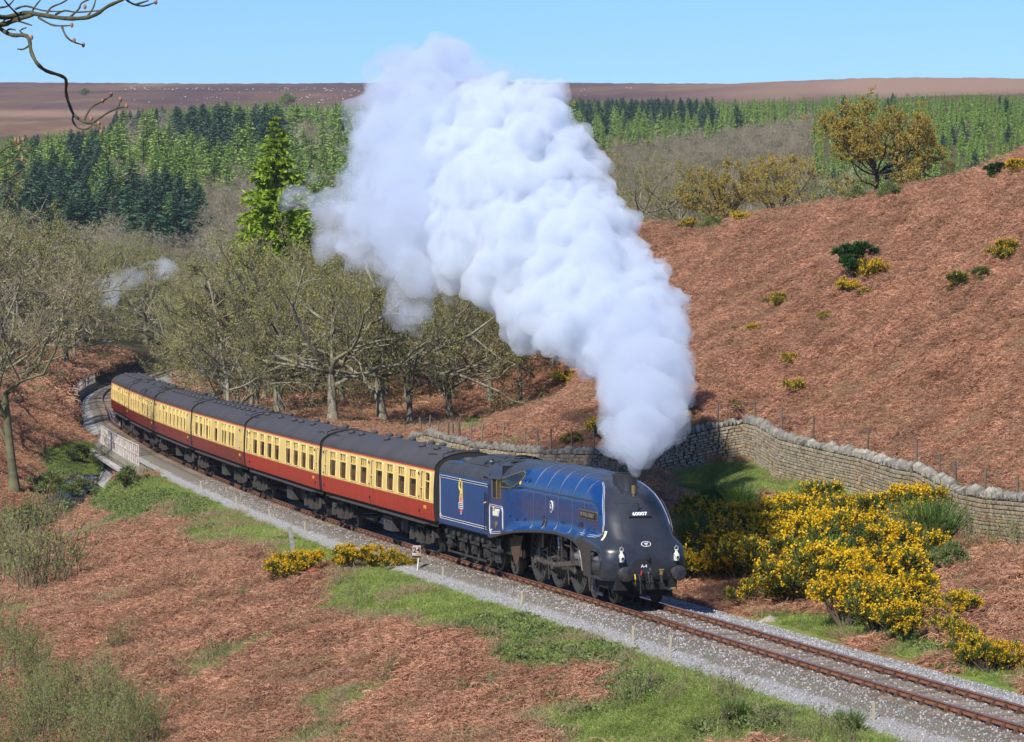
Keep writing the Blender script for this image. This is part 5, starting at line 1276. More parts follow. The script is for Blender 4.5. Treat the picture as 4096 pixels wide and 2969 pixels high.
    for x in [c for c in doors]: b.box(x - .5, x - .46, -1.3, 1.28, 1.33, 3.3)
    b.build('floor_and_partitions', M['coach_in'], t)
    b = MB()
    for c, w in wins:
        for y in (.9, .45, -.45, -.9): b.box(c + w / 2 + .12, c + w / 2 + .28, y - .22, y + .22, 1.33, 2.5)
        b.box(c - .2, c + .2, .7, 1.3, 1.98, 2.02)
    b.build('seats', M['seat'], t)
    # windows
    def win(c, w, nm='window', frost=False):
        z0, z1 = WZ0, WZ1; y0, y1 = cy(z0), cy(z1)
        def P(x, z, o=.0): return (x, cy(z) + o, z)
        b = MB(); e = .035; rr = .06
        ring = []
        for (cx_, cz_, a0) in ((c + w / 2 - rr, z1 - rr, 0), (c - w / 2 + rr, z1 - rr, 90), (c - w / 2 + rr, z0 + rr, 180), (c + w / 2 - rr, z0 + rr, 270)):
            for a in (0, 45, 90): ring.append(P(cx_ + rr * math.cos(R(a0 + a)), cz_ + rr * math.sin(R(a0 + a)), .004))
        b.tube(ring, .022, 4, closed=True); f = b.build(nm, M['cream'], t)
        b = MB(); b.beam(P(c - w / 2, 2.73, -.01), P(c + w / 2, 2.73, -.01), .04, .045, up=(0, 0, 1))
        if w > .8:
            for q in (-.25, 0, .25): b.beam(P(c + q * w, 2.73, -.015), P(c + q * w, z1, -.015), .03, .03, up=(0, 1, 0))
        b.build('ventilator_bars', M['cream'], f)
        b = MB(); b.add([P(c - w / 2, z0, -.03), P(c + w / 2, z0, -.03), P(c + w / 2, 2.5, -.03), P(c - w / 2, 2.5, -.03), P(c + w / 2, z1, -.03), P(c - w / 2, z1, -.03)], [(0, 1, 2, 3), (3, 2, 4, 5)]); b.build('pane', M['coach_glass'] if not frost else M['coach_in'], f)
        if w > .8:
            b = MB()
            for q in (-.42, .36): b.box(c + q * w, c + q * w + .07, 1.24, 1.27, 2.76, 3.02)
            b.box(c - w * .17, c + w * .17, 1.22, 1.25, 2.79, 3.0); b.build('curtain_glint', M['curtain_glint'], f)  # pale curtain panels also paint the white reflection of the sliding ventilators
    for c, w in wins: win(c, w)
    for c, w in small: win(c, w, frost=False)
    for c in doors:
        b = MB()
        for e in (-.33, .33): b.beam((c + e, cy(1.3) + .003, 1.3), (c + e, cy(2.0) + .004, 2.0), .012, .012, up=(0, 1, 0)); b.beam((c + e, cy(2.0) + .004, 2.0), (c + e, cy(3.1) + .004, 3.1), .012, .012, up=(0, 1, 0))
        d = b.build('door', M['underdark'], t)
        b = MB(); b.tube([(c - .17, cy(2.05) + .004, 2.05), (c + .17, cy(2.05) + .004, 2.05), (c + .17, cy(3) + .004, 3.0), (c - .17, cy(3) + .004, 3.0)], .018, 4, closed=True); b.beam((c - .17, cy(2.45), 2.45), (c + .17, cy(2.45), 2.45), .05, .04); b.build('door_light_frame', M['cream'], d)
        b = MB(); b.add([(c - .17, cy(2.05) - .03, 2.05), (c + .17, cy(2.05) - .03, 2.05), (c + .17, cy(3) - .03, 3.0), (c - .17, cy(3) - .03, 3.0)], [(0, 1, 2, 3)]); b.build('pane', M['glass'], d)
        b = MB(); b.cyl((c + .28, cy(2.1), 2.1), (c + .28, cy(2.1) + .05, 2.1), .025, 6); b.box(c + .31, c + .35, cy(1.6), cy(1.6) + .04, 1.5, 1.62); b.box(c + .31, c + .35, cy(2.4), cy(2.4) + .04, 2.9, 3.02); b.build('handle', M['underdark'], d)
    text('running_number', num, .17, Matrix(((-1, 0, 0), (0, 0, 1), (0, 1, 0))).to_4x4().__class__(((-1, 0, 0, 1.35), (0, 0, 1, cy(1.75) + .004), (0, 1, 0, 1.74), (0, 0, 0, 1))), t, M['line_yellow'], bold=.004)
    # underframe
    b = MB()
    for sg in (1, -1): b.box(.1, CL - .1, sg * 1.2 - .03, sg * 1.2 + .03, 1.08, 1.29)
    b.box(.0, CL, -1.2, 1.2, 1.2, 1.28); b.box(7, 12.6, -.06, .06, .6, 1.2); b.build('underframe', M['underdark'], t)
    for a, c in ((1.1, 8.7), (9.0, 17.6)): b = MB(); b.box(a, c, 1.3, 1.5, 1.13, 1.17); b.build('footboard', M['under'], t)
    for x0_, x1_, y0_, y1_, z0_, z1_, nm in ((7.1, 8.55, .9, 1.28, .42, .98, 'battery_box'), (6.1, 6.9, .2, .9, .45, 1.0, 'vacuum_cylinder')):
        b = MB(); b.box(x0_, x1_, y0_, y1_, z0_, z1_); b.box(x0_ + .35, x0_ + .5, y1_, y1_ + .04, z1_ - .22, z1_ - .14); b.box(x0_ + .8, x0_ + .95, y1_, y1_ + .04, z1_ - .22, z1_ - .14) if nm == 'battery_box' else None; b.build(nm, M['under'], t)
    b = MB(); b.beam((14.9, 1.2, 1.1), (14.6, 1.15, .5), .04, .04); b.beam((14.3, 1.2, 1.1), (14.6, 1.15, .5), .04, .04); b.beam((14.6, 1.15, .5), (13.0, .3, .6), .04, .04); b.build('dynamo_bracket', M['under'], t)
    for cx in (2.95, 16.9): bogie(cx, t)
    # gangway bellows and hoses to the next vehicle
    b = MB(); b.tube([(-.05, .75, 3.62), (-.25, .8, 3.2), (-.3, .9, 2.4), (-.1, .8, 1.4)], .03, 6); b.cyl((-.02, .9, 1.05), (-.42, .9, 1.05), .09, 10); b.cyl((-.42, .9, 1.05), (-.46, .9, 1.05), .2, 14); b.build('end_hose_and_buffer', M['underdark'], t)
    b = MB(); b.tube([(-.03, 1.02, 3.62), (.25, .95, 3.76), (.4, .5, 3.86), (.42, -.5, 3.86)], .022, 5); b.build('roof_conduit', M['underdark'], t)
    return t
ventm = MB().lathe([(.13, 0), (.15, .03), (.14, .09), (.08, .14), (0, .15)], (0, 0, 0), n=10).mesh('roof_ventilator', M['coach_roof'], smooth=True)
wm = {}
def bogie(cx, t):
    if 'b' not in wm:
        b = MB()
        for sg in (1, -1):
            y = sg * 1.0
            b.prism([(-1.75, .62), (-1.75, .80), (-.6, .86), (-.45, .98), (.45, .98), (.6, .86), (1.75, .80), (1.75, .62), (.5, .5), (-.5, .5)], y - .04, y + .04)
            b.box(-1.9, -1.75, -1.0, 1.0, .6, .8) if sg > 0 else b.box(1.75, 1.9, -1.0, 1.0, .6, .8)
        b.box(-.3, .3, -1.05, 1.05, .55, 1.05)
        wm['b'] = b.mesh('bogie_frame', M['under'])
        b = MB()
        for sg in (1, -1):
            y = sg * 1.08
            for e in (-1.295, 1.295):
                b.box(e - .15, e + .15, min(y, y + .16 * sg), max(y, y + .16 * sg), .34, .62); b.box(e - .5, e + .5, min(y, y + .06 * sg), max(y, y + .06 * sg), .40, .46)
                for q in (-.4, .4):
                    b.cyl((e + q, y, .46), (e + q, y, .80), .075, 9); b.cyl((e + q, y + .02 * sg, .80), (e + q, y + .02 * sg, .86), .04, 6)
                b.box(e - .25, e + .25, min(y, y + .1 * sg), max(y, y + .1 * sg), .66, .84)
            for q in range(5): hw = .52 - q * .06; b.box(-hw, hw, min(y, y + .13 * sg), max(y, y + .13 * sg), .30 + q * .03, .325 + q * .03)
            b.box(-.34, -.26, min(y, y + .14 * sg), max(y, y + .14 * sg), .28, .9); b.box(.26, .34, min(y, y + .14 * sg), max(y, y + .14 * sg), .28, .9); b.box(-.55, .55, min(y, y + .1 * sg), max(y, y + .1 * sg), .86, .95)
        wm['a'] = b.mesh('axleboxes_and_springs', M['under'])
        b = MB()
        for sg in (1, -1): b.lathe([(0, .1), (.1, .1), (.14, .05), (.38, .03), (.42, .1), (.455, .1), (.455, -.02), (.485, -.03), (.485, -.055), (.1, -.05)], (0, sg * .68, 0), (0, sg, 0), 24)
        b.cyl((0, -.7, 0), (0, .7, 0), .075, 10); wm['w'] = b.mesh('wheelset', M['wheel'], auto=35)
        b = MB(); b.ball((0, 0, 0), .27, 12, 8, (1, .8, 1)); wm['r'] = b.mesh('air_reservoir', M['under'], smooth=True)
    f = link('bogie', wm['b'], t, loc=(cx, 0, 0)); s = link('springs', wm['a'], f); s['kind'] = 'stuff'
    for e in (-1.295, 1.295): link('wheelset', wm['w'], f, loc=(e, 0, .457))
    return f
V8 = [(c, .45) for c in (1.0, 3.2, 5.5, 11.4, 16.0, 17.9)] + [(c, -.45) for c in (.8, 5.8, 7.6, 10.8, 13.0, 14.7, 17.5)]
Vm = [(c, y) for c in np.linspace(3, 17, 9) for y in (.45, -.45)]
coach(0, [(3.23, 1.15), (5.08, 1.12), (6.97, 1.12), (8.86, 1.18), (11.6, 1.2), (13.5, 1.15), (15.42, 1.2), (17.4, 1.22)], [1.88, 10.2, 18.85], [(.92, .7)], V8, 'red and cream carriage coupled directly behind the blue tender', M['crimson'], 'E 4286')
W8 = [(1.78, 1.2), (3.65, 1.25), (5.63, 1.25), (7.6, 1.25), (10.62, 1.3), (12.62, 1.3), (14.65, 1.3), (16.7, 1.3)]
W8 = [(c + .0, w) for c, w in W8]
coach(1, W8, [.55, 18.05], [(19.12, .6)], [(1.2, .45), (3.4, -.45), (6.5, .45), (7.9, -.45), (9.4, .45), (10.3, -.45), (11.2, .45), (14.9, .45), (17.5, -.45), (18.6, .45)], 'red and cream carriage coupled next behind the leading carriage, ending at the pale stake gap', M['crimson'], 'E 1321')
coach(2, [(3.75, 1.0), (4.85, .9), (6.4, .9), (7.35, .85), (9.95, 1.3), (12.3, .55), (13.35, 1.0), (14.5, .55), (15.75, 1.2), (17.65, 1.25)], [.85, 19.2], [], Vm, 'corridor carriage with unevenly spaced windows, darker maroon below, and a roof edge of close ventilators', M['maroon'], 'E 1823')
coach(3, [(2.85, .95), (4.55, .95), (6.35, 1.0), (8.3, 1.0), (10.35, 1.1), (12.6, 1.1), (14.3, .8), (16.2, .9)], [1.15, 18.0, 13.5], [(19.1, .6)], Vm, 'cream and maroon carriage beside the near end of the white bridge railing', M['maroon'], 'E 3872')
coach(4, [(2.3, 1.1), (4.2, 1.1), (6.1, 1.1), (8.0, 1.1), (11.5, 1.1), (13.4, 1.1), (15.3, 1.1), (17.2, 1.1)], [.85, 9.75, 18.7], [], V8, 'second last carriage, foreshortened where the train bends over the bridge', M['maroon'], 'E 4990')
coach(5, [(2.3, 1.1), (4.2, 1.1), (6.1, 1.1), (8.0, 1.1), (11.5, 1.1), (13.4, 1.1), (15.3, 1.1), (17.2, 1.1)], [.85, 9.75, 18.7], [], Vm, 'last carriage at the tail of the train beside the bend', M['maroon'], 'E 4455')
C0 = frame(20.3 + 2.9, 20.3 + 17.0) @ Matrix.Translation((-2.9, 0, 0))
def seated(x, label, jacket, **k): person(C0 @ Matrix.Translation((x, .95, 1.42)) @ rot_out(R(8)), label, jacket, 'sit', **k)
seated(11.5, 'passenger in a white coat at a window near the middle of the leading carriage', M['white_cloth'], hair=M['white_cloth'])
seated(6.9, 'child in a pale bobble hat behind a window of the leading carriage', M['navy'], cap=M['white_cloth'], sc=.85)
seated(3.1, 'fair haired passenger in red behind the foremost wide window', M['red_cloth'], hair=M['hair'])
# the arm out of the second window from the rear of the leading coach belongs to a whole passenger inside
pm = C0 @ Matrix.Translation((15.3, .92, 1.40)) @ rot_out(R(90)); person(pm @ Matrix.Rotation(R(-6), 4, 'Y'), 'passenger in black leaning an arm from an open window of the leading carriage', M['dark_cloth'], hair=M['hair_dark'], sc=.98)
# ------------------------------------------------------------------ plants: builders
def nrm(a): return a / np.maximum(np.linalg.norm(a, axis=-1, keepdims=True), 1e-9)
def quads(P, D, L, W, rg, taper=.35):
    """leaf-like quads: base P, direction D, length L, width W"""
    P = np.asarray(P, float); D = nrm(np.asarray(D, float)); n = len(P); L = np.broadcast_to(L, n)[:, None]; W = np.broadcast_to(W, n)[:, None]
    S = nrm(np.cross(D, nrm(rg.normal(size=(n, 3)))))
    v = np.stack([P - S * W / 2, P + S * W / 2, P + D * L + S * W / 2 * taper, P + D * L - S * W / 2 * taper], 1).reshape(-1, 3)
    f = np.arange(4 * n).reshape(n, 4); return v, f
def join(parts):
    """[(v, f, mat index, tone per part or per face)] -> arrays"""
    V, Fq, FM, T = [], [], [], []; n = 0
    for v, f, m, t in parts:
        V.append(v); Fq.append(f + n); FM.append(np.full(len(f), m)); t = np.broadcast_to(np.asarray(t, float), len(f)); T.append(np.repeat(t, 4) if len(v) == 4 * len(f) else np.full(len(v), float(np.mean(t)))); n += len(v)
    return np.concatenate(V), np.concatenate(Fq), np.concatenate(FM), np.concatenate(T)
def veg(name, parts, mats):
    v, f, m, t = join(parts); return mesh_np(name, v, f, mats, m, False, dict(tone=t))
def segtubes(segs, n):
    """segs array rows p0(3) p1(3) r0 r1 -> prisms"""
    s = np.asarray(segs, float); p0, p1, r0, r1 = s[:, :3], s[:, 3:6], s[:, 6], s[:, 7]; d = nrm(p1 - p0); a = nrm(np.cross(d, np.where(np.abs(d[:, 2:3]) > .9, [[1., 0, 0]], [[0., 0, 1]]))); b = np.cross(d, a)
    th = 2 * np.pi * np.arange(n) / n; c, s_ = np.cos(th), np.sin(th); ring = a[:, None] * c[None, :, None] + b[:, None] * s_[None, :, None]
    v = np.concatenate([p0[:, None] + ring * r0[:, None, None], p1[:, None] + ring * r1[:, None, None]], 1); m = len(s)
    j = np.arange(n); f = np.stack([j, (j + 1) % n, n + (j + 1) % n, n + j], -1)[None] + (np.arange(m) * 2 * n)[:, None, None]
    return v.reshape(-1, 3), f.reshape(-1, 4)
def treegen(seed, H=12., trunk=.28, spread=.95, limbs=8, up=.45, gnarl=.22, r0=.30, kids=(6, 5, 5, 4), lean=0.0, central=False, twigr=.014):
    rg = np.random.default_rng(seed); segs = {0: [], 1: [], 2: [], 3: [], 4: []}; tips = []
    def grow(p, d, L, r, lv, n):
        st = L / n; pts = [(p, r, d)]; 
        for i in range(n):
            g_ = gnarl * (1.0 if lv else .25)
            d = nrm(d + rg.normal(size=3) * g_ + np.array([0, 0, .06 if lv in (1, 2) else .0])); q = p + d * st; r1 = r * (1 - (.62 if lv else .35) * 1 / n * (1.0))
            segs[lv].append([*p, *q, r, r1]); p, r = q, r1; pts.append((p, r, d))
        return pts
    tr = grow(np.zeros(3), nrm(np.array([lean, 0, 1.])), H * trunk, r0, 0, 4)
    # flare
    segs[0][0][6] *= 1.45
    top = tr[-1]; mains = []
    if central:
        ct = grow(top[0], nrm(top[2] + [0, 0, .5]), H * (1 - trunk) * .85, top[1], 1, 9); src = ct[:-2]
        for i in range(limbs * 2):
            q = src[int(i / (limbs * 2) * len(src))]; a = rg.uniform(0, 6.28); el = rg.uniform(.35, .8); mains.append((q[0], np.array([math.cos(a), math.sin(a), el]), H * spread * .5 * rg.uniform(.6, 1) * (1 - .5 * i / (limbs * 2)), q[1] * .5))
        mains.append((ct[-1][0], ct[-1][2], H * .1, ct[-1][1]))
    else:
        for i in range(limbs):
            q = tr[-1] if i > 2 else tr[-2 - (i % 2)]; a = 6.28 * i / limbs + rg.uniform(-.4, .4); el = rg.uniform(up * .4, up * 2.6); dd = nrm(np.array([math.cos(a), math.sin(a), el]))
            LL = H * (1 - trunk) * (.62 + .38 * dd[2]) * rg.uniform(.75, 1.0) * (spread * (1 - dd[2]) + dd[2]); mains.append((q[0] + rg.normal(size=3) * .05, dd, LL, top[1] * rg.uniform(.42, .62)))
    for p, d, L, r in mains:
        b1 = grow(np.asarray(p, float), nrm(d), L, r, 1, 6)
        for k1 in range(kids[0]):
            i1 = 1 + int(rg.uniform(.12, 1) * (len(b1) - 1.01)); q = b1[i1]; L2 = L * .52 * (1.15 - .6 * i1 / len(b1)) * rg.uniform(.7, 1.1)
            d2 = nrm(q[2] + nrm(rg.normal(size=3)) * .95 + [0, 0, .15]); b2 = grow(q[0], d2, L2, q[1] * .6, 2, 4)
            for k2 in range(kids[1]):
                i2 = 1 + int(rg.uniform(0, 1) * (len(b2) - 1.01)); q2 = b2[i2]; L3 = L2 * .5 * rg.uniform(.6, 1.1); d3 = nrm(q2[2] + nrm(rg.normal(size=3)) * .95 + [0, 0, .12]); b3 = grow(q2[0], d3, L3, max(q2[1] * .55, .016), 3, 3)
                for k3 in range(kids[2]):
                    q3 = b3[1 + int(rg.uniform(0, 1) * (len(b3) - 1.01))]; L4 = max(.35, L3 * .55) * rg.uniform(.6, 1.2); d4 = nrm(q3[2] + nrm(rg.normal(size=3)) * .95 + [0, 0, .1])
                    e = q3[0] + d4 * L4; segs[4].append([*q3[0], *e, twigr, twigr * .5])
                    for k4 in range(kids[3]): f_ = rg.uniform(.25, 1); tips.append((q3[0] + d4 * L4 * f_, nrm(d4 + nrm(rg.normal(size=3)) * .9)))
    return segs, tips, rg
M['bark'] = mat('bark', (.30, .28, .20), .95, vs=2.2, c2=(.11, .10, .07), bump=.5, bd=.05, objvar=.25, sc=(3, 3, .7))
M['bark_mossy'] = mat('mossy_bark', (.20, .20, .10), .95, vs=1.6, c2=(.08, .075, .045), bump=.5, bd=.05, objvar=.2)
M['bark_dark'] = mat('dark_bark', (.10, .085, .06), .95, vs=2.5, c2=(.04, .034, .026))
M['twig'] = leafmat('twigs', (.075, .065, .038), (.25, .215, .13), trans=0, rough=.9)
M['bud'] = leafmat('buds', (.22, .23, .05), (.42, .44, .12), trans=.25)
M['twig_grey'] = leafmat('grey_twigs', (.20, .16, .115), (.42, .36, .27), trans=0, rough=.9)
M['bronze'] = leafmat('young_leaf', (.30, .23, .04), (.56, .42, .10), trans=.35)
M['larch'] = leafmat('larch_needles', (.17, .26, .02), (.42, .55, .05), trans=.3)
M['larch_far'] = leafmat('young_larch', (.12, .20, .035), (.31, .43, .09), trans=.2)
M['spruce'] = leafmat('spruce_needles', (.022, .055, .034), (.07, .135, .07), trans=.1)
M['holly'] = leafmat('holly_leaf', (.010, .035, .008), (.035, .10, .02), trans=.1, rough=.3)
M['gorse_g'] = leafmat('gorse_green', (.045, .065, .014), (.12, .155, .035), trans=.15)
M['gorse_y'] = leafmat('gorse_flower', (.62, .34, .004), (.86, .58, .01), trans=.35, rough=.5)
M['gorse_stem'] = mat('gorse_stem', (.10, .075, .05), .95)
M['broom'] = leafmat('broom_stem', (.035, .085, .015), (.12, .20, .04), trans=.2)
M['bracken'] = leafmat('dead_bracken', (.165, .070, .040), (.55, .285, .175), trans=.15, rough=.85, extra=(.78, .56, .38), patchy=.3)
M['grass'] = leafmat('grass_blade', (.10, .17, .03), (.30, .38, .085), trans=.35, rough=.6, extra=(.55, .50, .26), patchy=.25)
M['straw'] = leafmat('straw', (.22, .16, .09), (.48, .38, .22), trans=.3, rough=.8)
M['bramble'] = leafmat('bramble_leaf', (.07, .10, .03), (.22, .27, .09), trans=.25, rough=.5)
M['heather'] = leafmat('heather', (.035, .022, .015), (.09, .06, .04), trans=.05, rough=.9)
def bare_tree(seed, budm=None, buds=2.0, bark='bark', twig='twig', **k):
    segs, tips, rg = treegen(seed, **k)
    v0, f0 = segtubes(segs[0] + segs[1], 7); v2, f2 = segtubes(segs[2], 5)
    trunk = mesh_np('trunk', np.concatenate([v0, v2]), np.concatenate([f0, f2 + len(v0)]), [M[bark]], smooth=True)
    v3, f3 = segtubes(segs[3], 3); v4, f4 = segtubes(segs[4], 3)
    P = np.array([t[0] for t in tips]); D = np.array([t[1] for t in tips]); n = len(P); L = rg.uniform(.18, .45, n)
    zs = 12.0 / (np.percentile(P[:, 2], 99.7) + .1); P = P * zs; v3 = v3 * zs; v4 = v4 * zs; trunk.vertices.foreach_set('co', (np.concatenate([v0, v2]) * zs).astype(np.float32).ravel()); trunk.update()
    vt, ft = quads(P, D, L, .028, rg)
    parts = [(v3, f3, 0, .35), (v4, f4, 0, .5), (vt, ft, 0, rg.uniform(0, 1, n))]
    if buds:
        m = int(n * buds); i = rg.integers(0, n, m); Pb = P[i] + D[i] * (L[i] * rg.uniform(.2, 1.1, m))[:, None]; vb, fb = quads(Pb, rg.normal(size=(m, 3)), rg.uniform(.04, .09, m) * (2.2 if budm else 1), rg.uniform(.03, .06, m) * (2.2 if budm else 1), rg, .6); parts.append((vb, fb, 1, rg.uniform(0, 1, m)))
    crown = veg('crown', parts, [M[twig], M[budm or 'bud']]); return trunk, crown
TREES = {}
TREES['oak'] = [bare_tree(11 + i, buds=3.2, H=12, trunk=.22, spread=1.0, limbs=9, up=.5, gnarl=.26, r0=.30) for i in range(3)]
TREES['wood'] = [bare_tree(31 + i, H=12, trunk=.30, spread=.62, limbs=7, up=.95, gnarl=.2, r0=.22, buds=1.2, kids=(6, 5, 4, 4)) for i in range(3)]
TREES['slim'] = [bare_tree(51 + i, H=12, trunk=.40, spread=.62, limbs=9, up=.9, gnarl=.12, r0=.17, central=True, buds=1.0, kids=(5, 4, 4, 3)) for i in range(2)]
TREES['budding'] = [bare_tree(71 + i, budm='bronze', buds=3.6, H=12, trunk=.22, spread=1.0, limbs=11, up=.55, gnarl=.2, r0=.30, bark='bark_dark') for i in range(2)]
TREES['dome'] = [bare_tree(81, budm='bronze', buds=7.5, H=12, trunk=.24, spread=1.2, limbs=17, up=.45, gnarl=.2, r0=.34, bark='bark_dark', kids=(6, 5, 5, 3))]
TREES['tall'] = [bare_tree(91, H=12, trunk=.34, spread=.5, limbs=5, buds=.5, up=.9, gnarl=.3, r0=.20, bark='bark_mossy', lean=.05)]
TREES['far'] = [bare_tree(101 + i, twig='twig_grey', H=12, trunk=.2, spread=.75, limbs=8, up=.8, gnarl=.2, r0=.2, buds=.4, kids=(5, 4, 4, 3), twigr=.02) for i in range(3)]
def conifer(seed, m, H=12., wid=.26, dens=26, sp=.55, droop=.25, near=False, gap=.0, bark='bark_dark'):
    rg = np.random.default_rng(seed); P, D, L, W = [], [], [], []
    for i in range(dens):
        t = (i + .5) / dens; z = H * (.10 + .9 * t); rad = H * wid * (1 - t) ** .85 + .12
        for j in range(int(9 + (6 if near else 0))):
            if rg.random() < gap: continue
            a = rg.uniform(0, 6.28); rr = rad * rg.uniform(.55, 1.1); d = np.array([math.cos(a), math.sin(a), -droop + rg.uniform(-.15, .25)])
            for q in np.arange(.15, 1.0, .24 if not near else .10):
                k_ = 1 if not near else 3
                for _ in range(k_): P.append([d[0] * rr * q, d[1] * rr * q, z + d[2] * rr * q]); D.append(d + rg.normal(size=3) * .55); L.append(rr * (.34 if not near else .22) * rg.uniform(.6, 1.3)); W.append(H * (.032 if not near else .013) * rg.uniform(.6, 1.2))
    P = np.array(P); n = len(P); v, f = quads(P, np.array(D), np.array(L), np.array(W), rg, .5)
    vt, ft = segtubes([[0, 0, -.3, 0, 0, H * .5, .16, .09], [0, 0, H * .5, 0, 0, H, .09, .01]], 6)
    return veg('conifer', [(v, f, 0, rg.uniform(0, 1, n)), (vt, ft, 1, .5)], [M[m], M[bark]]), (v, f, vt, ft, n, rg)
LARCH = [conifer(200 + i, 'larch_far', wid=.22, droop=.1, gap=.1, dens=22)[0] for i in range(4)]
SPRUCE = [conifer(220 + i, 'spruce', wid=.24, droop=.3, dens=26)[0] for i in range(4)]
def bush(seed, nst=26, H=1.5, W=1.7, green=5200, flower=2600, fl_top=True, green_m='gorse_g', leaf=.055, lumps=16):
    rg = np.random.default_rng(seed); C = rg.normal(size=(lumps, 3)) * [W * .28, W * .28, 0]; C[:, 2] = rg.uniform(.25, .8, lumps) * H * (1 - .35 * (np.hypot(C[:, 0], C[:, 1]) / W)); rad = rg.uniform(.18, .36, lumps) * W * .62
    seg = [[*(C[i] * [.15, .15, 0]), *C[i], .035, .012] for i in range(lumps)]; vs, fs = segtubes(seg, 4)
    def pts(n, lo, hi):
        i = rg.integers(0, lumps, n); d = nrm(rg.normal(size=(n, 3))); d[:, 2] = np.where(d[:, 2] < -.35, -d[:, 2], d[:, 2]); r = rad[i] * rg.uniform(lo, hi, n) * (1 + .25 * np.sin(d[:, 0] * 9 + i) * np.cos(d[:, 1] * 8 + i)); p = C[i] + d * r[:, None] * [1, 1, .9]; p[:, 2] = np.maximum(p[:, 2], .03); return p, d
    p, d = pts(green, .35, 1.0); vg, fg = quads(p, d + rg.normal(size=(green, 3)) * .45 + [0, 0, .35], rg.uniform(.07, .17, green), leaf * .45, rg)
    parts = [(vs, fs, 0, .5), (vg, fg, 1, rg.uniform(0, 1, green))]; fl = None
    if flower:
        # blossom in spikes of several flowers
        ns = flower // 7; p, d = pts(ns, .82, 1.12); ax = nrm(d + [0, 0, .7]); pp = np.repeat(p, 7, 0) + np.repeat(ax, 7, 0) * np.tile(np.linspace(0, .16, 7), ns)[:, None] + rg.normal(size=(ns * 7, 3)) * .018; n = len(pp)
        vf, ff = quads(pp, rg.normal(size=(n, 3)), rg.uniform(.03, .06, n), rg.uniform(.03, .055, n), rg, .8); fl = veg('flowers', [(vf, ff, 0, rg.uniform(0, 1, n))], [M['gorse_y']])
    return veg('foliage', parts, [M['gorse_stem'], M[green_m]]), fl
GORSE = {'full': [bush(300 + i, green=4600, flower=3000) for i in range(4)], 'mid': [bush(310 + i, green=4600, flower=1500) for i in range(3)], 'dark': [bush(320, green=5200, flower=0, leaf=.07), bush(321, green=4600, flower=350)]}
HOLLY = bush(330, green=7000, flower=0, green_m='holly', leaf=.12, H=2.6, W=1.5, lumps=22)[0]
SHRUB = [bush(340 + i, green=2600, flower=0, green_m='bramble', leaf=.10, H=1.4, W=1.8) [0] for i in range(2)]
def broom(seed, H=1.6, n=900, m='broom', spread=.45):
    rg = np.random.default_rng(seed); a = rg.uniform(0, 6.28, n); r = rg.uniform(0, 1, n) ** .6; P = np.stack([np.cos(a) * r * .35, np.sin(a) * r * .35, np.zeros(n)], -1); D = np.stack([np.cos(a) * r * spread, np.sin(a) * r * spread, np.ones(n)], -1) + rg.normal(size=(n, 3)) * .10
    parts = []; L = rg.uniform(.4, 1, n) * H / 3
    for k in range(3):
        v, f = quads(P, D, L, .016, rg, 1.0); parts.append((v, f, 0, rg.uniform(0, 1, n))); P = P + nrm(D) * L[:, None]; D = D + np.stack([np.cos(a) * .12, np.sin(a) * .12, np.zeros(n)], -1) + rg.normal(size=(n, 3)) * .12
    return veg('stems', parts, [M[m]])
BROOM = [broom(400), broom(401, 1.3, 700)]
def sapling(seed, H=1.6, n=26, m='bramble', leaf=.03, nl=2200, tw='twig'):
    """thin upright stems with sparse small leaves"""
    rg = np.random.default_rng(seed); seg = []; P = []
    for i in range(n):
        p = rg.normal(size=3) * [.25, .25, 0]; d = nrm(np.array([rg.normal() * .22, rg.normal() * .22, 1])); h = H * rg.uniform(.5, 1); 
        for k in range(5): q = p + d * h / 5; seg.append([*p, *q, .010 * (1 - k / 6), .010 * (1 - (k + 1) / 6)]); d = nrm(d + rg.normal(size=3) * .13); P.append((p, q)); p = q
        for k in range(4):
            b = P[-1 - rg.integers(0, 4)]; e = b[0] + nrm(d + rg.normal(size=3) * .6) * h * .25; seg.append([*b[0], *e, .005, .003]); P.append((b[0], e))
    v, f = segtubes(seg, 3); i = rg.integers(0, len(P), nl); t = rg.uniform(0, 1, nl)[:, None]; A = np.array([x[0] for x in P]); B = np.array([x[1] for x in P]); pts = A[i] * (1 - t) + B[i] * t + rg.normal(size=(nl, 3)) * .03; pts = pts[pts[:, 2] > .25 * H]
    n2 = len(pts); vl, fl = quads(pts, rg.normal(size=(n2, 3)), leaf * 1.5, leaf, rg, .5); return veg('sapling', [(v, f, 0, .6), (vl, fl, 1, rg.uniform(0, 1, n2))], [M[tw], M[m]])
M['fresh'] = leafmat('fresh_leaf', (.12, .17, .03), (.27, .34, .08), trans=.4)
SAPL = [sapling(500 + i, H=2.0, m='fresh', nl=800, n=24) for i in range(3)]
SCRUB = [sapling(510 + i, H=1.0, n=20, m='fresh', nl=160) for i in range(2)]
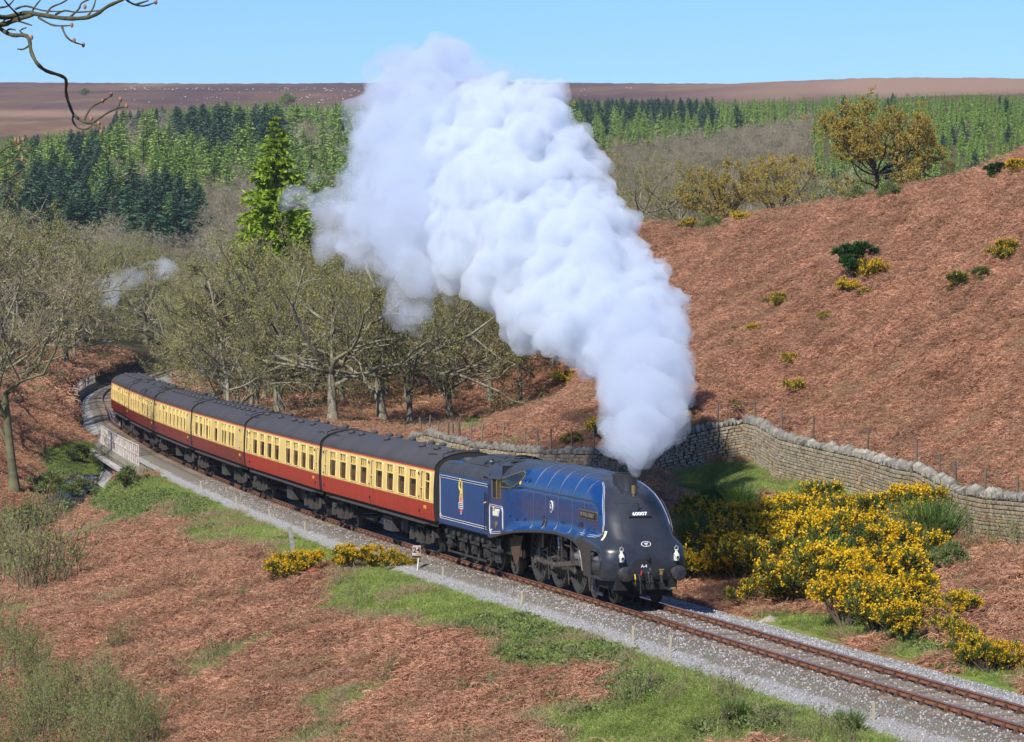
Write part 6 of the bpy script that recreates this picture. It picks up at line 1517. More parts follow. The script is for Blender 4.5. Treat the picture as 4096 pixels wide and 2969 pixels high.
# ground cover clumps
def clump(seed, m, n, H, Rr, w, flat, L=(.2, .5), segs=2, curl=.3):
    rg = np.random.default_rng(seed); a = rg.uniform(0, 6.28, n); r = rg.uniform(0, 1, n) ** .7 * Rr; P = np.stack([np.cos(a) * r, np.sin(a) * r, rg.uniform(0, H, n) * .45 * (1 - r / Rr * .6)], -1)
    D = nrm(rg.normal(size=(n, 3)) * [1, 1, .5] + [0, 0, flat]); LL = rg.uniform(*L, n); parts = []; tn = rg.uniform(0, 1, n) ** 1.3
    for k in range(segs):
        v, f = quads(P, D, LL / segs, w * rg.uniform(.5, 1.4, n) * (1 - .25 * k), rg, .8); parts.append((v, f, 0, tn)); P = P + D * (LL / segs)[:, None]; D = nrm(D + rg.normal(size=(n, 3)) * curl - [0, 0, curl])
    return veg('clump', parts, [M[m]])
def frond(seed, n=20):
    """collapsed bracken: stalks with drooping side fronds"""
    rg = np.random.default_rng(seed); P, D, L, W, T = [], [], [], [], []
    for i in range(n):
        p = np.array([rg.normal() * .16, rg.normal() * .16, rg.uniform(0, .08)]); a = rg.normal() * 1.1 - 1.57; d = nrm(np.array([math.cos(a), math.sin(a), rg.uniform(.15, .75)])); l = rg.uniform(.3, .65); t = rg.uniform(0, 1)
        for k in range(4):
            P.append(p); D.append(d); L.append(l / 4); W.append(.012); T.append(.75 + .3 * rg.random() * (rg.random() < .35)); 
            for s in (1, -1, 1):
                P.append(p + d * l / 8); sd_ = nrm(np.cross(d, [0, 0, 1.])) * s; D.append(nrm(d * .5 + sd_ + rg.normal(size=3) * .5 - [0, 0, .3])); L.append(rg.uniform(.07, .2)); W.append(rg.uniform(.009, .024)); T.append(t * .65 * rg.uniform(.3, 1.1))
            p = p + d * l / 4; d = nrm(d + rg.normal(size=3) * .15 - [0, 0, .28])
    P = np.array(P); v, f = quads(P, np.array(D), np.array(L), np.array(W), rg, .6); return veg('bracken', [(v, f, 0, np.array(T))], [M['bracken']])
BRACK = [frond(600 + i) for i in range(6)]
GRASS = [clump(620 + i, 'grass', 90, .12, .26, .010, .9, (.08, .24)) for i in range(4)]
STRAW = [clump(640 + i, 'straw', 60, .2, .25, .009, 1.0, (.15, .38)) for i in range(3)]
BRAMB = [clump(660 + i, 'bramble', 150, .4, .35, .045, .4, (.05, .10), segs=1) for i in range(3)]
HEATH = [clump(680 + i, 'heather', 160, .35, .4, .014, .9, (.12, .35)) for i in range(3)]
# ------------------------------------------------------------------ ground cover
def sample(n, y0, y1, u0=-.165, u1=.165):
    """uniform over ground area of a wedge of the view"""
    y = np.sqrt(rng.uniform(y0 * y0, y1 * y1, n)); x = rng.uniform(u0, u1, n) * y; return x, y
gn = gob.data.attributes
def cover(n, y0, y1, keep, src, smin, smax, name, label, cat, maxlat=None, zoff=0.0):
    x, y = sample(n, y0, y1); z = ground(x, y); px, py = pix(x, y, z); s, lat = near_track(x, y); gr_, wd, mo = zone(x, y, z)
    ok = keep(px, py, gr_, wd, s, lat, x, y, z); x, y, z = x[ok], y[ok], z[ok]
    # leave the wall itself clear
    dw = np.full(len(x), 9.)
    for i in range(len(wl) - 1):
        a, c = wl[i], wl[i + 1]; d = c - a; t = np.clip(((x - a[0]) * d[0] + (y - a[1]) * d[1]) / (d @ d), 0, 1); dw = np.minimum(dw, np.hypot(x - a[0] - t * d[0], y - a[1] - t * d[1]))
    k = dw > .42; x, y, z = x[k], y[k], z[k]; n = len(x)
    n01 = .5 + .5 * fnoise(x, y, 1.3, 77, 2); sm = (.45 + 1.1 * n01) if name == 'dead_bracken' else 1.0
    rots = np.c_[rng.normal(0, .12, n), rng.normal(0, .12, n), rng.uniform(0, 6.28, n) if name != 'dead_bracken' else rng.normal(0, .9, n)]
    o = scatter(name, np.stack([x, y, z + zoff], -1), src, rots, rng.uniform(smin, smax, n) * sm); tag(o, label, cat); return n
clear = lambda s, lat: (lat > 2.6) | (lat < -4.3)
patch = lambda x, y: fnoise(x, y, 2.2, 31, 3)
cnt = {}
cnt['b'] = cover(560000, 70, 232, lambda px, py, g_, w_, s, lat, x, y, z: clear(s, lat) & (g_ < .35 + patch(x, y) * .3) & (w_ < .6) & (px > -200) & (px < 4300) & (py < 3150) & (lat < 60), BRACK, .45, 1.0, 'dead_bracken', 'collapsed red brown dead bracken covering the slopes', 'bracken')
cnt['g'] = cover(300000, 70, 225, lambda px, py, g_, w_, s, lat, x, y, z: clear(s, lat) & (g_ > .3 + rng.uniform(-.25, .4, len(px))) & (w_ < .5) & (px > -100) & (px < 4200) & (py < 3150), GRASS, .5, 1.1, 'grass', 'short green grass on the verges and nose of the slope', 'grass')
cnt['s'] = cover(90000, 70, 225, lambda px, py, g_, w_, s, lat, x, y, z: clear(s, lat) & (((g_ > .12) & (g_ < .6)) | (patch(x * .7, y * .7) > .42)) & (w_ < .5) & (px > -100) & (px < 4200) & (py < 3150), STRAW, .6, 1.3, 'dry_grass', 'straw coloured dry grass tufts between bracken and turf', 'dry grass')
BZ = [(150, 2180, 200, 130), (60, 2050, 120, 120), (300, 2060, 160, 90), (2050, 2560, 300, 90), (2300, 2700, 300, 140), (1450, 2950, 260, 60), (3000, 2900, 300, 50), (560, 2050, 200, 120), (250, 1980, 180, 160), (430, 2080, 120, 100), (3850, 2500, 250, 250), (3700, 2350, 200, 200), (1750, 2700, 200, 80), (3650, 2150, 150, 80), (700, 2030, 160, 60), (2050, 2950, 300, 50)]
cnt['r'] = cover(120000, 70, 232, lambda px, py, g_, w_, s, lat, x, y, z: clear(s, lat) & (np.max([blob(px, py, *c) for c in BZ], 0) + patch(x, y) * .9 > .62) & (w_ < .5) & (px > -100) & (px < 4200), BRAMB, .5, 1.2, 'bramble_cover', 'low green bramble and ivy tangled through the bracken', 'brambles')
cnt['h'] = cover(60000, 290, 440, lambda px, py, g_, w_, s, lat, x, y, z: ((lat > 4.5) | (lat < -6)) & (blob(px, py, 440, 1480, 230, 75, .3) > .5), HEATH, .8, 1.8, 'heather', 'dark heather on the bank at the far bend', 'heather')
STALK = [clump(690 + i, 'straw', 9, .1, .3, .012, .12, (.3, .8), segs=2, curl=.12) for i in range(4)]
cnt['k'] = cover(70000, 70, 232, lambda px, py, g_, w_, s, lat, x, y, z: clear(s, lat) & (g_ < .4) & (w_ < .5) & (px > -100) & (px < 4200), STALK, .6, 1.3, 'bracken_stalks', 'pale broken bracken stalks lying over the brown litter', 'bracken', zoff=.08)
cnt['u'] = cover(60000, 205, 420, lambda px, py, g_, w_, s, lat, x, y, z: ((lat > 5) | (lat < -6)) & (w_ > .3) & (px < 2300) & (px > -100), BRACK + STRAW + BRAMB, 1.2, 2.6, 'wood_undergrowth', 'brown undergrowth and dead bracken on the floor of the oak wood', 'undergrowth')
print('cover', cnt)
# ------------------------------------------------------------------ named trees and bushes
def tree(kind, i, px, D, H, rot, label, name='oak_tree', cat='tree', group=None, sc=None, py=None, dz=-.1):
    p = gp(px, D); tr, cr = TREES[kind][i]; t = empty(name, (p[0], p[1], p[2] + dz), rot, label, cat, group); f = H / 12; t.scale = (f * (sc or 1), f * (sc or 1), f)
    link('trunk', tr, t); link('crown', cr, t); return t
tree('tall', 0, 55, 196, 16.5, 2.2, 'tall bare tree with a mossy trunk at the left edge, nearest the stream', 'bare_tree')
tree('wood', 0, -60, 205, 13, 1.0, 'bare tree standing half out of the frame at the left edge', 'bare_tree')
tree('slim', 0, 912, 186, 12.4, .4, 'slim straight bare tree rising alone behind the third carriage', 'bare_tree')
tree('oak', 0, 1330, 203, 12.3, .3, 'spreading bare oak directly behind the second carriage, thickest trunk of the clump')
tree('oak', 1, 1530, 208, 12.0, 2.0, 'bare oak right of the thick trunked one, behind the leading carriage')
tree('wood', 1, 1640, 205, 11.2, 4.0, 'forked bare tree behind the leading carriage near the wall end', 'bare_tree')
tree('oak', 2, 1120, 222, 12.5, 5.0, 'bare oak between the slim tree and the thick trunked oak')
tree('wood', 2, 950, 205, 10, 3.0, 'thick pale trunk close right of the slim tree', 'bare_tree')
tree('wood', 0, 1012, 212, 10.5, .8, 'second thick trunk right of the slim tree', 'bare_tree')
tree('oak', 0, 1800, 212, 9.6, 1.2, 'low bare oak behind the left end of the stone wall')
tree('oak', 1, 1960, 218, 9.2, 3.2, 'bare oak left of the bracken knoll')
tree('slim', 1, 2085, 214, 9.0, .4, 'pale thin tree rising behind the bracken knoll under the steam', 'bare_tree')
tree('oak', 2, 2200, 222, 7.6, .5, 'small bare oak on the right shoulder of the knoll, under the steam')
tree('oak', 0, 2540, 238, 7.6, 4.0, 'bare oak on the skyline of the hill just right of the steam')
tree('budding', 0, 2900, 236, 5.8, 1.0, 'budding oak, leftmost of the golden brown crowns on the hill skyline')
tree('budding', 1, 3100, 244, 5.6, 2.6, 'budding oak in the middle of the golden brown crowns on the hill skyline')
tree('oak', 2, 2720, 246, 5.8, 2.2, 'low bare oak between the skyline oak and the golden brown crowns')
tree('oak', 1, 3250, 255, 5.6, 1.2, 'grey bare oak behind the golden brown crowns')
tree('dome', 0, 3500, 206, 6.5, 4.1, 'large round crowned tree with bronze young leaves standing on the hill crest', 'budding_tree', sc=1.0)
tree('oak', 1, 2400, 250, 7.0, 1.0, 'bare oak at the foot of the skyline, half behind the steam')
tree('far', 1, 3330, 262, 5.4, 2.0, 'fine twigged bare tree between the golden brown crowns and the round crowned tree', 'bare_tree')
tree('far', 2, 3010, 268, 5.6, 3.0, 'fine twigged bare tree behind the golden brown crowns', 'bare_tree')
tree('far', 0, 2640, 262, 6.2, 1.0, 'fine twigged bare tree right behind the skyline oak', 'bare_tree')
tree('slim', 0, 3800, 240, 3.9, 2.2, 'small bare tree on the crest right of the round crowned tree', 'bare_tree')
def gplant(px, py, s, kind, i, label, name='gorse_bush', cat='gorse', group=None, rot=None, zs=1.0, dx=0, pos=None):
    p = pos if pos is not None else hit(px, py); m = GORSE[kind][i]; t = empty(name, p, rot if rot is not None else px * .7, label, cat, group); t.scale = (s, s, s * zs); link('foliage', m[0], t)
    if m[1]: link('flowers', m[1], t)
    return t
def plant(me, px, py, s, label, name, cat, group=None, part='foliage', rot=0., zs=1.0):
    t = empty(name, hit(px, py), rot or px * .3, label, cat, group); t.scale = (s, s, s * zs); link(part, me, t); return t
# the dense flowering thicket right of the locomotive
GG = 'yellow gorse bushes of the thicket between the line and the wall'
GL = 'yellow flowering gorse bush in the dense thicket right of the locomotive'
thick = [(2790,2330,.9,'full'),(2880,2260,1.0,'mid'),(2960,2180,.95,'full'),(3060,2230,1.0,'full'),(3080,2120,1.0,'full'),(3180,2160,1.05,'full'),(3290,2110,1.0,'mid'),(2960,2330,1.0,'full'),(3080,2340,1.05,'mid'),(3200,2270,1.1,'full'),(3320,2230,1.05,'full'),(3430,2170,1.1,'mid'),(3540,2200,1.05,'full'),(3620,2120,1.0,'full'),(3700,2090,.9,'full'),(3600,2300,1.05,'full'),(3480,2300,1.0,'dark'),(3340,2400,1.1,'full'),(3460,2440,1.05,'full'),(3560,2420,1.1,'full'),(3640,2480,1.0,'full'),(3380,2520,1.0,'full'),(3500,2550,.95,'mid'),(3250,2420,.9,'mid'),(3160,2430,.8,'mid'),(3620,2560,.7,'full'),(3030,2430,.6,'mid'),(2860,2140,.7,'mid'),(3400,2080,.8,'full'),(2780,2090,.7,'mid')]
for i, (px, py, s, kd) in enumerate(thick):
    gplant(px, py, s * 1.32, kd, i % len(GORSE[kd]), GL if kd != 'dark' else 'dark green flowerless gorse bush in the middle of the yellow thicket', group=GG if kd != 'dark' else None, zs=.95)
for px, py, s, kd, i, lb in [(1165,2325,.62,'full',0,'gorse bush round the leaning grey post, with brambles below'),(1125,2335,.45,'mid',0,'low left arm of gorse beside the bush round the leaning post'),(1225,2310,.5,'full',2,'right hand half of the gorse around the leaning post'),
    (1400,2285,.62,'full',1,'gorse bush between the leaning post and the number plate'),(1500,2280,.6,'full',3,'gorse bush left of the number plate, right of its twin'),(1590,2285,.42,'mid',1,'sparse low gorse just left of the number plate'),(1660,2290,.36,'mid',2,'small gorse growing behind the number plate'),
    (3110,1245,.62,'mid',0,'gorse bush on the bracken hill left of the holly'),(3010,1340,.40,'full',1,'small gorse below the left hillside bush'),(2940,1335,.28,'dark',1,'brownish small gorse, leftmost on the bracken hill'),(3300,1290,.38,'mid',1,'small gorse on the hill between holly and the lower left bush'),(2925,1390,.3,'dark',1,'faded gorse low on the left of the bracken hill'),
    (3400,1175,.62,'full',0,'gorse at the lower left foot of the holly'),(3500,1120,.75,'full',3,'gorse on the right side of the holly'),(3470,1195,.4,'mid',2,'low gorse right below the holly'),
    (3160,1480,.55,'mid',1,'upper gorse of the pair low on the hill above the wall bend'),(3180,1590,.62,'mid',2,'lower gorse of the pair low on the hill above the wall bend'),
    (3840,1180,.75,'dark',1,'greenish gorse on the right slope of the hill'),(3930,1140,.55,'dark',0,'dark gorse tuft beside the greenish one on the right slope'),(4030,1060,.75,'mid',0,'gorse bush high at the right edge of the hill'),(4075,715,.7,'full',2,'gorse bush on the crest at the right edge'),
    (2400,1775,.9,'full',1,'gorse bush behind the wall at the foot of the steam'),(2290,1790,.5,'mid',0,'straggling gorse behind the fence left of the steam foot'),(2740,1700,.45,'full',2,'small gorse behind the wall right of the steam foot'),(2920,1660,.5,'mid',1,'greenish gorse behind the wall left of its corner'),(2280,1560,.9,'mid',2,'gorse on top of the bracken knoll under the steam'),
    (3860,2480,.55,'full',1,'gorse bush upper of the strip at the right edge'),(3790,2560,.5,'mid',2,'thin gorse at the near right end of the thicket'),(3880,2680,.6,'mid',0,'gorse bush above the right end of the rails'),(3960,2700,.6,'mid',1,'gorse right above the far rail near the right edge'),(4040,2690,.55,'full',3,'gorse at the right edge above the rails'),(3850,2600,.5,'mid',1,'gorse between the upper strip bush and the rails'),
    (2970,902,.7,'full',0,'gorse on the crest left of the round crowned tree'),(2760,930,.6,'mid',1,'gorse on the crest below the low bare oak')]:
    gplant(px, py, s * (1.5 if px < 1300 else 1.2 if px < 1700 else 1.15), kd, i, lb)
plant(HOLLY, 3420, 1130, 1.05, 'dark green holly bush on the bracken hill with gorse around it', 'holly_bush', 'holly')
plant(HOLLY, 3985, 745, .62, 'dark evergreen on the hill crest near the right edge', 'evergreen_bush', 'bush')
for px, py, s, lb in [(3420, 812, .8, 'bright green shrub left of the trunk of the round crowned tree'), (3560, 800, .8, 'dark green shrub right of the trunk of the round crowned tree'), (2850, 930, .8, 'wide dark shrub under the leftmost budding oak'), (3650, 2350, .9, 'leafy bramble mound at the shaded right end of the thicket'), (3800, 2300, .8, 'bramble mound below the right part of the wall'),(430,1900,1.1,'bramble bush below the bridge abutment'),(330,1860,1.0,'green bush on the bank left of the bridge'),(520,1960,1.0,'ivy bush at the foot of the bridge railing'),(200,2000,1.3,'bramble bush on the bank between the edge tree and the bridge'),(120,2140,1.3,'bramble bush by the stream at the left edge'),(330,2010,1.1,'low bramble mound on the slope below the bridge')]:
    plant(SHRUB[px % 2], px, py, s, lb, 'shrub', 'shrub')
for px, py, s, lb in [(2800, 2230, 1.15, 'bright green broom beside the locomotive front'), (2960, 2060, .9, 'dark green broom at the shaded back of the thicket'), (2860, 2040, .8, 'broom standing left behind the thicket'), (3310, 2330, 1.1, 'broom growing in the middle of the yellow thicket'), (3720, 2210, 1.35, 'tall broom at the right end of the thicket'), (3140, 2130, .8, 'small broom in the upper thicket'), (3400, 2940, .42, 'young broom left of the rails at the bottom edge'), (2940, 2900, .45, 'low broom bush on the near verge')]:
    plant(BROOM[px % 2], px, py, s, lb, 'broom_bush', 'broom', part='stems')
SG = 'leafy saplings at the lower left corner'
for i in range(40):
    px = rng.uniform(-60, 640); py = rng.uniform(2600 + max(px, 0) * .45, 3150); plant(SAPL[i % 3], px, py, rng.uniform(.8, 1.35), 'slender sapling in fresh leaf at the lower left corner', 'sapling', 'sapling', SG, part='stems_and_leaves')
for px, py, s, lb in [(470, 2600, .8, 'bright green bush on the bracken slope near the lower left'), (1290, 2700, .5, 'small green bush in the lower middle of the bracken')]: plant(SAPL[1], px, py, s, lb, 'sapling', 'sapling', part='stems_and_leaves', zs=.7)
SG2 = 'thin leafless scrub on the near slope'
for i in range(46):
    px = rng.uniform(300, 3700); py = rng.uniform(2150, 2960)
    if py < 2150 + (px - 900) * .30: py = 2190 + (px - 900) * .30 + rng.uniform(0, 120)
    if py > 3000 or (px < 900 and py < 2300): continue
    plant(SCRUB[i % 2], px, py, rng.uniform(.5, 1.1), 'thin twiggy scrub on the near slope', 'scrub', 'scrub', SG2, part='twigs')
for i in range(14):
    plant(SCRUB[i % 2], rng.uniform(3550, 4080), rng.uniform(2080, 2250), rng.uniform(1.3, 2), 'thin twiggy growth in front of the right part of the wall', 'scrub', 'scrub', 'thin growth in front of the wall', part='twigs')
for i in range(26):
    plant(SCRUB[i % 2], rng.uniform(-20, 240), rng.uniform(2080, 2440), rng.uniform(1.8, 3.4), 'pale leafless thicket at the left edge above the stream', 'scrub', 'scrub', 'pale thicket by the stream', part='twigs')
# ------------------------------------------------------------------ oak wood, plantation
def hitv(PX, PY, y0, y1, n=170):
    out = []
    Y = np.exp(np.linspace(math.log(y0), math.log(y1), n))
    for i in range(0, len(PX), 400):
        px, py = PX[i:i + 400], PY[i:i + 400]; r = np.array([ray(a, b) for a, b in zip(px, py)]); t = Y[None] / r[:, 1:2]; X = r[:, :1] * t; Z = CAMZ + r[:, 2:3] * t
        g_ = ground_raw(X, np.broadcast_to(Y, X.shape)); d = Z - g_; k = np.argmax(d < 0, 1); k[(d >= 0).all(1)] = 0
        ok = k > 0; kk = np.maximum(k, 1); a = d[np.arange(len(k)), kk - 1]; b = d[np.arange(len(k)), kk]; f = a / (a - b + 1e-9); yy = Y[kk - 1] + f * (Y[kk] - Y[kk - 1]); rr = r
        for j in range(len(k)):
            if ok[j]: out.append((px[j], py[j], rr[j, 0] * yy[j] / rr[j, 1], yy[j], CAMZ + rr[j, 2] * yy[j] / rr[j, 1]))
    return np.array(out)
OG = 'bare oaks of the wood beyond the train'
pts = []
for k in range(1600):
    px = rng.uniform(-150, 2350); D = rng.uniform(215, 500) if px < 1000 else rng.uniform(222, 420); x = (px - 2048) / F * D; s, lat = near_track([x], [D]); s, lat = s[0], lat[0]
    if abs(lat) < 7: continue
    if lat < 0 and px < 830 and D < 450: continue
    if lat > 0 and px > 300 and D < 425: continue
    if lat > 0 and D < 250 and px > 60: continue
    if px > 1900 and D < 250: continue
    if any((x - a) ** 2 + (D - b) ** 2 < (30 if px < 800 else 16) for a, b in pts): continue
    pts.append((x, D))
    if len(pts) >= 215: break
for i, (x, D) in enumerate(pts):
    px = 2048 + x / D * F
    H = rng.uniform(10.5, 14.5) if px < 800 else rng.uniform(9, 12.5)
    kd = ['oak', 'wood', 'oak', 'far'][i % 4]; H *= 1.0 if px < 1900 else .8
    p = gp(px, D); t = empty('oak_tree', (p[0], p[1], p[2] - .15), rng.uniform(0, 6.28), 'bare oak in the crowded wood beyond the train', 'tree', OG); f = H / 12; t.scale = (f, f, f)
    tr, cr = TREES[kd][i % 3]; link('trunk', tr, t); link('crown', cr, t)
# near larch in fresh green
lm, (v, f, vt, ft, n, rg_) = conifer(260, 'larch', H=12, wid=.24, dens=44, droop=.15, near=True, gap=.12)
p = gp(1105, 285); t = empty('larch_tree', (p[0], p[1], p[2] - .2), .5, 'tall bright green larch rising above the oaks left of the steam', 'larch'); t.scale = (2.05, 2.05, 1.95)
link('crown', veg('crown', [(v, f, 0, rg_.uniform(0, 1, n))], [M['larch']]), t); link('trunk', mesh_np('trunk', vt, ft, [M['bark_dark']]), t)
p = gp(990, 300); t = empty('larch_tree', (p[0], p[1], p[2] - .2), 2.5, 'lower green larch close left of the tall bright one', 'larch'); t.scale = (1.2,) * 3
link('crown', bpy.data.meshes['crown'] if False else t.children[0].data if t.children else veg('crown', [(v, f, 0, rg_.uniform(0, 1, n))], [M['larch']]), t); link('trunk', mesh_np('trunk', vt, ft, [M['bark_dark']]), t)
# far slopes: which kind stands where, row by row
def kind_at(px, py):
    if px < 2300:
        e = lambda L: any(((px - c[0]) / c[2]) ** 2 + ((py - c[1]) / c[3]) ** 2 < 1 for c in L)
        if e([(430,480,70,45),(590,465,80,25),(960,560,190,55),(770,505,85,45),(345,620,90,95),(130,540,70,40),(230,800,250,105),(640,840,170,90)]): return 'spruce' if rng.random() > .12 else 'larch'
        if e([(590,520,170,45),(1270,545,120,50),(1030,740,170,85),(560,740,75,90),(830,520,60,40),(450,860,90,60)]): return 'bare' if rng.random() > .1 else 'larch'
        if py < 500 and px < 480: return None
        if py < 800 - max(0, px - 1500) * .1: return 'larch' if rng.random() > .22 else 'bare'
        return 'bare' if rng.random() > .08 else 'larch'
    if py < 420 - 0 * px and px < 2900 and py < 425: return None if py < 415 else 'larch'
    if px < 2850 and 425 < py < 530: return 'spruce' if rng.random() < .75 else 'larch'
    if px < 3250 and py > 640 - (px - 2300) * .16: return 'bare'
    return 'larch' if rng.random() > .06 else 'spruce'
rows = []
py = 402.0
while py < 1130:
    step = 11 + (py - 400) * .035; px = -120.0
    while px < 4230:
        rows.append((px + rng.uniform(-20, 20), py + rng.uniform(-step, step) * .6)); px += 38 + (py - 400) * .075
    py += step
rows = np.array(rows); rows = rows[~((rows[:, 0] < 1500) & (rows[:, 1] > 1100))]
H_ = hitv(rows[:, 0], rows[:, 1], 260, 2600)
far = {'larch': [], 'spruce': [], 'bare': []}
for px, py, x, y, z in H_:
    if y < 330: continue
    if y > 1750: continue
    kd = kind_at(px, py - (70 if px < 2300 else 0))
    if kd is None: continue
    want = rng.uniform(75, 120) if px > 2300 else rng.uniform(110, 190)
    if kd == 'bare': want *= .7
    if kd == 'spruce' and px < 2300: want *= 1.15
    lim = float(np.interp(px, [0, 430, 470, 700, 900, 1400, 2280, 3200, 3400, 4096], [545, 500, 430, 425, 405, 405, 392, 385, 372, 366])) + rng.uniform(-6, 14); want = min(want, py - lim)
    if want < 26: continue
    Hh = want * y / F * (1 + .5 * max(0, 700 - y) / 400); far[kd].append((x, y, z, Hh))
print('far trees', {k: len(v) for k, v in far.items()})
for kd, src, nm, lb, gp_ in (('larch', LARCH, 'larch_tree', 'light green larch in the plantation on the far slope', 'larches of the far plantation'), ('spruce', SPRUCE, 'spruce_tree', 'dark blue green spruce on the far slope', 'spruces of the far slope'), ('bare', None, 'bare_tree', 'grey brown leafless tree on the far slope', 'leafless trees of the far slope')):
    L_ = sorted(far[kd], key=lambda t: -t[3] / t[1]); first, rest = L_[:290], L_[290:]
    for i, (x, y, z, h) in enumerate(first):
        if src:
            o = link(nm, src[i % 4], None, (x, y, z - .3), (0, 0, rng.uniform(0, 6.28)), (h / 12 * rng.uniform(1.4, 2.2),) * 2 + (h / 12,)); tag(o, lb, gp_ and nm.split('_')[0] if nm != 'bare_tree' else 'tree', gp_)
        else:
            t = empty(nm, (x, y, z - .3), rng.uniform(0, 6.28), lb, 'tree', gp_); t.scale = (h / 12 * 1.15, h / 12 * 1.15, h / 12); link('trunk', TREES['far'][i % 3][0], t); link('crown', TREES['far'][i % 3][1], t)
    if rest:
        A = np.array(rest)
        if src: srcs = src
        else:
            srcs = []
            for tr, cr in TREES['far']:
                b = bmesh.new(); b.from_mesh(cr); b2 = len(cr.materials); b.from_mesh(tr); me = bpy.data.meshes.new('bare_tree'); b.to_mesh(me); b.free(); me.materials.append(M['twig_grey']); me.materials.append(M['twig_grey']); srcs.append(me)
        o = scatter(nm.replace('_tree', '_wood'), A[:, :3] - [0, 0, .3], srcs, None, A[:, 3] / 12); tag(o, {'larch': 'distant mass of light green larches near the moor edge', 'spruce': 'distant mass of dark spruces', 'bare': 'distant mass of leafless trees'}[kd], 'wood')
# pale rocks on the moor
M['moor_rock'] = mat('moor_rock', (.38, .36, .34), .95)
rk = [stone_mesh('rock', 700 + i, M['moor_rock'], (1, .8, .6), .2) for i in range(3)]
q = hitv(np.r_[rng.uniform(500, 1500, 260), rng.uniform(1800, 2900, 90)], np.r_[352 + rng.exponential(26, 260), 352 + rng.exponential(16, 90)], 1400, 2600)
o = scatter('moor_rocks', q[:, 2:5], rk, None, rng.uniform(.25, .8, len(q)) * q[:, 3] / 2000); tag(o, 'pale boulders scattered along the moor edge', 'rocks')
for px, py, s, lb in [(340, 385, 3.2, 'lone small tree high on the dark moor at the left'), (1150, 430, 5, 'round green bush on the moor edge left of the steam')]:
    p = hitv(np.array([px]), np.array([py]), 1200, 2600)[0]; t = empty('moor_bush', (p[2], p[3], p[4]), 0, lb, 'bush'); t.scale = (s, s, s * 1.1); link('foliage', SHRUB[0], t)
# low pale building behind the crest
M['shed_wall'] = mat('shed_wall', (.35, .50, .45), .7); M['shed_roof'] = mat('shed_roof', (.72, .74, .74), .6)
p = gp(3640, 300); zc = at(3640, 775, 300)[2]
t = empty('farm_shed', (p[0], p[1], p[2]), .15, 'long low pale shed half hidden behind the hill crest', 'shed'); hh = zc - p[2]
b = MB(); b.box(-1.7, 2.4, -1, 1, 0, hh - .05); b.build('wall', M['shed_wall'], t); b = MB(); b.prism([(-1.15, hh - .05), (1.15, hh - .05), (0, hh + .28)], -1.8, 2.5, plane='yz'); b.build('roof', M['shed_roof'], t)
for x in (-.9, .2, 1.4): b = MB(); b.box(x, x + .5, -1.03, -1, hh - .6, hh - .25); b.build('window', M['glass'], t)
# rock by the line, stream, pheasant
M['stone_big'] = mat('pale_boulder', (.36, .33, .27), .95, vs=3, c2=(.2, .17, .13), bump=.6)
for px, py, s, lb in [(3080, 2485, .26, 'pale flat stone lying in the grass below the gorse thicket'), (810, 2500, .22, 'grey stone half sunk in the bracken slope')]:
    o = link('boulder', stone_mesh('boulder', px, M['stone_big'], (1.5, .9, .6), .2, 2), None, hit(px, py), (0, 0, .4), s); tag(o, lb, 'boulder')
ws_ = N('stream'); ws_.b.inputs['Base Color'].default_value = (.05, .06, .06, 1); ws_.b.inputs['Roughness'].default_value = .08; ws_.col(ws_.ramp(ws_.noise(3, 5, .7), [(.6, (.03, .035, .03)), (.68, (.75, .78, .8))]))
sx = [(-26.5, 205), (-27, 192), (-27.2, 180), (-28, 168), (-30, 155)]; vs = []
for i, (x, y) in enumerate(sx): z = float(ground_raw(np.array([x]), np.array([y]))[0]) + .22; vs += [(x - 1.1, y, z), (x + 1.1, y, z)]
b = MB(); b.add(vs, [(2 * i, 2 * i + 1, 2 * i + 3, 2 * i + 2) for i in range(4)]); o = b.build('stream', ws_.m); o['kind'] = 'structure'
q = hit(1253, 2312); ph = empty('pheasant', (q[0], q[1], q[2]), R(160), 'cock pheasant standing at the right foot of the gorse round the leaning post', 'bird')
M['ph_body'] = mat('pheasant_plumage', (.22, .05, .02), .7, vs=30, c2=(.10, .03, .015)); M['ph_head'] = mat('pheasant_head', (.01, .04, .03), .4)
b = MB(); b.ball((0, 0, .27), .16, 12, 8, (1.35, .8, .85)); b.tube([(.14, 0, .33), (.20, 0, .42), (.21, 0, .5)], [.085, .05, .04], 8); b.tube([(-.15, 0, .3), (-.4, 0, .27), (-.75, 0, .32)], [.08, .03, .008], 6); b.build('body', M['ph_body'], ph, smooth=True)
b = MB(); b.ball((.225, 0, .54), .045, 8, 6); b.build('head', M['ph_head'], ph, smooth=True)
b = MB(); b.ball((.25, 0, .545), .032, 8, 5, (.7, 1.25, .9)); b.build('wattle', M['red_paint'], ph); b = MB(); b.cyl((.26, 0, .54), (.30, 0, .525), .012, 6, .003); b.build('beak', M['peg'], ph)
for y in (.05, -.05): b = MB(); b.tube([(.02, y, .18), (-.01, y, .09), (.0, y, .0), (.06, y, .0)], .010, 5); b.build('leg', M['peg'], ph)
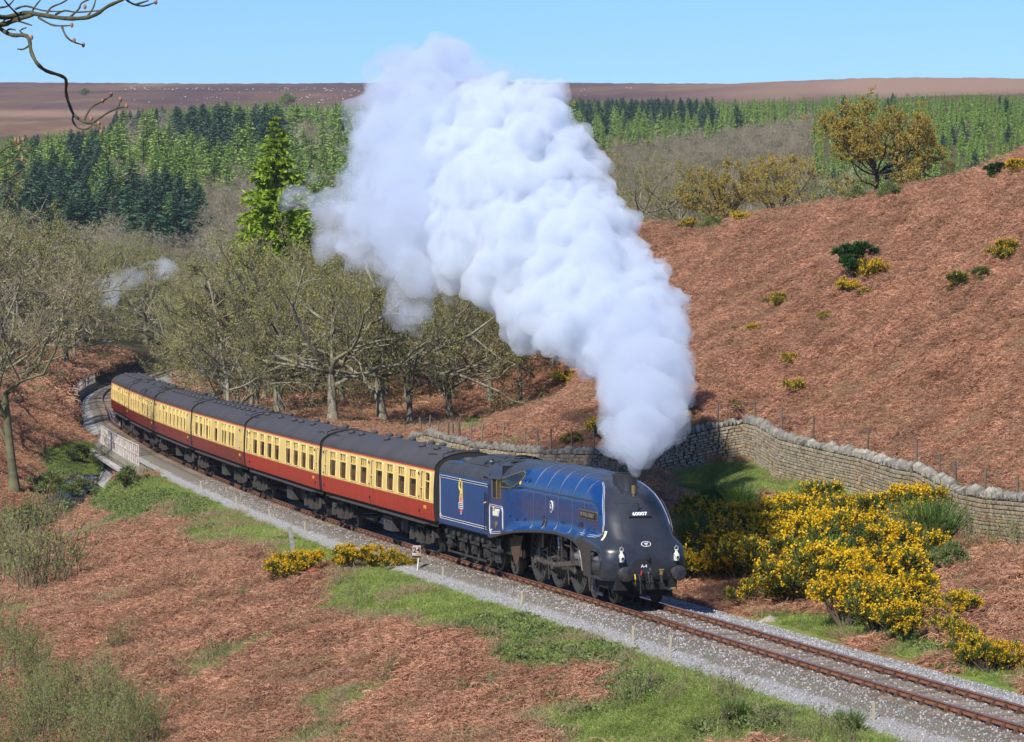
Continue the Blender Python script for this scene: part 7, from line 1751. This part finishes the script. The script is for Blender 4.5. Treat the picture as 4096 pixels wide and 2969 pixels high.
# ------------------------------------------------------------------ overhanging branch at the top left (close to the camera)
M['branch'] = mat('branch_bark', (.09, .085, .035), .9, vs=20, c2=(.03, .027, .015), bump=.4)
M['budscale'] = mat('bud_scale', (.30, .15, .09), .8)
br = empty('overhanging_branch', at(-60, 100, 12), label='bare budding branch hanging into the top left corner', cat='branch'); bi = Matrix.Translation(Vector(br.location)).inverted()
def bseg(name, pts, r0, r1, D=12):
    n = len(pts); P = [at(x, y, D + .25 * math.sin(x * .01 + y * .013)) for x, y in pts]
    # smooth
    Q = []
    for i in range(n - 1):
        a = P[max(i - 1, 0)]; b_ = P[i]; c = P[i + 1]; d = P[min(i + 2, n - 1)]
        for t in (0, .33, .66): Q.append(.5 * ((2 * b_) + (-a + c) * t + (2 * a - 5 * b_ + 4 * c - d) * t * t + (-a + 3 * b_ - 3 * c + d) * t ** 3))
    Q.append(P[-1]); k = len(Q); rr = [(r0 + (r1 - r0) * i / (k - 1)) * (1 + .12 * math.sin(i * 2.1)) for i in range(k)]
    b = MB(); b.tube(Q, rr, 7); o = b.build(name, M['branch'], smooth=True); o.parent = br; o.matrix_parent_inverse = bi; return Q
k = 1 / 1.62
def z(pts): return [(x * k, y * k) for x, y in pts]
mm = 12 / F
bseg('limb', z([(-80, 95), (40, 115), (160, 85), (280, 100), (420, 120), (540, 118), (620, 95), (700, 40), (790, 0), (820, -30)]), 11 * mm, 6 * mm)
bseg('limb', z([(-80, 160), (20, 160), (90, 135), (170, 110), (210, 98)]), 12 * mm, 8 * mm)
bseg('side_branch', z([(-40, 150), (20, 200), (80, 228), (160, 230), (190, 260), (200, 330), (240, 410), (300, 460), (390, 490), (428, 520), (428, 600), (450, 680), (480, 745), (540, 790), (600, 800)]), 9 * mm, 5.5 * mm)
tw = [[(480, 740), (470, 780), (500, 825), (550, 840), (600, 815)], [(540, 790), (570, 730), (600, 690), (660, 660), (720, 620)], [(600, 800), (640, 770), (700, 730), (760, 700), (780, 650)], [(600, 800), (640, 830), (655, 855)], [(760, 700), (820, 690)], [(250, 115), (330, 160), (400, 168), (460, 165)], [(400, 170), (425, 230), (470, 270), (540, 292)], [(700, 40), (780, 0)], [(820, 0), (860, 25), (930, 40), (1010, 15)], [(880, 30), (960, 5)], [(120, 100), (60, 40), (20, -10)], [(300, 100), (330, 50), (400, 20), (450, -10)], [(200, 90), (230, 40), (270, -10)], [(450, 115), (510, 60), (530, 20), (600, -10)], [(160, 230), (130, 200), (170, 180)], [(190, 295), (150, 320), (115, 318)], [(0, 50), (50, 40), (90, 0)], [(90, 130), (160, 150), (205, 165)], [(560, 115), (600, 60), (620, 0)], [(30, 210), (60, 190), (100, 195)], [(360, 95), (420, 70), (500, 80), (640, 70)], [(0, 100), (30, 130), (0, 150)], [(100, 60), (170, 40), (280, 70), (400, 75)], [(-40, 1030), (40, 960), (110, 940), (150, 905)], [(-40, 1165), (40, 1165), (100, 1130), (150, 1095)], [(-40, 1110), (50, 1060), (100, 1040), (145, 1035)], [(50, 1060), (110, 1010), (130, 960)]]
for t_ in tw: bseg('twig', z(t_), 4.6 * mm, 2.8 * mm)
b = MB()
for x, y in z([(720, 615), (780, 645), (820, 688), (640, 800), (655, 855), (665, 655), (590, 770), (150, 905), (120, 915), (100, 910), (125, 965), (145, 1035), (1010, 15), (540, 292), (480, 262), (550, 45), (205, 243), (465, 163)]): p = at(x, y, 12 + .25 * math.sin(x * .01 + y * .013)); b.ball(tuple(p), 7 * mm, 6, 5, (1, 1, 1.5))
o = b.build('buds', M['budscale']); o['kind'] = 'stuff'; o.parent = br; o.matrix_parent_inverse = bi
# ------------------------------------------------------------------ steam and smoke
def voxhull(name, puffs, vox, disp, m, label, cat, seed=0, size=(1.6, .6), lean=1.0):
    b = bmesh.new()
    for (px, py, D, rp, *q) in puffs:
        if py < 1900 and D < 200: D += max(0, 1800 - py) / 1700 * 26; rp = rp * 1.13
        c = at(px, py, D); r_ = rp * D / F; mt = Matrix.Translation(Vector(c)) @ Matrix.Diagonal((r_, r_ * (q[0] if q else .9), r_, 1)); bmesh.ops.create_icosphere(b, subdivisions=3, radius=1, matrix=mt)
    me = bpy.data.meshes.new(name); b.to_mesh(me); b.free(); o = link(name, me)
    md = o.modifiers.new('r', 'REMESH'); md.mode = 'VOXEL'; md.voxel_size = vox
    for k_, (sz, st) in enumerate(disp):
        tx = bpy.data.textures.new('%s_%d' % (name, k_), 'CLOUDS'); tx.noise_scale = sz; tx.noise_depth = 2; tx.noise_basis = 'ORIGINAL_PERLIN'; tx.noise_type = 'HARD_NOISE' if k_ < 1 else 'SOFT_NOISE'
        dm = o.modifiers.new('d%d' % k_, 'DISPLACE'); dm.texture = tx; dm.strength = st; dm.mid_level = .3 if k_ < 1 else .5; dm.texture_coords = 'GLOBAL'
    md = o.modifiers.new('r2', 'REMESH'); md.mode = 'VOXEL'; md.voxel_size = vox
    dg = bpy.context.evaluated_depsgraph_get(); m2 = bpy.data.meshes.new_from_object(o.evaluated_get(dg)); o.modifiers.clear(); o.data = m2; m2.name = name; m2.materials.clear(); m2.materials.append(m); o['kind'] = 'stuff'; tag(o, label, cat); return o
def vol(name, dens, col=(.98, .985, 1), an=.0, noise=None):
    w = N(name); w.t.nodes.remove(w.b); v = w.n('VolumePrincipled'); v.inputs['Color'].default_value = (*[c * 1.0 for c in col], 1); v.inputs['Density'].default_value = dens; v.inputs['Anisotropy'].default_value = an
    if noise:
        sc, lo, hi = noise; nz = w.noise(sc, 3, .6); w.l(w.math('MULTIPLY', w.maprange(nz, lo, hi), dens), v.inputs['Density'])
    w.l(v.outputs[0], w.out.inputs['Volume']); w.m.cycles.homogeneous_volume = not noise; return w.m
D0 = 100.4
steam = [(2537, 1880, D0 + .6, 42), (2540, 1810, D0 + 1, 75), (2560, 1740, D0 + 1.5, 130), (2575, 1640, D0 + 2, 170), (2590, 1520, D0 + 3, 185), (2560, 1420, 104.5, 200), (2650, 1330, 105, 120), (2680, 1200, 106, 75), (2470, 1330, 106, 210), (2440, 1200, 108, 230), (2530, 1180, 107, 160), (2300, 1230, 109, 200), (2240, 1330, 108, 120), (2120, 1230, 110, 130), (2340, 1080, 110, 240), (2150, 1080, 112, 260), (2000, 1020, 114, 210), (2300, 920, 113, 200), (2130, 900, 116, 250), (1960, 860, 117, 230), (1830, 880, 119, 110), (2270, 790, 118, 170), (2080, 730, 120, 240), (1900, 680, 122, 220), (2230, 600, 122, 160), (2330, 620, 122, 80), (2080, 540, 124, 210), (2160, 430, 126, 110), (1950, 500, 126, 170), (1850, 560, 126, 170), (2020, 400, 128, 60)]
thin = [(1620, 480, 128, 200), (1560, 600, 126, 170), (1540, 720, 124, 170), (1600, 820, 122, 210), (1700, 920, 120, 200), (1620, 1010, 120, 140), (1700, 1100, 119, 110), (1500, 880, 124, 110), (1720, 600, 126, 240), (1800, 740, 124, 200), (1640, 380, 130, 180), (1780, 330, 131, 180), (1620, 270, 132, 110), (1800, 230, 132, 100), (1570, 240, 133, 55), (1900, 400, 130, 140), (1480, 480, 128, 70), (1790, 1180, 118, 60), (2330, 690, 119, 110), (2250, 1400, 108, 70), (2000, 330, 130, 50), (2110, 345, 130, 55), (2400, 1440, 107, 110)]
wisp = [(1450, 820, 127, 120), (1380, 900, 126, 120), (1480, 1000, 125, 120), (1640, 1180, 122, 110), (1700, 1250, 121, 60), (1290, 850, 128, 80), (1200, 800, 130, 60), (1130, 790, 131, 40), (1420, 980, 125, 90), (1330, 980, 126, 60), (1570, 1100, 122, 80), (1560, 1180, 121, 40), (1250, 720, 130, 40)]
far_ = [(430, 1160, 300, 80), (380, 1190, 300, 50), (520, 1120, 300, 60), (620, 1080, 300, 60), (300, 1120, 300, 45), (450, 1220, 300, 45), (700, 1070, 300, 35)]
voxhull('steam_plume', steam[7:], .11, [(1.9, 2.3), (.75, .8), (.3, .22)], vol('steam', 1.5, (.85, .905, .975)), 'dense white exhaust steam billowing up and back from the locomotive chimney', 'steam')
voxhull('exhaust_column', steam[:9], .11, [(1.1, 1.1), (.5, .6), (.25, .25)], vol('exhaust', .75, (.80, .865, .965)), 'blue grey exhaust column standing on the locomotive chimney', 'steam')
voxhull('smoke_plume', thin, .22, [(1.8, 2.4), (.7, 1.1), (.35, .4)], vol('smoke', .62, (.78, .86, .99), noise=(.45, .30, .62)), 'thinner blue grey smoke trailing up and left of the white steam', 'smoke')
voxhull('smoke_wisp', wisp, .2, [(1.5, 2.0), (.5, 1.0), (.3, .4)], vol('wisp', .7, (.80, .87, .99), noise=(.7, .36, .7)), 'faint blue wisps drifting left of the smoke over the oaks', 'smoke')
voxhull('smoke_puff', far_, .5, [(3, 2.4), (1, 1.2)], vol('puff', .7, (.90, .93, 1), noise=(.4, .4, .72)), 'faint blue smoke puff hanging in front of the trees above the far bend', 'smoke')
steam2 = LF @ Vector((-.1, 1.15, 1.4))
def small(name, c, r_, m, label):
    b = bmesh.new()
    for i in range(5): bmesh.ops.create_icosphere(b, subdivisions=2, radius=r_ * random.uniform(.5, 1), matrix=Matrix.Translation(c + Vector([random.uniform(-r_, r_) for _ in range(3)])))
    me = bpy.data.meshes.new(name); b.to_mesh(me); b.free(); o = link(name, me); md = o.modifiers.new('r', 'REMESH'); md.mode = 'VOXEL'; md.voxel_size = .04
    dg = bpy.context.evaluated_depsgraph_get(); m2 = bpy.data.meshes.new_from_object(o.evaluated_get(dg)); o.modifiers.clear(); o.data = m2; m2.materials.clear(); m2.materials.append(m); o['kind'] = 'stuff'; tag(o, label, 'steam')
ms = vol('leaking_steam', 1.6)
small('leaking_steam', LF @ Vector((.0, 1.3, 1.5)), .12, ms, 'small steam leak at the cylinder opening'); small('leaking_steam', LF @ Vector((1.9, 1.2, 1.45)), .14, ms, 'small steam leak behind the cylinder by the leading driving wheel')

# ------------------------------------------------------------------ air
hz = N('haze'); hz.t.nodes.remove(hz.b); v = hz.n('VolumePrincipled'); v.inputs['Color'].default_value = (.72, .84, 1, 1); v.inputs['Density'].default_value = .00005; hz.l(v.outputs[0], hz.out.inputs['Volume']); hz.m.cycles.homogeneous_volume = True
b = MB(); b.box(-7500, 7500, -90, 5600, -16, 150); o = b.build('haze', hz.m); o['kind'] = 'stuff'; tag(o, 'thin pale haze filling the dale', 'haze')
